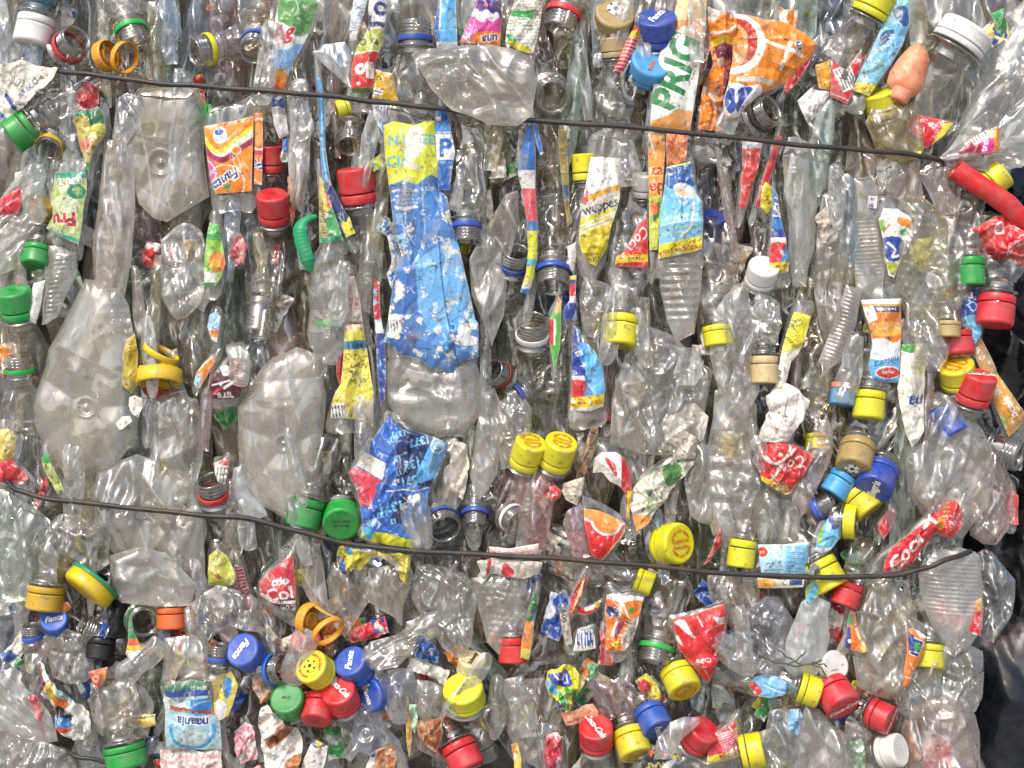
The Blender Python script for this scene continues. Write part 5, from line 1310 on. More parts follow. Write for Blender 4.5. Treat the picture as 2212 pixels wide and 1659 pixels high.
        p.poly('14264c', [(873, 1064), (888, 1072), (876, 1108), (868, 1130), (838, 1128), (852, 1104)])
        for (x, y, r, h, s) in ((905, 953, 195, 16, '1377'), (862, 938, 200, 12, '1371'), (848, 950, 215, 12, '131'), (890, 1002, 190, 17, '137'), (860, 990, 200, 12, '13'), (890, 1036, 188, 17, '1371'), (862, 1020, 200, 10, '17'), (846, 1094, 190, 20, '1371'), (822, 1112, 200, 13, '1371'), (806, 1128, 195, 13, '137'), (850, 1125, 195, 10, '13')):
            p.text('7cc2e8', s, x, y, h, r, 0.035)
        p.ell('d4dcd8', 946, 962, 15, 17, 10); p.ell('5a9cc8', 946, 962, 12, 14, 10); p.lines('d4dcd8', 936, 954, 956, 970, 4, 10)
        p.poly('d8d824', [(776, 1134), (800, 1146), (846, 1152), (872, 1162), (906, 1166), (900, 1190), (800, 1180), (778, 1162)]); p.poly('4aa8cc', [(782, 1140), (798, 1136), (812, 1150), (800, 1168), (788, 1158)])
        p.line('dcd8c8', 2.5, [(836, 1060), (872, 1056), (900, 1060), (926, 1052)], False); p.wear(0.1, 'c8ccc8', 7)
    lb('crumpled blue wrapper covered with upside down 13717 numbers, with a red and white side', [(841, 895), (849, 913), (899, 931), (969, 955), (964, 981), (938, 1041), (925, 1064), (922, 1098), (906, 1140), (901, 1176), (888, 1183), (807, 1173), (781, 1160), (784, 1130), (779, 1095), (774, 1075), (764, 1045), (752, 1022), (768, 1004), (797, 960), (820, 925)], f, z=44, amp=7, scale=60, bulge=18, along=1.05, step=1.6)
    def f(p):   # Green letters
        p.bg('efeee6'); p.poly('f0d09a', [(1455, -10), (1530, -10), (1526, 40), (1490, 48), (1448, 45)]); p.blob('eea058', [(1446, 48), (1480, 44), (1520, 50), (1518, 80), (1490, 84), (1470, 74), (1440, 90)])
        p.blob('f4efe2', [(1470, 60), (1500, 56), (1490, 74), (1476, 72)])
        p.text('1e8446', 'PRIG', 1459, 158, 62, 72, 0.035, 0.12, 0.92, out='fbfbf6', ow=3)
        p.poly('eda352', [(1404, 262), (1440, 252), (1470, 236), (1496, 240), (1492, 282), (1404, 276)]); p.line('fbfbf6', 4, [(1404, 250), (1440, 246), (1480, 226), (1500, 222)])
        p.line('8c8a80', 1.5, [(1418, 152), (1450, 158), (1490, 150)], False); p.wear(0.0, 'd8d4c8', 8)
    lb('tall white wrapper with big green letters on edge, top row right of the blue caps', [(1468, -20), (1528, -20), (1524, 52), (1511, 156), (1500, 222), (1491, 281), (1450, 280), (1404, 273), (1408, 220), (1414, 156), (1424, 120), (1438, 86), (1456, 34)], f, z=50, amp=3, scale=90, bulge=16, aniso=0.9)
    def f(p):
        p.bg('f0a244'); p.text('c83a1c', 'ep', 1418, 400, 26, 4, 0.03, out='f8dc7c'); p.text('c83a1c', 'za', 1418, 366, 24, 4, 0.03, out='f8dc7c'); p.poly('c4cc3c', [(1398, 425), (1436, 425), (1430, 540), (1398, 540)]); p.poly('3a7a3a', [(1412, 440), (1426, 436), (1424, 470), (1410, 480)]); p.ell('e47428', 1412, 450, 9, 16); p.ell('2d9a5a', 1402, 310, 7, 7); p.line('f0efe4', 3, [(1402, 290), (1412, 330)]); p.wear(0.12)
    lb('orange and yellow wrapper edge with red letters directly below the upper wire', [(1400, 286), (1435, 289), (1437, 330), (1432, 394), (1427, 470), (1420, 540), (1403, 540), (1401, 400)], f, z=42, amp=3, bulge=8)
    def f(p):
        p.bg('e8854e'); p.wear(0.2, 'f0b890', 5); p.line('f0b890', 2, [(1445, 300), (1480, 330)]); p.line('b84c24', 2, [(1440, 340), (1482, 310)])
    scrap('plain salmon orange film under the upper wire above the pale blue wrapper', [(1438, 289), (1485, 291), (1482, 330), (1479, 350), (1440, 360)], f, z=38, amp=5, bulge=6)
    def f(p):   # pale blue
        p.bg('78c0e6'); p.poly('2a5a9c', [(1438, 355), (1494, 345), (1500, 400), (1470, 415), (1440, 405)]); p.line('e4dc3c', 4, [(1438, 362), (1494, 350)], False)
        p.ell('dfe3e2', 1478, 414, 26, 16, -20); p.ell('e0b890', 1474, 418, 12, 7, -20); p.ell('3a78bc', 1450, 392, 12, 9)
        for i in range(4): p.line('c8d860', 1.5, [(1430, 476 + i * 11), (1515, 462 + i * 11)], False)
        p.poly('e8d834', [(1420, 530), (1520, 508), (1520, 545), (1420, 566)]); p.text('b82818', 'de zile de prim', 1470, 541, 11, 190, 0.02); p.text('c8401c', 'ntra in joc pe www', 1476, 526, 6, 190, 0.0); p.wear(0.18, 'dfe6e6', 8)
        p.line('dfe2de', 6, [(1498, 440), (1490, 490), (1470, 510)])
    lb('pale blue wrapper with a yellow lower band and upside down red words, right of centre', [(1440, 361), (1492, 348), (1505, 420), (1516, 436), (1518, 480), (1516, 539), (1500, 543), (1422, 560), (1424, 500), (1428, 450), (1436, 400)], f, z=46, amp=4, scale=60, bulge=14, aniso=0.8)
    def f(p):   # two crushed orange wrappers, top right
        p.bg('ee8418'); p.poly('ecd428', [(1536, 88), (1586, 84), (1586, 96), (1538, 100)]); p.poly('7c1c48', [(1540, 102), (1585, 98), (1580, 130), (1548, 128)]); p.line('f0eadc', 5, [(1536, 70), (1560, 78), (1588, 60)]); p.poly('c8c4b8', [(1524, 20), (1548, 10), (1560, 30), (1540, 52)]); p.wear(0.22, 'dcd6c8', 7)
        p.poly('b02430', [(1566, 130), (1580, 135), (1572, 190), (1560, 200)]); p.line('f4ece0', 7, [(1536, 200), (1544, 228)]); 
        for i in range(26): p.ell('f8ead8', 1548 + p.r.rand() * 26, 226 + p.r.rand() * 50, 1.6)
    lb('crumpled orange wrapper column with maroon and yellow bits, left of the big orange one', [(1528, 14), (1560, 28), (1590, 45), (1584, 100), (1576, 150), (1562, 205), (1562, 284), (1508, 280), (1512, 230), (1522, 180), (1540, 140), (1532, 100), (1530, 60)], f, z=44, amp=8, scale=44, bulge=12)
    def f(p):
        p.bg('f08c1c'); p.ell('f2ede2', 1588, 96, 62, 66); p.ell('c8382a', 1588, 94, 46, 52); p.ell('f0b474', 1584, 100, 30, 48); p.ell('e8903c', 1582, 100, 24, 42)
        for a in range(6): p.line('f4d4a4', 2, [(1582, 100), (1582 + 24 * cos(a), 100 + 42 * sin(a))], False)
        p.poly('f08c1c', [(1655, 20), (1780, 60), (1780, 120), (1700, 190), (1652, 170)]); p.line('f2ede2', 8, [(1650, 92), (1690, 106), (1730, 122)]); p.line('f2ede2', 8, [(1704, 96), (1694, 126), (1684, 150)])
        p.text('2a4c9c', 'm', 1720, 104, 17, 115, 0.03, out='f4f0e8'); p.poly('cfcabc', [(1590, 166), (1672, 176), (1668, 186), (1588, 178)])
        p.blob('f4f2ec', [(1562, 190), (1590, 182), (1612, 190), (1640, 188), (1640, 210), (1610, 232), (1592, 255), (1568, 252), (1562, 220)])
        p.blob('2444a0', [(1566, 205), (1578, 192), (1588, 205), (1585, 240), (1574, 248), (1566, 235)]); p.blob('2444a0', [(1592, 200), (1604, 190), (1622, 196), (1610, 214), (1600, 230), (1590, 245), (1585, 230)]); p.blob('f4f2ec', [(1586, 196), (1592, 200), (1590, 225), (1584, 228)])
        p.poly('2c9a40', [(1565, 262), (1590, 256), (1580, 276), (1566, 276)]); p.wear(0.04, 'e8dcc8', 8)
    lb('big orange wrapper with a white ring and red fruit slice, top right', [(1584, 28), (1620, 34), (1650, 42), (1700, 50), (1738, 72), (1768, 98), (1745, 130), (1705, 172), (1674, 190), (1650, 200), (1630, 215), (1606, 240), (1592, 264), (1566, 262), (1562, 220), (1572, 180), (1582, 130), (1584, 80)], f, z=54, amp=6, scale=80, bulge=22, aniso=0.3, along=1.1)
    def f(p):
        p.bg('c41c24'); p.poly('e04c50', [(1720, 100), (1764, 90), (1740, 140), (1716, 150)]); p.wear(0.06, 'f0c8c0', 6)
    lb('shiny red wrapper strip right of the big orange one in the top right', [(1752, 100), (1764, 92), (1746, 140), (1722, 180), (1700, 200), (1692, 190), (1712, 150), (1728, 118)], f, z=46, amp=3, bulge=8)
    def f(p):
        p.bg('b81c26'); p.line('e0504c', 4, [(1672, 300), (1650, 380), (1640, 430)])
    lb('long narrow red fold crossing under the upper wire on the right half', [(1676, 290), (1690, 296), (1676, 350), (1654, 420), (1640, 450), (1630, 446), (1648, 380), (1664, 330)], f, z=42, amp=2, bulge=8, bamp=4)
    def f(p):
        p.bg('6c1620'); p.text('e8d8d4', 'Co', 1522, 118, 16, 70, 0.0, 0.4)
    lb('dark red sliver with a bit of white script between green letters and orange wrapper', [(1522, 70), (1532, 74), (1533, 110), (1524, 150), (1512, 158), (1514, 110)], f, z=42, amp=1, bulge=4, bamp=3)
    def f(p):   # blue-green S
        p.bg('f2f0ea'); p.poly('d4c01c', [(1240, 400), (1330, 480), (1330, 590), (1240, 590)]); p.poly('dad32a', [(1256, 440), (1340, 402), (1336, 450), (1256, 500)]); p.poly('d6a022', [(1256, 428), (1342, 396), (1341, 414), (1256, 442)])
        p.poly('cfccc0', [(1250, 444), (1338, 410), (1336, 446), (1250, 478)]); p.text('1c1c18', 'weppes', 1296, 446, 21, 17, 0.02, 0.15, 0.86)
        for i in range(3): p.line('eeeade', 4, [(1248, 492 + i * 8), (1316, 464 + i * 8)], False)
        p.ell('c42838', 1262, 420, 8, 24); p.text('f0d8d8', 'TRADE', 1262, 420, 5, 90); p.text('22221a', 'nley', 1282, 558, 15, 12, 0.0, 0.4); p.wear(0.16, 'dedbd0', 7)
        p.c = p.c
    lb('white and yellow wrapper with rising black letters on a flat bottle, right of centre', [(1276, 338), (1343, 341), (1340, 400), (1338, 430), (1331, 455), (1320, 489), (1310, 538), (1296, 560), (1287, 577), (1274, 570), (1256, 545), (1250, 515), (1252, 489), (1257, 437), (1266, 395)], f, z=46, amp=5, scale=54, bulge=14, haze=0.5)
    def f(p): p.bg('e9e7e2'); p.wear(0.0)
    scrap('torn white paper corner left of the white and yellow wrapper', [(1224, 533), (1245, 522), (1243, 560), (1240, 590), (1226, 578), (1218, 582), (1226, 560)], f, z=42, torn=2)
    def f(p):
        p.bg('d21e28'); p.poly('f0c424', [(1326, 553), (1402, 549), (1402, 565), (1326, 569)]); p.text('7c1410', 'in fiecare ora', 1366, 559, 7, 181, 0.02); p.text('f4ece8', 'Coca', 1378, 518, 22, 232, 0.0, 0.4, 0.9); p.ell('e88a30', 1350, 552, 12, 6, 0, 0.7); p.ell('e88a30', 1376, 548, 12, 6, 0, 0.7)
        for i in range(5): p.line('5c1014', 1, [(1332 + i * 14, 570), (1336 + i * 14, 577)], False)
    lb('red wrapper with white script and a yellow stripe above the yellow cap, right of centre', [(1383, 481), (1396, 468), (1399, 520), (1400, 577), (1360, 577), (1328, 575), (1331, 554), (1349, 544), (1366, 512)], f, z=40, amp=3, bulge=12, body=True, along=1.2)
    def f(p):
        p.bg('dcd8d6'); Y = p.Y; 
        p.put(Y < 368, '2a68b0'); p.put((Y > 408) & (Y < 478), 'd84c5c'); p.put((Y > 478) & (Y < 500), '3a78b4'); p.put((Y >= 500) & (Y < 612), 'd2d42c'); p.put(Y >= 624, '3474b8'); p.put((Y >= 560) & (Y < 574), '5ab0c8'); p.wear(0.1, '4a4a40', 5)
    lb('slender blue white red and yellow strip standing below the upper wire, centre', [(1138, 266), (1150, 280), (1157, 330), (1156, 400), (1161, 480), (1160, 560), (1152, 600), (1143, 636), (1123, 632), (1136, 590), (1141, 540), (1138, 480), (1127, 410), (1118, 376), (1128, 310)], f, z=50, amp=1.6, bulge=10, k=10)
    def f(p): p.bg('8c7a30'); p.wear(0.3, '5a4a20', 4); p.put((p.Y > 400) & (p.Y < 430), '24405c')
    scrap('thin rusty yellow strip right of the slender blue white red strip', [(1206, 278), (1224, 280), (1228, 360), (1230, 450), (1236, 480), (1226, 490), (1216, 420), (1208, 340)], f, z=36, amp=2, bulge=6)
    def f(p): p.bg('2a70c0'); p.put(p.Y > 330, 'dfe2e4'); p.line('9cc8ec', 2, [(1152, 270), (1162, 320)]) 
    scrap('short blue and white pointed strip tucked right of the slender strip top', [(1146, 262), (1158, 270), (1168, 300), (1174, 330), (1168, 336), (1158, 310)], f, z=44, amp=1, bulge=4)
    def f(p):
        p.bg('2f8ac8'); p.line('8cd0f0', 3, [(694, 200), (698, 330), (712, 400), (740, 455)]); p.put(p.Y > 395, '1e3c70'); p.wear(0.25, 'b8c4c8', 4); p.line('d8d43c', 1.5, [(704, 330), (716, 390), (744, 440)])
    lb('very thin blue wrapper seen edge on, left of the tea wrapper', [(684, 166), (692, 170), (700, 200), (704, 330), (715, 395), (742, 450), (760, 480), (748, 488), (724, 465), (700, 420), (692, 330), (688, 240)], f, z=44, amp=1.5, bulge=7, k=8, bamp=3)
    def f(p):
        p.bg('b8b078'); p.lines('6a6030', 690, 440, 706, 518, 14, 0); p.poly('c84438', [(698, 400), (712, 420), (718, 460), (704, 450)]); p.poly('e4c84c', [(694, 400), (702, 405), (710, 460), (700, 455)]); p.poly('3f9c60', [(706, 460), (722, 446), (744, 522), (708, 526)]); p.poly('1f9a6a', [(688, 514), (745, 512), (745, 528), (688, 528)]); p.wear(0.12, 'd0ccb8', 6)
    lb('pointed tea coloured wrapper with a green corner, beside the bright green strap', [(689, 380), (702, 392), (719, 450), (732, 485), (743, 521), (716, 524), (690, 525), (689, 460)], f, z=46, amp=3, bulge=10)
    def f(p): p.bg('dcd428'); p.wear(0.2, '3a4c30', 4); p.poly('24468c', [(730, 470), (756, 462), (752, 474), (734, 482)])
    scrap('small yellow wrapper tip with a dark blue edge right of the tea coloured one', [(733, 476), (755, 468), (762, 490), (768, 503), (748, 513), (740, 495)], f, z=48, amp=2, bulge=6)
    def f(p):   # dirty yellow strip
        p.bg('d8cc4c'); p.poly('3a7ca8', [(740, 737), (792, 735), (794, 753), (740, 756)]); p.text('1c3c5c', 'TEM', 766, 746, 12, 0, 0.02, sx=1.1)
        for i, s in enumerate(('C:TIC', 'LAN', 'NV', 'M W')): p.text('4a4424', s, 768 + (i % 2) * 8, 772 + i * 17, 13, -8 + 5 * i, 0.0, 0.3)
        p.poly('c8a888', [(742, 700), (786, 698), (790, 712), (744, 714)]); p.bars(716, 872, 750, 905, 6); p.wear(0.16, '8a7a3c', 8); p.wear(0.05, '5c4a2c', 5); p.poly('c4b8a8', [(760, 880), (806, 860), (804, 924), (766, 906)])
    lb('long dirty yellow print strip down the middle left with a blue bar of letters', [(744, 702), (784, 700), (790, 745), (797, 790), (808, 850), (806, 922), (785, 908), (760, 905), (714, 903), (717, 870), (726, 845), (736, 830), (742, 770)], f, z=44, amp=4, bulge=12, aniso=0.9, across=1.2)
    def f(p): p.bg('b0a49c'); p.lines('a8484c', 748, 620, 772, 690, 5, 90, 0.3); p.wear(0.3, '8a8278', 4); p.line('605850', 3, [(742, 697), (784, 696)], False)
    lb('grey pink faded print panel above the dirty yellow strip', [(742, 600), (766, 596), (776, 640), (784, 698), (743, 698)], f, z=38, amp=2, bulge=8)
    def f(p): p.bg('c42430'); p.wear(0.15)
    scrap('red scrap sticking out left of the dirty yellow strip', [(728, 768), (742, 762), (740, 800), (734, 832), (726, 812)], f, z=30)
    def f(p):
        p.bg('2a4c9c'); p.put(p.Y < 700, 'c42430'); p.put((p.Y > 690) & (p.Y < 720), 'e8e6e2'); p.put(p.Y > 800, '24408c'); p.wear(0.3, '7cc0e4', 5); p.wear(0.12, 'ece8e4', 3)
    lb('thin red white and blue wrapper edge squeezed against the large blue wrapper', [(808, 600), (820, 610), (822, 680), (832, 735), (834, 800), (832, 860), (822, 880), (814, 800), (812, 720), (806, 660)], f, z=36, amp=2, bulge=6)
    def f(p):   # blue red yellow right of centre
        p.bg('3484cc'); p.blob('68b8e8', [(1268, 745), (1292, 760), (1306, 800), (1308, 850), (1290, 870), (1272, 830), (1262, 790)]); p.poly('1f3c94', [(1232, 700), (1244, 705), (1252, 780), (1264, 800), (1264, 816), (1232, 816)])
        p.put((p.X < 1262) & (p.Y > 812) & (p.Y < 824), 'eae6e2'); p.blob('d42c3c', [(1228, 824), (1262, 822), (1266, 840), (1258, 856), (1228, 856)]); p.put((p.Y > 860 - (p.X - 1232) * 0.12), 'e8d224')
        p.text('a82414', '700 de zile de', 1268, 871, 9, 188, 0.02); p.text('b82c18', 'intra in joc', 1262, 861, 4.5, 188); p.text('eef2f6', 'EB', 1250, 764, 10, 200, 0.02)
        p.text('1c4c9c', 'GET YOUR MUSIC', 1280, 806, 8, 248, 0.0); p.put(p.Y > 883 - (p.X - 1232) * 0.1, 'efede6'); p.line('e8ecee', 3, [(1246, 712), (1250, 740)]); p.wear(0.04, 'dce4e8', 6)
    lb('curved blue wrapper with a red patch and a yellow band at its foot, centre right', [(1240, 703), (1253, 713), (1258, 738), (1272, 745), (1287, 762), (1302, 794), (1307, 840), (1303, 878), (1274, 888), (1232, 887), (1235, 814), (1234, 760)], f, z=48, amp=3, bulge=16)
    def f(p): p.bg('24409c'); p.put((p.Y > 612) & (p.Y < 640), 'd02c34'); p.put((p.Y > 640) & (p.Y < 655), 'e8e4e0'); p.put(p.Y < 604, 'dcd430'); p.wear(0.25, 'e4e0dc', 5)
    lb('small crumpled blue and red wrapper standing above the curved blue one', [(1230, 597), (1245, 594), (1243, 640), (1246, 690), (1234, 696), (1216, 688), (1218, 664), (1230, 650)], f, z=44, amp=3, bulge=6)
    def f(p): p.bg('5cb84c'); p.poly('c42c34', [(1184, 690), (1200, 690), (1200, 745), (1184, 745)]); p.poly('ece8e0', [(1196, 690), (1201, 690), (1200, 745), (1196, 745)]); p.poly('e8b880', [(1200, 640), (1214, 640), (1212, 672), (1200, 680)])
    lb('narrow bright green wrapper with a red block right of the white ringed neck', [(1186, 690), (1198, 668), (1206, 640), (1213, 650), (1212, 700), (1210, 750), (1202, 785), (1196, 799), (1192, 770), (1186, 740)], f, z=42, amp=2, bulge=8, bamp=3)
    def f(p):   # tall carton print right
        p.bg('62b0e2'); p.put(p.Y < 676, 'd6962c'); p.put(p.Y < 657, 'eceae4'); p.poly('22346c', [(1882, 662), (1942, 662), (1942, 675), (1880, 675)]); p.text('e8ecf4', 'Fruttocale', 1912, 669, 7, 182, 0.02)
        p.put((p.Y > 676) & (p.Y < 742), 'e07c20'); p.blob('f0a840', [(1880, 700), (1940, 696), (1944, 720), (1900, 730), (1880, 716)]); p.poly('ece6e2', [(1862, 664), (1884, 660), (1892, 690), (1876, 700)])
        p.blob('eceae6', [(1878, 738), (1905, 730), (1930, 742), (1950, 730), (1950, 768), (1880, 775)]); p.put((p.Y > 748) & (p.Y < 770), 'dfe9ee')
        p.text('1f3878', 'natura', 1914, 782, 15, 195, 0.0, 0.4); p.ell('ece8e4', 1917, 805, 28, 14); p.ell('cc2a2a', 1917, 805, 25, 11.5); p.text('f0e4dc', 'Fruto', 1917, 805, 8, 185, 0.02, 0.3); p.line('4aa040', 2, [(1898, 806), (1908, 798)]); p.wear(0.04, 'eef0ee', 9)
        p.line('f6e8c0', 2, [(1884, 700), (1900, 712), (1924, 704), (1944, 712)])
    lb('upside down orange and light blue wrapper with a red oval on a bottle, right side', [(1860, 648), (1900, 646), (1947, 645), (1947, 700), (1946, 749), (1942, 827), (1912, 826), (1883, 822), (1876, 790), (1884, 744), (1880, 715), (1870, 689)], f, z=46, amp=2.4, bulge=18, k=18, aniso=0.9)
    def f(p):
        p.bg('eceade'); p.ell('379430', 1962, 750, 20, 12, -10); p.ell('e0dc24', 1988, 772, 13, 38); 
        for i in range(40): x, y = 1945 + p.r.rand() * 50, 790 + p.r.rand() * 160; p.line('8cb45c', 1.2, [(x, y), (x + 3, y - 8)], False)
        p.text('233c90', 'na', 1978, 868, 27, 184, 0.03, 0.25); p.ell('4c64a8', 1972, 903, 5, 5, 0, 0.7); p.text('4c64a8', 'R', 1972, 903, 4)
        for i in range(3): p.text('8a8a40', ('C', 'Z', 'A')[i], 1986, 775 + i * 12, 9, 180)
    lb('white and green pointed wrapper with two big blue letters, right side', [(1948, 744), (1995, 742), (1996, 830), (1996, 930), (1985, 950), (1969, 967), (1956, 935), (1947, 900), (1938, 840), (1944, 800)], f, z=44, amp=3, bulge=12)
    def f(p):   # top right pale blue
        p.bg('7cc2e6'); p.blob('234c84', [(1930, 20), (1955, 16), (1962, 50), (1950, 60), (1932, 40)]); p.blob('244a80', [(1906, 70), (1930, 66), (1915, 92), (1898, 100)]); p.wear(0.3, 'd0d8da', 9)
        p.poly('e8dc3c', [(1840, 172), (1898, 186), (1880, 214), (1836, 200)]); p.text('a82818', '73 zi de', 1866, 192, 12, 166, 0.02); p.text('a82818', 'intra in pa', 1864, 180, 5, 166); p.line('eceae2', 3, [(1842, 196), (1880, 210)], False)
        for i in range(4): p.line('c4d46c', 1.4, [(1872, 130 + i * 9), (1916, 140 + i * 9)], False)
    lb('scuffed pale blue wrapper with a yellow foot leaning in the top right', [(1932, -8), (1962, 5), (1965, 52), (1950, 95), (1930, 130), (1894, 182), (1878, 208), (1844, 194), (1850, 175), (1857, 156), (1878, 118), (1896, 78), (1914, 34)], f, z=50, amp=4, bulge=14, ax=2.1)
    def f(p): p.bg('cc1e30'); p.bars(1806, 142, 1846, 196, 24); p.ell('f0e8e4', 1856, 131, 6, 5); p.line('f0e4e0', 2, [(1796, 204), (1832, 218)], False); p.poly('5c5c58', [(1822, 150), (1836, 146), (1826, 176), (1812, 172)])
    lb('red wrapper with a bar code left of the scuffed pale blue wrapper', [(1797, 132), (1829, 151), (1857, 117), (1866, 124), (1856, 150), (1844, 182), (1838, 206), (1829, 226), (1792, 208)], f, z=42, amp=3, bulge=10)
    def f(p): p.bg('d8982c'); p.wear(0.3, 'f0c470', 3)
    scrap('golden honeycomb patterned scrap left of the bar code wrapper', [(1762, 140), (1794, 130), (1794, 196), (1770, 190)], f, z=40, amp=3)
    def f(p): p.bg('e6e2de'); p.wear(0.0, 'c8c4bc', 8)
    scrap('white pointed film below the golden honeycomb scrap', [(1722, 218), (1752, 190), (1790, 200), (1786, 232), (1750, 262), (1762, 285), (1740, 262)], f, z=34, amp=6)
    def f(p):
        p.bg('d41e2e'); p.text('f4ecea', '.5L=2', 2026, 270, 11, 192, 0.02); p.ell('f4ecea', 2008, 270, 5, 5); p.text('f4ecea', 'la 250ml', 1988, 262, 6, 192); p.lines('f0b8b8', 2014, 276, 2040, 304, 5, -12, 0.2); p.poly('e0d428', [(2036, 268), (2062, 266), (2030, 320), (2008, 322)]); p.line('f4ecea', 2.5, [(1978, 276), (1986, 290), (1994, 278)])
    lb('red wrapper with small white numbers above the end of the upper wire', [(1977, 247), (2018, 256), (2058, 266), (2037, 294), (2014, 312), (2000, 322), (1982, 302), (1966, 284)], f, z=40, amp=3, bulge=10)
    def f(p):
        p.bg('ee8c1c'); p.blob('d42e90', [(2112, 300), (2136, 296), (2144, 316), (2136, 336), (2108, 334)]); p.blob('9c1838', [(2060, 322), (2108, 306), (2116, 334), (2064, 336)]); p.text('f8eef4', 'tro', 2124, 316, 13, 80, 0.03); p.bars(2096, 284, 2146, 304, 26); p.poly('e8c890', [(2134, 286), (2150, 282), (2150, 298), (2136, 300)])
    lb('orange and magenta wrapper fin sticking out right under the fan of folds', [(2066, 331), (2090, 310), (2112, 290), (2157, 272), (2159, 300), (2160, 326), (2131, 333), (2095, 334)], f, z=46, amp=2, bulge=10)
    def f(p):
        p.bg('d6202a'); p.ell('f0e4e0', 2158, 494, 12, 14, 0, 0.6); p.text('e8d0cc', 'TE', 2158, 494, 9, 80); p.text('f0c8c8', 'Coca', 2190, 532, 18, 230, 0, 0.4); p.lines('e8a0a0', 2176, 480, 2200, 500, 4, -30); p.wear(0.0, 'f0b8b0', 8)
    lb('crushed glossy red wrapper bundle below the red hose, right edge', [(2097, 494), (2120, 485), (2152, 465), (2168, 470), (2183, 481), (2204, 500), (2235, 507), (2235, 572), (2204, 572), (2170, 560), (2139, 564), (2126, 528), (2116, 508)], f, z=44, amp=9, scale=50, bulge=20, aniso=0.2)
    def f(p):
        p.bg('c08c44'); p.blob('dca040', [(2140, 800), (2160, 810), (2180, 860), (2176, 900), (2152, 880)]); p.poly('1c7c4a', [(2116, 730), (2126, 738), (2156, 808), (2216, 900), (2230, 900), (2230, 880), (2160, 790), (2130, 735)])
        p.text('f0ece0', 'ocale', 2178, 880, 17, 118, 0.02, 0.2); p.text('f0ece0', '0.5l', 2116, 764, 14, 118); p.blob('8cb43c', [(2150, 900), (2170, 906), (2172, 935), (2156, 920)]); p.wear(0.05)
    lb('brown gold wrapper with a green edge sticking out at the right side of the bale', [(2096, 748), (2122, 732), (2140, 768), (2155, 806), (2185, 852), (2216, 898), (2200, 925), (2180, 945), (2160, 905), (2140, 850), (2118, 800)], f, z=20, amp=3, bulge=8)
    def f(p):
        p.bg('22448e'); p.blob('6cbce4', [(2078, 690), (2100, 680), (2118, 690), (2116, 740), (2098, 740), (2090, 716)]); p.line('a8dcf0', 2.5, [(2086, 660), (2100, 652), (2108, 664), (2098, 672), (2090, 662)]); p.text('e4ecf4', 'EV', 2090, 638, 12, 180, 0.02); p.ell('e4ecf4', 2104, 644, 4, 4, 0, 0.6); p.line('c8e8f4', 1.5, [(2084, 684), (2096, 708), (2110, 720)]); p.line('c8e8f4', 1.5, [(2100, 730), (2110, 738)])
    lb('dark blue wrapper with icy swirls between the green and the gold caps, right side', [(2079, 626), (2098, 622), (2115, 626), (2120, 670), (2124, 710), (2105, 747), (2089, 742), (2082, 700), (2070, 663)], f, z=30, amp=3, bulge=10)
    def f(p):
        p.bg('2878c4'); p.text('eceef2', 'PEPI', 1682, 448, 22, 262, 0.03, 0, 0.8, out='1c4488'); p.put((p.Y > 495) & (p.Y < 514), '1e3c90'); p.put((p.Y > 514) & (p.Y < 528), 'ecebe8'); p.blob('d4303c', [(1662, 528), (1694, 526), (1698, 545), (1684, 566), (1662, 566)]); p.poly('2c90cc', [(1700, 520), (1712, 545), (1708, 568), (1684, 568)]); p.put(p.Y > 568 - (p.X - 1660) * 0.05, 'e8d02c'); p.text('a82818', 'de zile', 1684, 577, 8, 186); p.wear(0.1)
    lb('slim blue white and red wrapper with a yellow foot, right of a white cap', [(1670, 403), (1680, 420), (1686, 468), (1699, 523), (1706, 570), (1704, 586), (1684, 592), (1660, 590), (1662, 540), (1667, 494), (1668, 440)], f, z=46, amp=2.4, bulge=10, k=12)
    def f(p): p.bg('d8d028'); p.text('b8341c', 'rea', 1660, 432, 12, -60, 0.02); p.poly('8c1c20', [(1632, 400), (1646, 396), (1640, 450), (1634, 450)]); p.wear(0.1)
    lb('little yellow wrapper with red letters below the long narrow red fold', [(1638, 404), (1652, 392), (1668, 404), (1668, 450), (1656, 462), (1640, 446)], f, z=40, amp=4, bulge=8)
    def f(p):
        p.bg('dad028'); p.text('242418', 'inley', 1712, 705, 17, 196, 0.0, 0.4); p.text('3a3a20', 'ONIC', 1724, 692, 8, 196); p.put(p.Y > 760 - (p.X - 1700) * 0.3, 'e9e7da'); p.text('24241c', 'ep', 1682, 812, 20, 262, 0.02); p.lines('9c8c20', 1696, 725, 1730, 750, 4, 10, 0.0); p.put(p.Y > 835, 'd8a028')
    lb('yellow script wrapper with a white lower part, right of the cream cap', [(1714, 674), (1732, 676), (1752, 684), (1740, 725), (1724, 766), (1710, 780), (1692, 850), (1674, 842), (1682, 790), (1688, 760), (1700, 715)], f, z=44, amp=3, bulge=12)
    def f(p): p.bg('e6dfd8'); p.wear(0.05, 'c8b8ac', 9); p.line('8c7c70', 2, [(1700, 850), (1690, 900), (1668, 950)]); p.line('a08c80', 2, [(1722, 850), (1716, 900), (1690, 950)])
    scrap('large torn cream paper above the crushed red label, right half', [(1683, 830), (1700, 828), (1714, 835), (1730, 850), (1750, 866), (1746, 880), (1740, 892), (1720, 925), (1701, 955), (1649, 955), (1641, 944), (1650, 915), (1662, 887), (1656, 872), (1654, 855)], f, z=46, torn=3, amp=6, bulge=14)
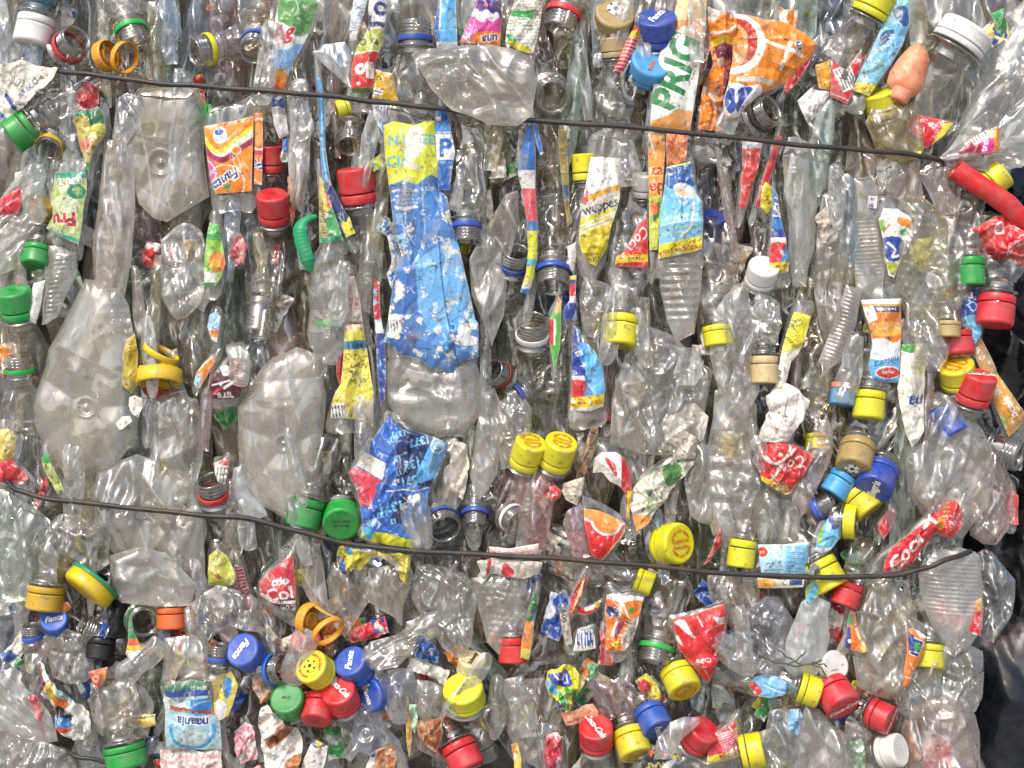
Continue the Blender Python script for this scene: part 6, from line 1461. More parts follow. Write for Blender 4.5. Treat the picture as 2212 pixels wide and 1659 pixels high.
    def f(p):
        p.bg('cf2c2c'); p.line('eadfd8', 6, [(1640, 960), (1650, 990), (1680, 1000), (1715, 970)]); p.line('eadfd8', 5, [(1706, 965), (1690, 1000), (1664, 1040)]); p.text('f2e8e4', 'Coca', 1706, 1005, 22, 205, 0.0, 0.4); p.blob('e8c02c', [(1640, 1028), (1672, 1040), (1702, 1052), (1700, 1075), (1660, 1058), (1638, 1044)]); p.text('a82018', 'castiga', 1676, 1050, 12, 207, 0.03); p.wear(0.12, 'ecdcd4', 7)
    lb('crushed red wrapper with white script and a yellow lower edge, right half', [(1639, 960), (1680, 954), (1714, 960), (1736, 972), (1758, 983), (1740, 1020), (1714, 1064), (1699, 1069), (1672, 1056), (1646, 1038), (1636, 1000)], f, z=48, amp=7, scale=44, bulge=16, aniso=0.2, body=True, along=1.1)
    def f(p):   # dark red cola
        p.bg('48101c'); p.text('ece4e0', 'a', 488, 806, 30, 192, 0.04); p.text('ece4e0', '0,25L', 488, 853, 11, 2, 0.02); p.poly('b81e30', [(506, 768), (534, 780), (534, 835), (514, 835)]); 
        for i in range(9): p.line('e8b8bc', 1.5, [(508, 775 + i * 7), (530, 779 + i * 7)], False)
        p.poly('b81e30', [(456, 846), (480, 836), (482, 842), (458, 856)]); p.line('ece4e0', 3, [(460, 832), (500, 822)], False); p.line('ece4e0', 6, [(486, 838), (512, 822)], False); p.wear(0.03)
    lb('dark red wrapper with 0,25L in white, left of centre above the ringed neck', [(482, 784), (496, 774), (510, 768), (529, 794), (531, 835), (523, 858), (490, 864), (456, 862), (451, 835), (456, 814)], f, z=46, amp=3, bulge=14)
    def f(p): p.bg('a4d0ee'); p.line('24508c', 2, [(462, 690), (468, 700), (458, 706), (468, 712)]); p.put(p.Y > 712, 'e08838'); p.put(p.Y > 728, 'e6e0d8'); p.wear(0.05)
    lb('light blue and orange bottle wrapper bit between clear folds above the dark red wrapper', [(452, 680), (466, 672), (476, 684), (472, 712), (468, 740), (458, 734), (446, 706)], f, z=38, amp=3, bulge=8)
    def f(p): p.bg('e48a30'); p.poly('a8d4f0', [(418, 815), (436, 805), (432, 838), (418, 835)]); p.line('f4e8c8', 3, [(430, 800), (450, 780), (462, 770)]); p.line('2c5c9c', 1.5, [(420, 820), (430, 828)]); p.wear(0.06)
    lb('orange bottle wrapper corner with pale blue tip left of the dark red wrapper', [(418, 828), (424, 805), (442, 782), (462, 765), (466, 782), (452, 806), (434, 836), (424, 840)], f, z=42, amp=3, bulge=8)
    def f(p):
        p.bg('c8303e'); p.put(p.Y > 1292, '300a14'); p.text('f0e8e6', 'ctio', 606, 1254, 17, 8, 0.05); p.text('f0e8e6', 'Col', 604, 1282, 26, 8, 0.02, 0, 1.1); p.line('e6e0dc', 7, [(566, 1284), (590, 1298), (636, 1300)]); p.text('e6e0dc', 'e0,2', 624, 1312, 12, 4, 0.02); p.wear(0.06, 'e8d0d0', 6); p.text('6a2028', 'Cappu', 600, 1296, 7, -12)
    lb('red wrapper with white rounded letters below the lower wire at the left', [(622, 1205), (632, 1195), (636, 1225), (638, 1260), (640, 1325), (610, 1318), (563, 1287), (560, 1258), (574, 1240), (592, 1226)], f, z=44, amp=3, bulge=14)
    def f(p):
        p.bg('5a1420'); 
        for i in range(16): p.line('c8888c', 1.4, [(508 + i * 2, 1215 + i * 7), (524 + i * 2, 1212 + i * 7)], False)
        p.put((p.X + p.Y * 0.1 > 660), '8c1c2c'); p.put(p.Y > 1312, '1c0a10'); p.text('ece4e0', 'SL', 534, 1324, 10, 10, 0.02)
    lb('narrow dark striped wrapper left of the red one with white rounded letters', [(505, 1218), (525, 1224), (536, 1262), (546, 1300), (544, 1334), (526, 1331), (522, 1300), (510, 1256)], f, z=40, amp=3, bulge=8)
    def f(p):
        p.bg('d62026'); p.blob('e89444', [(1258, 1092), (1300, 1103), (1345, 1130), (1330, 1150), (1306, 1150), (1284, 1136), (1276, 1122), (1258, 1116)]); p.line('f0ece6', 5, [(1260, 1120), (1276, 1126), (1286, 1142), (1306, 1154), (1330, 1150), (1348, 1130)]); p.line('e8d028', 8, [(1358, 1130), (1342, 1165), (1304, 1210)], False); p.line('3a50a0', 2, [(1350, 1128), (1338, 1146)], False)
        for (x, y) in ((1292, 1160), (1300, 1176), (1280, 1150), (1312, 1162), (1284, 1188)): p.ell('f0a0a0', x, y, 3.5, 3); p.ell('a01018', x + 1, y + 1, 2.4, 2)
    lb('red wrapper with an orange slice and yellow border resting on the lower wire, centre right', [(1261, 1098), (1292, 1103), (1320, 1114), (1352, 1132), (1350, 1150), (1339, 1166), (1320, 1188), (1302, 1209), (1284, 1205), (1274, 1190), (1268, 1160), (1262, 1130)], f, z=42, amp=3, bulge=16)
    def f(p): p.bg('e9e4dc'); p.blob('c4343c', [(1306, 988), (1326, 1000), (1332, 1030), (1318, 1012)]); p.wear(0.04, 'c8a098', 7); p.put(p.X > 1342, 'b41a22'); p.put((p.X > 1353) & (p.Y > 1060), 'd8c420')
    lb('white flaking wrapper with a deep red side, above the orange slice one', [(1284, 990), (1300, 976), (1330, 976), (1350, 990), (1362, 1020), (1364, 1060), (1360, 1120), (1352, 1120), (1350, 1065), (1339, 1050), (1318, 1040), (1300, 1020), (1281, 1022)], f, z=44, amp=4, bulge=14, along=1.5, bz=20, bthick=22)
    def f(p):
        p.bg('dbd6c6'); p.line('1e8c60', 5, [(1400, 1024), (1440, 1000), (1480, 996)]); p.blob('5a8c4c', [(1430, 1008), (1470, 1004), (1465, 1040), (1440, 1048)]); p.wear(0.1, '9cb88c', 6); p.ell('1c7c50', 1402, 1064, 5, 8); p.line('88c060', 4, [(1396, 1090), (1408, 1080), (1400, 1104)]); p.line('3c7c3c', 2, [(1408, 1040), (1420, 1070), (1440, 1080)]); p.put((p.Y > 1112) & (p.X < 1406), 'd88c34'); p.wear(0.02, '8a8068', 9)
    lb('leafy green and cream torn wrapper slanting in the right half', [(1362, 1064), (1380, 1040), (1404, 1022), (1433, 1001), (1470, 994), (1500, 996), (1490, 1015), (1470, 1035), (1451, 1056), (1434, 1085), (1414, 1106), (1398, 1130), (1374, 1148), (1366, 1116), (1360, 1090)], f, z=42, amp=8, scale=40, torn=2, bulge=12, aniso=0.2)
    def f(p): p.bg('cfc6b8'); p.wear(0.25, 'a8926c', 8); p.wear(0.1, '6c5438', 5)
    scrap('mouldy cream scrap right of the pleated clear bottle', [(1430, 960), (1480, 930), (1510, 950), (1500, 990), (1470, 992), (1436, 990)], f, z=38, amp=7, torn=2)
    def f(p): p.bg('8c6a42'); p.wear(0.35, 'c8b090', 6); p.wear(0.15, '4c3420', 4)
    scrap('thick brown rotted strip hanging in the centre right', [(1274, 926), (1292, 920), (1290, 955), (1281, 985), (1270, 1010), (1258, 1040), (1244, 1040), (1250, 1000), (1262, 965)], f, z=46, amp=6, bulge=12)
    def f(p): p.bg('d8cdb8'); p.wear(0.2, '8c6c48', 6)
    scrap('cream scrap stained brown below the rotted strip', [(1217, 1044), (1240, 1036), (1262, 1030), (1256, 1070), (1246, 1092), (1222, 1080), (1214, 1062)], f, z=40, amp=6)
    def f(p): p.bg('d4222c'); p.text('f4e8e4', 'AS', 1198, 1068, 9, 20)
    scrap('small bright red tag left of the stained cream scrap', [(1186, 1052), (1200, 1048), (1214, 1062), (1208, 1076), (1190, 1084)], f, z=46, amp=2)
    def f(p):
        p.bg('d6202c'); p.text('f4ecea', 'Coca', 1952, 1192, 30, 52, 0.02, 0.4, 1.1); p.line('f4ecea', 7, [(1990, 1138), (2004, 1120), (2014, 1126)]); p.blob('e88c2c', [(2020, 1120), (2036, 1114), (2034, 1142), (2020, 1140)]); 
        for i in range(6): p.line('ecc83c', 2, [(2024 + i * 4, 1132 - i * 9), (2036 + i * 3, 1130 - i * 9)], False)
        p.lines('f0a8a8', 2040, 1100, 2074, 1150, 7, -72, 0.1); p.wear(0.02, 'f4d8d4', 8)
    lb('long twisted red wrapper with white script rising to the right, above the wire end', [(1922, 1186), (1960, 1150), (2001, 1119), (2010, 1106), (2024, 1106), (2042, 1077), (2063, 1080), (2084, 1113), (2080, 1130), (2073, 1142), (2053, 1163), (2021, 1150), (1996, 1180), (1972, 1212), (1951, 1233), (1907, 1235), (1910, 1210)], f, z=48, amp=7, scale=44, bulge=16, aniso=0.6, ax=-0.8)
    def f(p): p.bg('c8343c'); p.wear(0.1, 'e8b0b0', 7)
    lb('red film flap left of the long twisted red wrapper', [(1896, 1140), (1912, 1108), (1935, 1088), (1938, 1111), (1925, 1140), (1907, 1165)], f, z=34, amp=4, bulge=8)
    def f(p): p.bg('d02030'); p.text('f0e0e0', 'e0.5', 2186, 1110, 12, 90); p.poly('f0ece8', [(2176, 1124), (2188, 1124), (2188, 1132), (2176, 1132)])
    lb('small bright red wrapper corner at the right edge below the screw neck', [(2174, 1130), (2176, 1090), (2186, 1060), (2200, 1070), (2200, 1134)], f, z=8, amp=2, bulge=5)
    def f(p):
        p.bg('b0dcf2'); p.put(p.X > 1694, '8cc8ea'); p.ell('ece8e4', 1646, 1192, 13, 13); p.ell('c82c2c', 1646, 1192, 11, 11); p.text('f0d890', 'AS', 1646, 1192, 7, 10); p.text('204888', 'ra', 1660, 1218, 15, 6, 0.0, 0.4); p.line('204888', 1.6, [(1652, 1232), (1690, 1230)], False)
        for i in range(13): p.line('3c6ca8', 1.4, [(1699, 1180 + i * 4.3), (1738, 1179 + i * 4.3)], False)
        p.line('e4f2f8', 3, [(1640, 1180), (1744, 1174)], False)
    lb('light blue square wrapper with a red dot above the lower wire, right half', [(1637, 1176), (1692, 1176), (1748, 1171), (1747, 1205), (1743, 1240), (1694, 1240), (1645, 1239), (1640, 1210)], f, z=38, amp=1.6, bulge=14)
    def f(p): p.bg('eee9dd'); p.blob('e89c34', [(1636, 1252), (1668, 1250), (1676, 1262), (1660, 1272), (1636, 1268)]); p.poly('24407c', [(1704, 1250), (1732, 1250), (1732, 1264), (1704, 1264)]); p.text('242c40', 'C', 1694, 1258, 10); p.line('e8c04c', 2, [(1646, 1262), (1672, 1254)])
    lb('strip of white wrapper with an orange slice hanging just under the lower wire', [(1636, 1248), (1690, 1252), (1738, 1250), (1735, 1268), (1690, 1270), (1638, 1270)], f, z=36, amp=2, bulge=8)
    def f(p): p.bg('74c0e6'); p.line('8ccc3c', 8, [(1776, 1128), (1772, 1150), (1770, 1172)]); p.blob('24408c', [(1790, 1108), (1816, 1104), (1816, 1132), (1796, 1142)]); p.text('dce8f4', 'NATUR', 1804, 1120, 6, -80); p.put(p.Y > 1182, 'dfe6ea')
    lb('light blue wrapper with lime edge hanging left of the loose yellow cap shell', [(1784, 1124), (1800, 1112), (1817, 1106), (1818, 1132), (1816, 1157), (1806, 1172), (1794, 1188), (1776, 1196), (1760, 1190), (1768, 1150)], f, z=46, amp=4, bulge=12)
    def f(p): p.bg('8c8c90'); p.wear(0.3, 'd8dce0', 7)
    scrap('crinkled silver grey foil between the two light blue wrappers', [(1750, 1176), (1772, 1180), (1792, 1190), (1780, 1214), (1762, 1238), (1745, 1245), (1744, 1210)], f, z=44, amp=9, scale=30)
    def f(p): p.bg('8cc43c'); p.line('5ab4e0', 14, [(1762, 1258), (1756, 1276), (1748, 1302)], False); p.wear(0.1)
    scrap('lime green and light blue rag on the neck under the lower wire', [(1740, 1272), (1752, 1256), (1779, 1254), (1776, 1276), (1764, 1290), (1752, 1304), (1740, 1298)], f, z=48, amp=5)
    def f(p):   # upside-down wordmark, lower left
        p.bg('a4c4cc'); p.put(p.Y < 1500 + (p.X < 410) * 4, '1f3f84'); p.put(p.Y < 1492 - (p.X - 360) * 0.1, '2c6850'); p.text('9cb8a0', 'OCMNEA', 432, 1484, 6, 180); p.poly('2c7cc0', [(415, 1508), (460, 1504), (462, 1540), (418, 1532)]); p.poly('ccd4d0', [(352, 1500), (412, 1522), (400, 1545), (356, 1540)])
        p.poly('9a4030', [(370, 1522), (464, 1534), (464, 1543), (370, 1532)]); p.text('d8b49c', 'SCORSA', 400, 1532, 5, 176); p.text('1f3f84', 'naania', 418, 1556, 20, 176, 0.03, 0, 0.95, out='e4ecec', ow=2.6)
        p.ell('4a98c8', 418, 1575, 50, 42, 0, 0.84); p.poly('a4c4cc', [(366, 1530), (470, 1546), (470, 1562), (366, 1562)]); p.text('1f3f84', 'naania', 418, 1556, 20, 176, 0.03, 0, 0.95, out='e4ecec', ow=2.6); p.ell('b8c8c4', 418, 1590, 30, 16); p.wear(0.04, '8c948c', 8)
    lb('pale blue wrapper with upside down dark blue lettering under green and blue bands, bottom left', [(352, 1484), (380, 1476), (414, 1467), (436, 1470), (458, 1478), (461, 1534), (474, 1547), (478, 1590), (479, 1620), (420, 1618), (359, 1615), (356, 1580), (357, 1539)], f, z=44, amp=4, bulge=18, scale=80, aniso=0.9, along=1.2)
    def f(p): p.bg('e0d054'); p.blob('3c84c4', [(486, 1464), (502, 1470), (498, 1505), (486, 1500)]); p.blob('e8e6e2', [(470, 1512), (490, 1516), (486, 1548), (472, 1550)]); p.wear(0.05, 'a88040', 6)
    lb('yellow white and blue wrapper leaning right of the pale blue one at the bottom left', [(456, 1461), (480, 1456), (500, 1450), (515, 1480), (506, 1515), (495, 1545), (474, 1556), (463, 1530), (461, 1500)], f, z=38, amp=3, bulge=10)
    def f(p):
        p.bg('dcdcd4'); p.blob('e8d02c', [(100, 1470), (125, 1480), (140, 1520), (118, 1520)]); p.blob('e0762c', [(118, 1505), (145, 1505), (150, 1525), (125, 1530)]); p.blob('9cd0dc', [(118, 1450), (140, 1470), (160, 1510), (140, 1500)]); p.blob('20242c', [(118, 1528), (150, 1532), (156, 1556), (122, 1552)]); p.blob('a01c50', [(88, 1440), (98, 1460), (102, 1500), (90, 1480)]); p.blob('4a90c8', [(120, 1552), (155, 1558), (150, 1576), (124, 1574)]); p.blob('d8482c', [(122, 1572), (152, 1574), (150, 1582), (124, 1582)]); p.blob('e0d43c', [(180, 1515), (200, 1530), (202, 1545), (186, 1540)]); p.wear(0.16, 'd0ccc0', 6)
    scrap('jumble of torn colourful film with yellow, orange and black bits at the lower left', [(86, 1428), (94, 1435), (115, 1461), (134, 1482), (156, 1508), (190, 1540), (195, 1560), (193, 1586), (175, 1600), (156, 1602), (138, 1590), (122, 1576), (118, 1560), (117, 1540), (108, 1525), (99, 1508), (92, 1470)], f, z=42, torn=3, amp=9, scale=36, bulge=12)
    def f(p): p.bg('c03040'); p.wear(0.3, 'e0d8d0', 5)
    scrap('crumpled red and white film left of the colourful jumble', [(60, 1505), (78, 1500), (92, 1530), (100, 1580), (88, 1592), (84, 1560), (70, 1530)], f, z=36, torn=2, amp=6)
    def f(p): p.bg('d85c48'); p.ell('e8b48c', 210, 1465, 8, 8, 0, 0.5); p.blob('e8983c', [(220, 1446), (232, 1450), (228, 1470)])
    scrap('small coral red triangle above the dull bottle wall, lower left', [(192, 1450), (214, 1444), (234, 1440), (228, 1468), (214, 1488), (204, 1478)], f, z=42, amp=3)
    def f(p): p.bg('2e8c48'); p.put(p.Y > 1380, 'e0603c'); p.put(p.Y > 1394, 'ecc838'); p.put(p.Y > 1404, 'ece8e0')
    scrap('narrow green orange and white pennant beside the open mouth with a green ring', [(278, 1330), (284, 1330), (288, 1360), (298, 1382), (308, 1402), (296, 1416), (282, 1428), (272, 1412), (278, 1384)], f, z=46, amp=2, bulge=5)
    def f(p): p.bg('e0c060'); p.line('1c6c4c', 4, [(262, 1548), (300, 1552), (336, 1546)]); p.line('2c2c24', 3, [(268, 1566), (300, 1580), (330, 1576)]); p.wear(0.25, 'd8d4c0', 5)
    scrap('flat yellow green film shred left of the pale blue wrapper at the bottom', [(262, 1552), (300, 1545), (336, 1542), (338, 1566), (310, 1574), (276, 1572)], f, z=38, torn=2, amp=4)
    def f(p):   # kiwi
        p.bg('c4da88'); p.put(p.Y < 386, '238c70'); p.blob('e4ecc4', [(120, 430), (150, 424), (172, 440), (160, 460), (126, 456)]); p.text('f0f0e8', '0,5L Tr', 150, 393, 14, 184, 0.03, out='1f7c64'); p.ell('f0f0e8', 173, 386, 6, 6, 0, 0.7); p.ell('3a9070', 168, 415, 18, 16); p.ell('8cc078', 170, 414, 10, 9); p.ell('dce8a0', 170, 414, 4, 4)
        p.text('c8283c', 'Fru', 140, 476, 27, 183, 0.05, out='e8ecd0', ow=2.4); p.text('f4f0e0', 'A', 112, 438, 12, 184, out='1c1c1c', ow=1.5); p.line('48b098', 9, [(98, 496), (120, 506), (168, 520)], False); p.line('e4f0dc', 3, [(112, 486), (140, 500), (168, 504)]); p.wear(0.02)
    lb('light green kiwi wrapper with upside down red and white letters, far left', [(118, 372), (150, 370), (186, 372), (188, 396), (187, 420), (180, 442), (176, 490), (170, 528), (150, 520), (120, 506), (99, 494), (106, 478), (112, 463), (107, 440), (108, 419), (114, 400)], f, z=46, amp=3, bulge=16)
    def f(p):
        p.bg('b4a44c'); p.put(p.Y < 252, '1e7a4c'); p.poly('1e6c44', [(190, 240), (235, 240), (226, 270), (200, 280)]); p.wear(0.3, '6a6428', 5); p.blob('ccc850', [(188, 290), (200, 274), (225, 268), (222, 290), (200, 300)]); p.text('eef0e4', 'Ste', 202, 302, 15, 240, 0.02, 0.2, out='2c3420', ow=1.4); p.blob('e0866a', [(176, 306), (196, 304), (198, 330), (182, 332)]); p.blob('e4dc9c', [(182, 330), (198, 332), (194, 352), (186, 350)]); p.put(p.Y > 352, '2c8c4c')
    lb('narrow green gold and peach wrapper hanging under the upper wire, far left', [(160, 246), (186, 238), (213, 232), (226, 247), (229, 286), (218, 306), (208, 325), (198, 350), (192, 378), (185, 352), (178, 332), (172, 312), (168, 284), (158, 262)], f, z=44, amp=4, bulge=12)
    def f(p):
        p.bg('e2dccf'); p.bars(20, 168, 56, 188, -20); p.text('3c4488', 'BASCO', 64, 192, 12, 45, 0.02); p.line('2c3c8c', 9, [(12, 206), (36, 236)], False); p.line('5a7ab8', 8, [(-6, 238), (16, 262)], False); p.text('3a5c48', 'ECO', 72, 170, 10, 30, 0); p.wear(0.06, 'b0a898', 9); p.lines('5c5850', 86, 158, 106, 172, 3, 8, 0.0)
    scrap('torn white paper label with dark blue lettering at the left end of the upper wire', [(-10, 143), (20, 136), (47, 130), (80, 142), (125, 146), (114, 170), (104, 187), (84, 196), (70, 218), (48, 238), (20, 262), (-14, 276)], f, z=56, torn=2, amp=7, scale=50, bulge=10, aniso=0.2)
    def f(p): p.bg('4cb050'); p.put(p.Y > 520, '98cc50'); p.ell('e8883c', 472, 566, 20, 22, 0); p.ell('ecac44', 466, 572, 12, 12); p.poly('e4e2de', [(440, 588), (472, 590), (466, 610), (440, 610)]); p.poly('5c1c38', [(436, 588), (442, 588), (442, 610), (436, 610)]); p.put(p.Y > 611, '188c58'); p.wear(0.0, '2c6c30', 6)
    lb('little green wrapper with an orange fruit below the bright orange wrapper', [(453, 481), (471, 484), (478, 515), (484, 549), (487, 570), (478, 596), (466, 619), (437, 616), (440, 585), (443, 549), (447, 515)], f, z=44, amp=3, bulge=12)
    def f(p):
        p.bg('8cb4e0'); p.put(p.Y < 96, 'd8e0dc'); p.blob('5c9450', [(608, -20), (700, -10), (682, 60), (640, 80), (606, 60)]); p.blob('e4ece8', [(590, 50), (625, 60), (640, 90), (620, 110), (588, 100)]); p.text('cc2030', 'Ag', 612, 72, 30, 6, 0.03, 0.4, out='f4ecec', ow=2); p.text('cc2030', 'Racor', 600, 98, 9, 4, 0.02, 0.3); p.poly('b8862c', [(578, 154), (620, 150), (620, 164), (578, 160)]); p.put(p.Y > 160, 'dc8c24'); p.put(p.Y > 178, 'd86c24'); p.wear(0.02, 'c8d4dc', 9)
    lb('sky blue wrapper with red script and an orange foot in the top row', [(596, 36), (604, -8), (640, -8), (690, 4), (680, 36), (672, 65), (656, 96), (636, 130), (626, 156), (617, 182), (615, 196), (583, 195), (584, 160), (586, 130), (592, 80)], f, z=48, amp=3, bulge=14, k=16)
    def f(p): p.bg('c8c4c0'); p.put(p.Y < 236, '5868a0'); p.line('f0f0f0', 3, [(586, 233), (614, 235)], False); p.line('f0f0f0', 3, [(588, 250), (614, 250)], False); p.wear(0.2)
    scrap('dark and silver film patch right under the upper wire below the sky blue wrapper', [(584, 206), (614, 208), (616, 240), (624, 290), (604, 300), (592, 270)], f, z=38, amp=5)
    def f(p):
        p.bg('e8e6df'); p.text('2c3c70', 'To', 815, 38, 40, 84, 0.03, 0, 1, out='c8ccd8'); p.blob('a8b43c', [(768, 72), (832, 66), (828, 104), (768, 112)]); p.text('4c5c1c', 'tro', 798, 94, 24, 186, 0.03, out='c8d060'); p.put(p.Y > 116 - (p.X - 790) * 0.1, 'd8442c'); p.put((p.Y > 128) & (p.Y < 190), 'd42c30'); p.text('f4f0e8', 'llo', 788, 155, 30, 184, 0.05, 0, 0.95, out='5c1410', ow=1.6); p.ell('f0ece4', 775, 182, 4, 4); p.put(p.Y > 190, '3c6c2c'); p.wear(0.03, 'b8b4a0', 8)
    lb('tall white yellow and red wrapper with big white letters in the top row', [(800, -8), (838, -8), (834, 39), (830, 66), (826, 91), (818, 118), (810, 146), (808, 170), (804, 200), (780, 204), (757, 194), (759, 170), (760, 143), (765, 120), (772, 99), (790, 74), (796, 52), (796, 20)], f, z=48, amp=3, bulge=14, k=16)
    def f(p):
        p.bg('d4d8dc'); 
        for i in range(9): p.line('6c9cc0', 1.2, [(758, 4 + i * 8), (796, 2 + i * 8)], False)
        p.wear(0.15, 'aeb4b8', 7)
    lb('silvery striped film beside the tall white yellow and red wrapper, top edge', [(764, -8), (795, -8), (788, 25), (776, 62), (768, 88), (755, 88), (756, 50), (760, 20)], f, z=42, amp=3, bulge=8)
    def f(p): p.bg('dcae14'); p.poly('f0ece0', [(808, 142), (850, 156), (850, 162), (808, 150)]); p.text('2c2410', 'S CV', 818, 168, 9, -70); p.lines('6c5410', 832, 168, 850, 174, 2, 0, 0.1); p.ell('ece4c0', 850, 183, 5, 5, 0, 0.5); p.bars(802, 182, 820, 214, 72); p.wear(0.03, 'f0c84c', 5)
    lb('golden yellow tag with a bar code corner just above the upper wire', [(810, 148), (828, 156), (849, 159), (856, 190), (861, 219), (830, 215), (804, 212), (806, 185)], f, z=46, amp=2.4, bulge=10)
    def f(p): p.bg('cbc8dc'); p.bars(808, 228, 840, 250, 176, 'dcd8e8'); p.wear(0.1, 'b0b0c4', 7); p.put((p.Y > 262) & (p.X > 818), '7ca8d4')
    scrap('lavender bar code film hanging just below the upper wire left of the yellow top', [(803, 222), (846, 226), (842, 250), (836, 262), (828, 290), (816, 268), (806, 250)], f, z=42, amp=4)
    def f(p): p.bg('60b0e4'); p.poly('2c68b4', [(935, -10), (952, -10), (950, 100), (935, 80)]); p.line('e4eef4', 3, [(953, -8), (950, 66)], False); p.line('e4eef4', 3, [(984, -8), (988, 96)], False); p.wear(0.14, '3a6c94', 5); p.put(p.Y > 92, 'e0e4e6')
    lb('sky blue wrapper with white borders in the top row right of the grey neck', [(951, -8), (983, -8), (986, 40), (988, 100), (966, 106), (944, 104), (940, 80), (937, 60), (944, 30)], f, z=46, amp=2.4, bulge=12)
    def f(p):
        p.bg('d43c94'); p.poly('4a2474', [(1035, -10), (1090, -10), (1086, 40), (1026, 30)]); 
        for (x, y, r) in ((1026, 28, 9), (1036, 36, 9), (1050, 34, 10), (1062, 40, 9), (1072, 36, 7), (1042, 42, 8)): p.ell('ece4ec', x, y, r)
        p.put(p.Y > 70, 'ec8c28'); p.blob('e05cac', [(996, 80), (1016, 50), (1030, 60), (1014, 92)]); p.text('28305c', 'una', 1058, 86, 17, 186, 0.03, 0.2, out='f0ece8'); p.text('ece8ec', 'A', 1010, 84, 18, 200, 0.03, out='3c2c5c', ow=1.6); p.ell('f03c60', 1050, 14, 5, 4)
    lb('purple and magenta wrapper with white clouds at the top edge, left of centre', [(1034, -8), (1083, -8), (1084, 40), (1081, 99), (1056, 100), (1034, 94), (1016, 95), (994, 92), (1004, 64), (1018, 34)], f, z=46, amp=3, bulge=14)
    def f(p):
        p.bg('dcdcd0')
        for i in range(14):
            y = -4 + i * 7.5; p.line('6c6c64', 1.1, [(1095, y + 3), (1178, y - 1)], False)
            for k in range(9): p.line('6c6c64', 1.1, [(1098 + k * 9 + (i % 2) * 4.5, y + 2), (1098 + k * 9 + (i % 2) * 4.5, y + 9)], False)
        p.poly('2a9c44', [(1100, 22), (1152, 26), (1150, 42), (1098, 34)]); p.blob('2a9c44', [(1092, 74), (1106, 78), (1116, 92), (1104, 94)]); p.blob('ddd430', [(1100, 90), (1118, 94), (1148, 108), (1130, 114), (1104, 104)]); p.wear(0.05, 'b8b8a8', 7)
    lb('white brick patterned wrapper with green band at the top edge, centre', [(1125, -8), (1175, -8), (1171, 22), (1167, 52), (1160, 86), (1152, 114), (1138, 114), (1120, 110), (1092, 92), (1094, 64), (1099, 39), (1112, 14)], f, z=46, amp=4, bulge=12)
    def f(p):
        p.bg('cc2838'); 
        for i in range(12): p.line('f0d0cc', 2, [(1330 + i * 4.2 - 14, 150 - i * 7.6), (1330 + i * 4.2 + 14, 156 - i * 7.6)], False)
        p.put(p.Y < 84, 'e8c82c'); p.put(p.Y < 68, 'cc2838'); p.text('a82018', 'OIII', 1374, 76, 9, 65)
    lb('rolled red and yellow striped wrapper tube between the gold and pale sky blue caps', [(1372, 54), (1388, 62), (1376, 96), (1362, 130), (1347, 160), (1323, 157), (1334, 130), (1348, 100), (1360, 74)], f, z=54, amp=1, bulge=16, k=9, bamp=3)
    def f(p):
        p.bg('d21e26'); p.blob('e8dcd4', [(1456, 1344), (1476, 1338), (1490, 1360), (1500, 1376), (1482, 1366), (1466, 1352)]); p.poly('ece4dc', [(1540, 1332), (1566, 1332), (1564, 1348), (1548, 1346)]); p.poly('ece4dc', [(1458, 1374), (1464, 1372), (1476, 1394), (1468, 1392)]); p.line('3c1014', 1.6, [(1490, 1340), (1510, 1370), (1545, 1410)]); p.line('5c1418', 1.5, [(1484, 1372), (1530, 1362), (1562, 1350)]); p.line('ecdcd4', 4, [(1562, 1366), (1556, 1392), (1544, 1412)]); p.text('f4ece8', 'Coke', 1518, 1424, 10, 192, 0.02); p.line('f0dcd4', 3, [(1505, 1330), (1515, 1350)]); p.wear(0.0, 'e8b4ac', 7)
    lb('big red cone shaped wrapper folded to a point at the bottom, lower right of centre', [(1453, 1339), (1474, 1332), (1498, 1326), (1530, 1316), (1565, 1305), (1569, 1336), (1567, 1360), (1563, 1383), (1550, 1424), (1534, 1469), (1521, 1469), (1494, 1436), (1466, 1404), (1458, 1370)], f, z=56, amp=4, scale=70, bulge=18, k=18, along=1.08, aniso=0.3)
    def f(p):
        p.bg('ec7c20'); p.poly('eeece8', [(1306, 1280), (1392, 1286), (1390, 1300), (1368, 1296), (1340, 1300), (1308, 1290)]); p.blob('22387c', [(1308, 1312), (1326, 1308), (1334, 1322), (1318, 1334)]); p.ell('f0ece8', 1323, 1325, 3.5, 3.5); p.line('eeece8', 5, [(1340, 1300), (1336, 1330), (1322, 1370)]); p.line('eeece8', 4, [(1346, 1306), (1356, 1330)]); p.blob('2c9c40', [(1356, 1314), (1368, 1310), (1364, 1324)]); p.blob('8c2454', [(1330, 1352), (1346, 1340), (1340, 1366), (1328, 1378)]); p.blob('e8dc40', [(1320, 1388), (1336, 1384), (1332, 1400)]); p.poly('b8b0a4', [(1362, 1332), (1382, 1332), (1364, 1390), (1346, 1404), (1340, 1380)]); p.wear(0.1, 'f0e4dc', 6)
    lb('crumpled orange and white wrapper with a blue patch under the lower wire, right of centre', [(1310, 1284), (1324, 1280), (1339, 1287), (1364, 1286), (1391, 1292), (1386, 1312), (1380, 1331), (1367, 1383), (1349, 1404), (1326, 1407), (1308, 1404), (1310, 1357), (1306, 1318)], f, z=46, amp=6, scale=44, bulge=14)
    def f(p): p.bg('2c6c34'); p.put(p.Y > 1340, 'd8842c'); p.wear(0.2, 'c03828', 5); p.put(p.Y > 1400, 'c8c04c'); p.line('4c8cc8', 3, [(1156, 1310), (1150, 1340)])
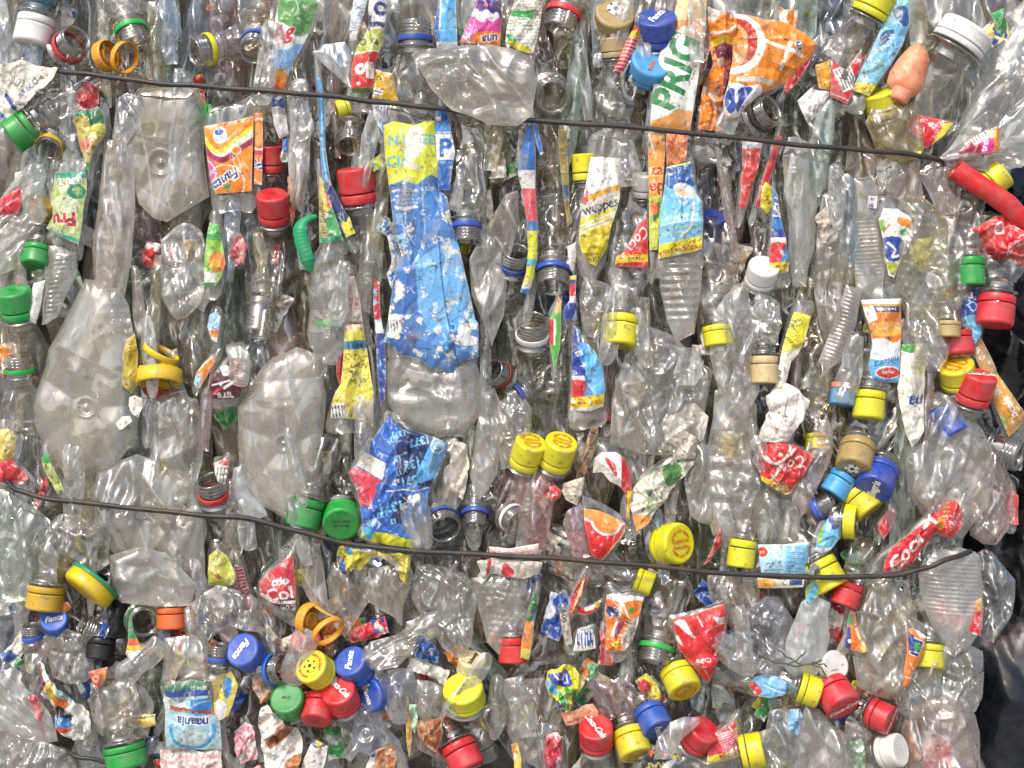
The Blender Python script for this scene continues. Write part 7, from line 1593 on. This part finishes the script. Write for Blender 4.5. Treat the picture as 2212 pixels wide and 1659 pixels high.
    lb('thin green wrapper turning orange at its foot, left of the crumpled bottles under the wire', [(1154, 1279), (1164, 1292), (1160, 1318), (1154, 1344), (1150, 1390), (1142, 1425), (1124, 1420), (1126, 1390), (1132, 1357), (1142, 1310)], f, z=38, amp=4, bulge=8)
    def f(p): p.bg('c02430'); p.line('e0d088', 5, [(1262, 1250), (1248, 1290), (1236, 1320)]); p.wear(0.2, 'e4dcd0', 5)
    lb('pleated red and cream wrapper slanting under the lower wire near the centre', [(1228, 1324), (1234, 1290), (1246, 1262), (1262, 1240), (1272, 1250), (1260, 1280), (1248, 1306), (1241, 1328)], f, z=44, amp=6, scale=26, bulge=8)
    def f(p): p.bg('c01c28'); p.poly('e8d034', [(1280, 1296), (1298, 1298), (1294, 1312), (1280, 1310)]); p.poly('e8e0d8', [(1262, 1312), (1284, 1304), (1282, 1314), (1264, 1320)])
    lb('red wrapper hem curving below the pleated red and cream one', [(1242, 1306), (1262, 1312), (1282, 1304), (1296, 1296), (1294, 1312), (1280, 1324), (1260, 1330), (1244, 1324)], f, z=40, amp=2, bulge=8)
    def f(p): p.bg('e6e6e2'); p.bars(1244, 1364, 1282, 1404, 4); p.put((np.sin(p.X * 1.1) > 0) & (p.Y < 1396), '4c68a8'); p.wear(0.1)
    lb('white wrapper with vertical blue bars under the lower wire, centre right', [(1246, 1366), (1264, 1362), (1281, 1360), (1286, 1382), (1287, 1401), (1262, 1406), (1238, 1408), (1242, 1388)], f, z=40, amp=2.4, bulge=8)
    def f(p): p.bg('b8b0a0'); p.text('3c3830', '500 ml', 1218, 1342, 12, 268, 0.02); p.text('3c3830', 'C', 1222, 1366, 10, 268); p.wear(0.2, '8c8478', 6)
    lb('greyish beige wrapper edge with 500 ml printed down it, under the lower wire', [(1209, 1324), (1226, 1322), (1232, 1350), (1236, 1390), (1224, 1396), (1214, 1360)], f, z=38, amp=2, bulge=6)
    def f(p):
        p.bg('dcd42c'); p.blob('2444a0', [(1184, 1456), (1204, 1452), (1222, 1446), (1236, 1476), (1214, 1482), (1194, 1474)]); p.line('e8ecf0', 3, [(1196, 1454), (1212, 1468), (1222, 1456), (1226, 1474)]); p.blob('5cb0e0', [(1180, 1468), (1200, 1478), (1204, 1500), (1186, 1492)]); p.blob('2f9c3c', [(1220, 1484), (1240, 1486), (1242, 1498), (1224, 1496)]); p.blob('2f9c3c', [(1206, 1494), (1222, 1500), (1230, 1530), (1222, 1535), (1210, 1515)]); p.line('e8f0e8', 2, [(1212, 1490), (1224, 1514), (1222, 1532)]); p.blob('24408c', [(1202, 1512), (1214, 1520), (1206, 1530)]); p.wear(0.03)
    scrap('curled yellow blue and green film in the lower middle above the salmon scrap', [(1183, 1448), (1200, 1444), (1219, 1433), (1238, 1440), (1250, 1454), (1263, 1474), (1250, 1495), (1235, 1500), (1236, 1520), (1230, 1537), (1203, 1526), (1200, 1508), (1186, 1500), (1178, 1474)], f, z=48, amp=8, scale=32, bulge=12)
    def f(p): p.bg('2c8c50'); p.wear(0.12, '7cc07c', 5)
    scrap('small dark green leaf shaped film right of the curled yellow one', [(1266, 1440), (1276, 1432), (1294, 1437), (1292, 1452), (1279, 1472), (1270, 1464), (1276, 1450)], f, z=46, amp=5)
    def f(p): p.bg('e4906a'); p.line('4c2c1c', 2, [(1224, 1560), (1270, 1548)], False); p.wear(0.04)
    scrap('salmon pink plastic scrap above the red script cap at the bottom centre', [(1211, 1540), (1240, 1536), (1262, 1524), (1281, 1520), (1290, 1534), (1292, 1547), (1262, 1560), (1224, 1568), (1216, 1552)], f, z=38, amp=3, bulge=8)
    def f(p): p.bg('14140f'); p.poly('d85c28', [(1398, 1620), (1416, 1622), (1406, 1634)]); p.poly('ecc430', [(1444, 1628), (1468, 1630), (1456, 1642)]); p.poly('d85c28', [(1424, 1624), (1444, 1628), (1432, 1640)]); p.text('a89858', 'RAF', 1414, 1654, 17, 184, 0.03); p.blob('e4e4e0', [(1436, 1646), (1462, 1636), (1452, 1660), (1420, 1680)])
    lb('black wrapper with orange triangles and olive letters at the bottom edge', [(1393, 1616), (1430, 1622), (1470, 1628), (1462, 1640), (1452, 1652), (1440, 1690), (1384, 1690), (1384, 1650)], f, z=62, amp=3, bulge=10)
    def f(p):
        p.bg('cc2438'); 
        for i in range(9): p.line('f0d0d0', 1.8, [(1548 + i * 2, 1590 + i * 4.5), (1592, 1572 + i * 5.5)], False)
        p.poly('e8d034', [(1524, 1636), (1604, 1612), (1606, 1636), (1526, 1656)]); p.text('a82018', 'castiga', 1576, 1632, 12, 194, 0.03); p.wear(0.04)
    lb('red wrapper with rows of white lines and a yellow band at the bottom edge', [(1537, 1590), (1562, 1574), (1589, 1555), (1594, 1590), (1602, 1633), (1564, 1644), (1526, 1652), (1530, 1620)], f, z=48, amp=3, bulge=12)
    def f(p): p.bg('e8741c'); p.put(p.X + (p.Y - 1600) * 0.2 > 1116, 'ecd42c'); p.wear(0.02)
    scrap('bright orange and yellow sliver at the bottom edge, centre', [(1104, 1607), (1117, 1604), (1122, 1622), (1127, 1640), (1124, 1680), (1112, 1680), (1110, 1640)], f, z=46, amp=2, bulge=6)
    def f(p): p.bg('d03c50'); p.wear(0.35, 'f0d0d0', 7)
    lb('pink red crinkled wrapper at the bottom edge left of the red script cap', [(1180, 1585), (1205, 1580), (1216, 1600), (1210, 1680), (1178, 1680), (1172, 1630)], f, z=34, amp=6, bulge=10, scale=30)
    def f(p):
        p.bg('ea7a1c'); p.text('23388c', 'nd', 1974, 1396, 24, 66, 0.05, out='f0ece6'); p.blob('23388c', [(1960, 1372), (1970, 1370), (1972, 1396), (1962, 1404)]); p.blob('2c9c50', [(1972, 1384), (1986, 1392), (1984, 1402), (1972, 1400)]); p.blob('ece8e0', [(1974, 1352), (1994, 1362), (2002, 1376), (1984, 1374)]); p.line('f0e4d4', 2.5, [(1964, 1430), (1972, 1446)]); p.line('f0e4d4', 3, [(1956, 1462), (1966, 1464)], False)
    lb('narrow orange wrapper with blue letters near the lower right, left of a yellow cap', [(1956, 1362), (1966, 1356), (1984, 1362), (2001, 1375), (1996, 1392), (1993, 1409), (1976, 1446), (1961, 1482), (1950, 1484), (1952, 1450), (1958, 1409)], f, z=46, amp=2.4, bulge=10, k=12)
    def f(p): p.bg('ec7c1c'); p.line('f0e0b4', 5, [(1848, 1350), (1856, 1376), (1866, 1390)]); p.put((p.X < 1845) & (p.Y > 1328) & (p.Y < 1350), '2c9c4c'); p.put((p.X < 1838) & (p.Y > 1352), '2c2c74'); p.blob('ecd848', [(1862, 1392), (1880, 1396), (1878, 1412), (1862, 1410)]); p.ell('f0ece4', 1834, 1384, 3, 5)
    lb('orange wrapper with green and blue stripe left of the knobbly bottle, lower right', [(1835, 1316), (1846, 1322), (1852, 1346), (1862, 1372), (1878, 1408), (1860, 1410), (1824, 1399), (1826, 1376), (1830, 1350)], f, z=40, amp=2.4, bulge=8)
    def f(p): p.bg('d0202c'); p.put(p.Y < 1312, 'e8a028'); 
    def f(p):
        p.bg('d0202c'); p.blob('e8a430', [(2104, 1292), (2124, 1290), (2122, 1318), (2108, 1316)]); p.lines('f0c0c0', 2102, 1332, 2118, 1362, 7, 0, 0.2); p.poly('f0ece8', [(2100, 1366), (2112, 1368), (2110, 1372), (2100, 1370)])
    lb('red wrapper edge with tiny white lines beside the milky ribbed bottle side', [(2104, 1300), (2120, 1290), (2121, 1330), (2118, 1374), (2084, 1365), (2092, 1340)], f, z=38, amp=2, bulge=6, body=False, name='torn_wrapper', cat='wrapper')
    def f(p): p.bg('76b8e2'); p.blob('cc3c34', [(1612, 1472), (1634, 1476), (1646, 1494), (1630, 1504), (1612, 1494)]); p.wear(0.16, 'e0e8ea', 7); p.line('e8ecec', 2, [(1650, 1480), (1690, 1496), (1724, 1490)])
    lb('light blue wrapper ending in a red tip under the bluish crumpled bottle, lower right', [(1615, 1478), (1632, 1462), (1654, 1458), (1680, 1462), (1727, 1487), (1700, 1500), (1662, 1508), (1632, 1502)], f, z=46, amp=4, bulge=10, torn=1.5)
    def f(p): p.bg('e8e4dc'); p.blob('a8683c', [(600, 1570), (622, 1556), (634, 1572), (620, 1590), (590, 1612), (582, 1600)]); p.wear(0.14, 'c08858', 8); p.blob('b4743c', [(620, 1640), (650, 1628), (648, 1656), (620, 1662)])
    scrap('crumpled white paper with rusty brown stains at the bottom left of centre', [(563, 1530), (582, 1524), (604, 1536), (614, 1560), (640, 1578), (652, 1600), (652, 1640), (640, 1680), (585, 1680), (572, 1640), (566, 1600), (560, 1562)], f, z=44, amp=12, scale=40, bulge=14, torn=2, aniso=0.1)
    def f(p): p.bg('ece8e0'); p.blob('24488c', [(672, 1592), (700, 1594), (708, 1610), (680, 1612)]); p.blob('e0d444', [(684, 1590), (694, 1592), (696, 1608), (684, 1610)]); p.wear(0.04, 'c89868', 9)
    scrap('white carton piece with a blue and yellow corner, right of the stained paper', [(672, 1606), (684, 1596), (708, 1612), (704, 1640), (694, 1672), (648, 1672), (656, 1640)], f, z=40, amp=3, bulge=8)
    def f(p): p.bg('e0d8cc'); p.wear(0.1, 'b8a088', 8); p.blob('c42c30', [(1056, 1204), (1062, 1210), (1056, 1240), (1050, 1240)]); p.blob('c83038', [(1090, 1215), (1112, 1236), (1100, 1250), (1084, 1240)])
    scrap('cream paper strip with red marks hanging under the lower wire in the centre', [(1030, 1212), (1060, 1206), (1100, 1210), (1140, 1212), (1172, 1216), (1165, 1240), (1130, 1250), (1100, 1246), (1060, 1240), (1040, 1262), (1028, 1252), (1038, 1232)], f, z=40, amp=6, torn=2)
    def f(p): 
        p.bg('e8dcd8')
        for i in range(4): p.line('c8303c', 1.6, [(1056, 1182 + i * 4), (1100, 1188 + i * 4), (1162, 1178 + i * 4)])
    scrap('white film with thin red lines under the white ringed mouth', [(1056, 1180), (1100, 1184), (1164, 1174), (1162, 1194), (1110, 1200), (1058, 1196)], f, z=44, amp=2)
    def f(p):
        p.bg('d8cc3c'); p.poly('dcd4c4', [(795, 1198), (850, 1204), (868, 1224), (850, 1250), (815, 1240)]); p.blob('24509c', [(728, 1200), (744, 1210), (750, 1240), (736, 1232)]); p.wear(0.3, '9c7c2c', 7); p.wear(0.1, 'e8e4dc', 5); p.blob('4ca8cc', [(744, 1186), (760, 1184), (758, 1200)])
    lb('ragged yellow and cream wrapper on the brown tinged bottle under the lower wire', [(732, 1180), (760, 1186), (800, 1192), (840, 1196), (888, 1196), (886, 1225), (878, 1262), (864, 1250), (850, 1222), (830, 1208), (800, 1206), (778, 1232), (764, 1226), (750, 1242), (738, 1238), (728, 1205)], f, z=50, amp=7, scale=34, torn=2, bulge=8, body=False, name='torn_wrapper', cat='wrapper')
    def f(p): p.bg('2258a4'); p.wear(0.25, '7cc0e4', 5); p.text('ecf0f4', '5', 930, 1408, 15, 180, 0.04)
    scrap('crumpled blue film end under the twisted clear bottle, lower middle', [(892, 1398), (908, 1376), (930, 1382), (948, 1412), (944, 1434), (918, 1430), (896, 1420)], f, z=42, amp=8, scale=26)
    def f(p): p.bg('c89c34'); p.wear(0.3, 'a8782c', 5)
    scrap('ochre yellow film right of the rusty paper, bottom centre left', [(880, 1500), (888, 1530), (890, 1600), (884, 1640), (878, 1600), (876, 1540)], f, z=36, amp=3)
    def f(p): p.bg('2c2c28'); p.wear(0.5, 'c8c4bc', 5)
    lb('black and white scuffed wrapper right under the upper wire, left of the red fold', [(1556, 296), (1590, 296), (1590, 350), (1584, 375), (1558, 370), (1560, 330)], f, z=38, amp=4, bulge=8)
    def f(p): p.bg('d04440'); p.put(p.Y < 320, 'd8dce4'); p.wear(0.1, 'f0c0b8', 7)
    lb('pale red and white smooth wrapper right of the scuffed black one', [(1604, 300), (1648, 300), (1640, 350), (1626, 400), (1610, 450), (1596, 452), (1600, 400), (1602, 350)], f, z=36, amp=4, bulge=12)
    def f(p): p.bg('e4e2de'); p.put(p.Y > 540, '24449c'); p.wear(0.0)
    def f(p):
        p.bg('e9e6de'); p.blob('e4882c', [(1936, 472), (1962, 474), (1964, 492), (1940, 486)]); p.blob('7cb840', [(1898, 476), (1908, 478), (1912, 500), (1902, 496)]); p.blob('2c9c60', [(1942, 500), (1956, 494), (1952, 514)]); p.blob('24449c', [(1908, 515), (1950, 518), (1944, 560), (1914, 560)]); p.line('eceae6', 5, [(1918, 525), (1932, 540), (1926, 555), (1942, 552)]); p.blob('b8c040', [(1912, 568), (1938, 570), (1930, 595)]); p.line('c83c3c', 3, [(1908, 500), (1920, 486)]); p.wear(0.04)
    lb('white tipped colourful wrapper with a blue star patch, upper right among clear bottles', [(1898, 476), (1908, 450), (1940, 452), (1970, 473), (1962, 500), (1956, 530), (1945, 565), (1932, 600), (1920, 595), (1912, 560), (1908, 520)], f, z=46, amp=3, bulge=12)
    def f(p): p.bg('d8d4d0'); p.text('2c4c9c', '= e', 1884, 436, 11, 95); p.ell('2c4c9c', 1882, 446, 5, 5, 0, 0.5)
    scrap('tiny white sticker with blue signs above the fine ribbed bottle', [(1876, 422), (1896, 424), (1894, 450), (1874, 448)], f, z=44, amp=1, bulge=3)
    def f(p): p.bg('2a9a50'); p.wear(0.2, 'dfe0d8', 5)
    scrap('green and white patterned film in the top right beside the wide white cap', [(2140, 30), (2168, 18), (2176, 60), (2160, 80), (2150, 60)], f, z=30, amp=4)
    def f(p): p.bg('dccc58'); p.line('24489c', 7, [(2146, 62), (2160, 78), (2170, 60), (2176, 90)]); p.blob('24489c', [(2140, 84), (2158, 86), (2150, 100)]); p.line('f0ece0', 3, [(2148, 76), (2164, 84)])
    lb('sandy yellow wrapper with a blue zigzag right of the wide white cap', [(2128, 64), (2150, 46), (2178, 48), (2182, 76), (2160, 92), (2146, 102), (2134, 90)], f, z=34, amp=3, bulge=8)
    def f(p): p.bg('e6e4e0'); p.wear(0.3, 'b8b0a4', 5); p.put(p.X > 1010, 'c03040')
    def f(p): p.bg('d8343c'); p.wear(0.1, 'f0d0cc', 6)
    lb('faint red wrapper seen through folds at the left edge above the lower wire', [(-10, 1000), (20, 985), (40, 1010), (60, 1035), (40, 1050), (-10, 1040)], f, z=30, amp=4)
    def f(p): p.bg('d8c060'); p.wear(0.25, '8c5c30', 5)
    lb('yellowed wrapper with dark scribbles at the left edge above the red film', [(-10, 930), (16, 925), (36, 945), (30, 985), (8, 1000), (-10, 1004)], f, z=34, amp=4)
    def f(p): p.bg('b8c46c'); p.put(p.Y < 1000, '2aa04c'); p.wear(0.3, '6c6c3c', 4)
    lb('rolled light green wrapper with a green end above the lower wire, far left', [(88, 990), (104, 974), (112, 1000), (126, 1030), (138, 1060), (124, 1068), (108, 1040), (96, 1015)], f, z=40, amp=3, bulge=10)
    def f(p): p.bg('d8303c'); p.bars(462, 1004, 490, 1050, -8); p.put(p.Y < 1002, 'cc2030')
    lb('white bar code wrapper with a red edge right above the red ringed neck', [(460, 1000), (476, 994), (494, 992), (492, 1020), (486, 1048), (470, 1040)], f, z=34, amp=2, bulge=8)
    def f(p): p.bg('ece4d8'); p.wear(0.12, 'a86c48', 6)
    scrap('white flake with a brown stain on the right shoulder of the big left bottle', [(278, 858), (290, 854), (306, 860), (306, 880), (298, 902), (286, 895), (276, 875)], f, z=66, amp=3, bulge=5)
    def f(p): p.bg('ece4d8'); p.wear(0.12, 'a86c48', 5)
    scrap('smaller white flake below the first on the big left bottle', [(248, 915), (262, 900), (280, 898), (284, 910), (268, 924), (256, 930)], f, z=64, amp=3, bulge=5)
    def f(p): p.bg('b8a030'); p.wear(0.3, 'd8c890', 7)
    scrap('yellow stained film strip along the right side of the big left bottle', [(268, 735), (290, 720), (298, 760), (298, 830), (284, 850), (264, 830), (262, 780)], f, z=50, amp=5)
    def f(p): p.bg('a81c26'); p.wear(0.0)
    lb('deep red bottle film glowing under the thick bright yellow ring', [(300, 828), (330, 836), (356, 846), (380, 840), (366, 862), (330, 868), (308, 850)], f, z=20, amp=3)
    def f(p): p.bg('d42c3c'); p.line('f0c0c4', 3, [(-5, 460), (40, 430)])
    lb('pinkish red wrapper corner at the far left below the olive cap', [(-10, 438), (20, 420), (46, 405), (48, 440), (40, 462), (-10, 466)], f, z=34, amp=3)
    def f(p): p.bg('d8dcd4'); p.put(p.X < 80, 'e4e4e0'); p.wear(0.1)
    scrap('whitish translucent tag right of the upright green cap, far left', [(72, 612), (98, 605), (90, 650), (78, 700), (60, 692), (64, 650)], f, z=42, amp=2)
    def f(p): p.bg('1f6ab4'); p.wear(0.1)
    scrap('blue film hem left of the muddy strip below the upper wire', [(610, 290), (626, 300), (622, 330), (612, 330)], f, z=30, amp=2)
    def f(p): p.bg('c8c848'); p.put(p.Y > 1245, 'a8b840'); p.blob('c83c30', [(466, 1240), (476, 1236), (480, 1250)]); p.wear(0.1); p.line('c89030', 3, [(450, 1262), (490, 1254), (510, 1258)])
    lb('lime yellow wrapper with red dots behind clear plastic left of the dark striped wrapper', [(452, 1200), (470, 1185), (490, 1200), (510, 1240), (508, 1262), (480, 1268), (450, 1264)], f, z=30, amp=4)

def extras():
    def two(a, b, q=0.2, wr=0.15, sc=12):
        def f(p): p.bg(a); p.put(p.nz(sc) > q, b); p.wear(wr)
        return f
    for lab, P, f, z in (
        ('red and white streaked film below the twin yellow caps in the centre', [(1124, 1022), (1160, 1010), (1204, 1018), (1196, 1060), (1176, 1100), (1150, 1080), (1130, 1060)], two('d23a44', 'ead8d4'), 22),
        ('faint red print under clear plastic beside the milky ribbed bottle side', [(2010, 1290), (2050, 1300), (2090, 1330), (2080, 1370), (2040, 1360), (2012, 1330)], two('c84a48', 'd8b8b0', 0.1), 14),
        ('thin red fold right of the large yellow cap above the lower wire', [(1552, 1138), (1560, 1134), (1556, 1180), (1534, 1212), (1520, 1222), (1540, 1176)], two('c42434', 'e08890', 0.5, 0.02), 40),
        ('dull red film bulb just above the green and gold wrapper at the far left', [(160, 196), (190, 176), (214, 190), (216, 226), (190, 240), (158, 232)], two('b42c34', 'c87870', 0.3, 0.1), 34),
        ('brown leaf shaped film left of the wide yellow cap at the bottom', [(900, 1558), (952, 1552), (958, 1580), (944, 1626), (922, 1612), (904, 1590)], two('9c5c30', 'c88c58', 0.3, 0.1, 5), 46),
        ('orange brown stained film at the bottom edge left of the red script cap', [(812, 1618), (850, 1606), (858, 1640), (850, 1690), (806, 1690)], two('b06a3a', 'd8b08c', 0.2, 0.1, 9), 38),
        ('pale green film slip left of the large flat yellow cap', [(884, 1520), (900, 1522), (902, 1560), (896, 1584), (886, 1566)], two('8cc89c', 'b8dcc0', 0.3, 0.05), 40),
        ('rust orange slip behind the red caps at the lower left of centre', [(698, 1376), (720, 1370), (722, 1400), (712, 1422), (700, 1404)], two('b06420', 'd08840', 0.3, 0.05), 20),
        ('pink and white crumpled film below the pale blue upside down wrapper', [(345, 1620), (400, 1616), (440, 1622), (478, 1618), (480, 1690), (345, 1690)], two('dcaaa6', 'e8e0dc', 0.0, 0.05, 7), 34),
        ('pinkish film under the rusty stained white paper at the bottom', [(508, 1578), (530, 1560), (552, 1580), (556, 1640), (520, 1650), (506, 1620)], two('d8909c', 'e0d4cc', 0.1, 0.05, 9), 30),
        ('light blue see through film patch below the white cap at the lower right', [(1700, 1536), (1730, 1530), (1736, 1560), (1724, 1590), (1702, 1576)], two('88bce0', 'b8d4e4', 0.3, 0.05), 34),
        ('green tinted film seen at the bottom edge left of the white ribbed cap', [(1836, 1600), (1862, 1596), (1872, 1640), (1864, 1690), (1834, 1690)], two('5c9c5c', 'a8c4a0', 0.2, 0.05), 26),
        ('pale red patch low in the bulging clear bottle at the bottom right corner', [(2000, 1600), (2030, 1584), (2056, 1610), (2060, 1650), (2030, 1690), (1996, 1660)], two('c85458', 'e0b8b4', 0.1, 0.1), 24),
        ('milky yellow carton glimpse in the ridged clear bottle, right half', [(1552, 930), (1600, 934), (1612, 960), (1604, 1000), (1560, 996)], two('c8b45c', 'e4dcc8', 0.3, 0.1), 16),
        ('small orange peel shaped film above the muddy strip, left half', [(622, 380), (636, 390), (640, 450), (630, 490), (622, 440)], two('c86c44', 'd89878', 0.4, 0.05), 26),
        ('pale red pimpled film left of the ringed neck near the small green wrapper', [(500, 512), (520, 504), (534, 530), (530, 572), (508, 576), (494, 545)], two('b84a50', 'c87c78', 0.4, 0.1), 26),
        ('golden cap like film glow under the shiny clear bottle, left third', [(395, 520), (432, 516), (434, 560), (404, 566)], two('c8a838', 'd8c070', 0.5, 0.02), 26),
        ('yellow square film glow in the pimpled clear bottle, upper right', [(1962, 520), (2012, 512), (2024, 560), (1990, 588), (1958, 574)], two('ccc430', 'd8d470', 0.6, 0.02), 20),
        ('white and beige crumpled carton beside the leafy torn wrapper', [(1440, 905), (1500, 870), (1530, 900), (1520, 950), (1470, 970), (1436, 950)], two('dcd6cc', 'a8a090', 0.35, 0.1), 30),
        ('black speckled cream film under the salmon orange film, right of centre', [(1760, 470), (1790, 440), (1812, 470), (1808, 520), (1778, 530)], two('c8bca8', '8c8070', 0.3, 0.2), 36),
        ('whitish lower half of a flattened bottle, right of the crumpled blue wrapper', [(980, 950), (1008, 960), (1014, 1010), (1000, 1080), (970, 1060), (972, 1000)], two('cfc6b6', 'bcb09c', 0.4, 0.1), 30),
    ):
        scrap(lab, P, f, z=z, amp=5, scale=34, torn=2, bulge=8)
wrappers()
extras()
print("all", len(bpy.data.objects))
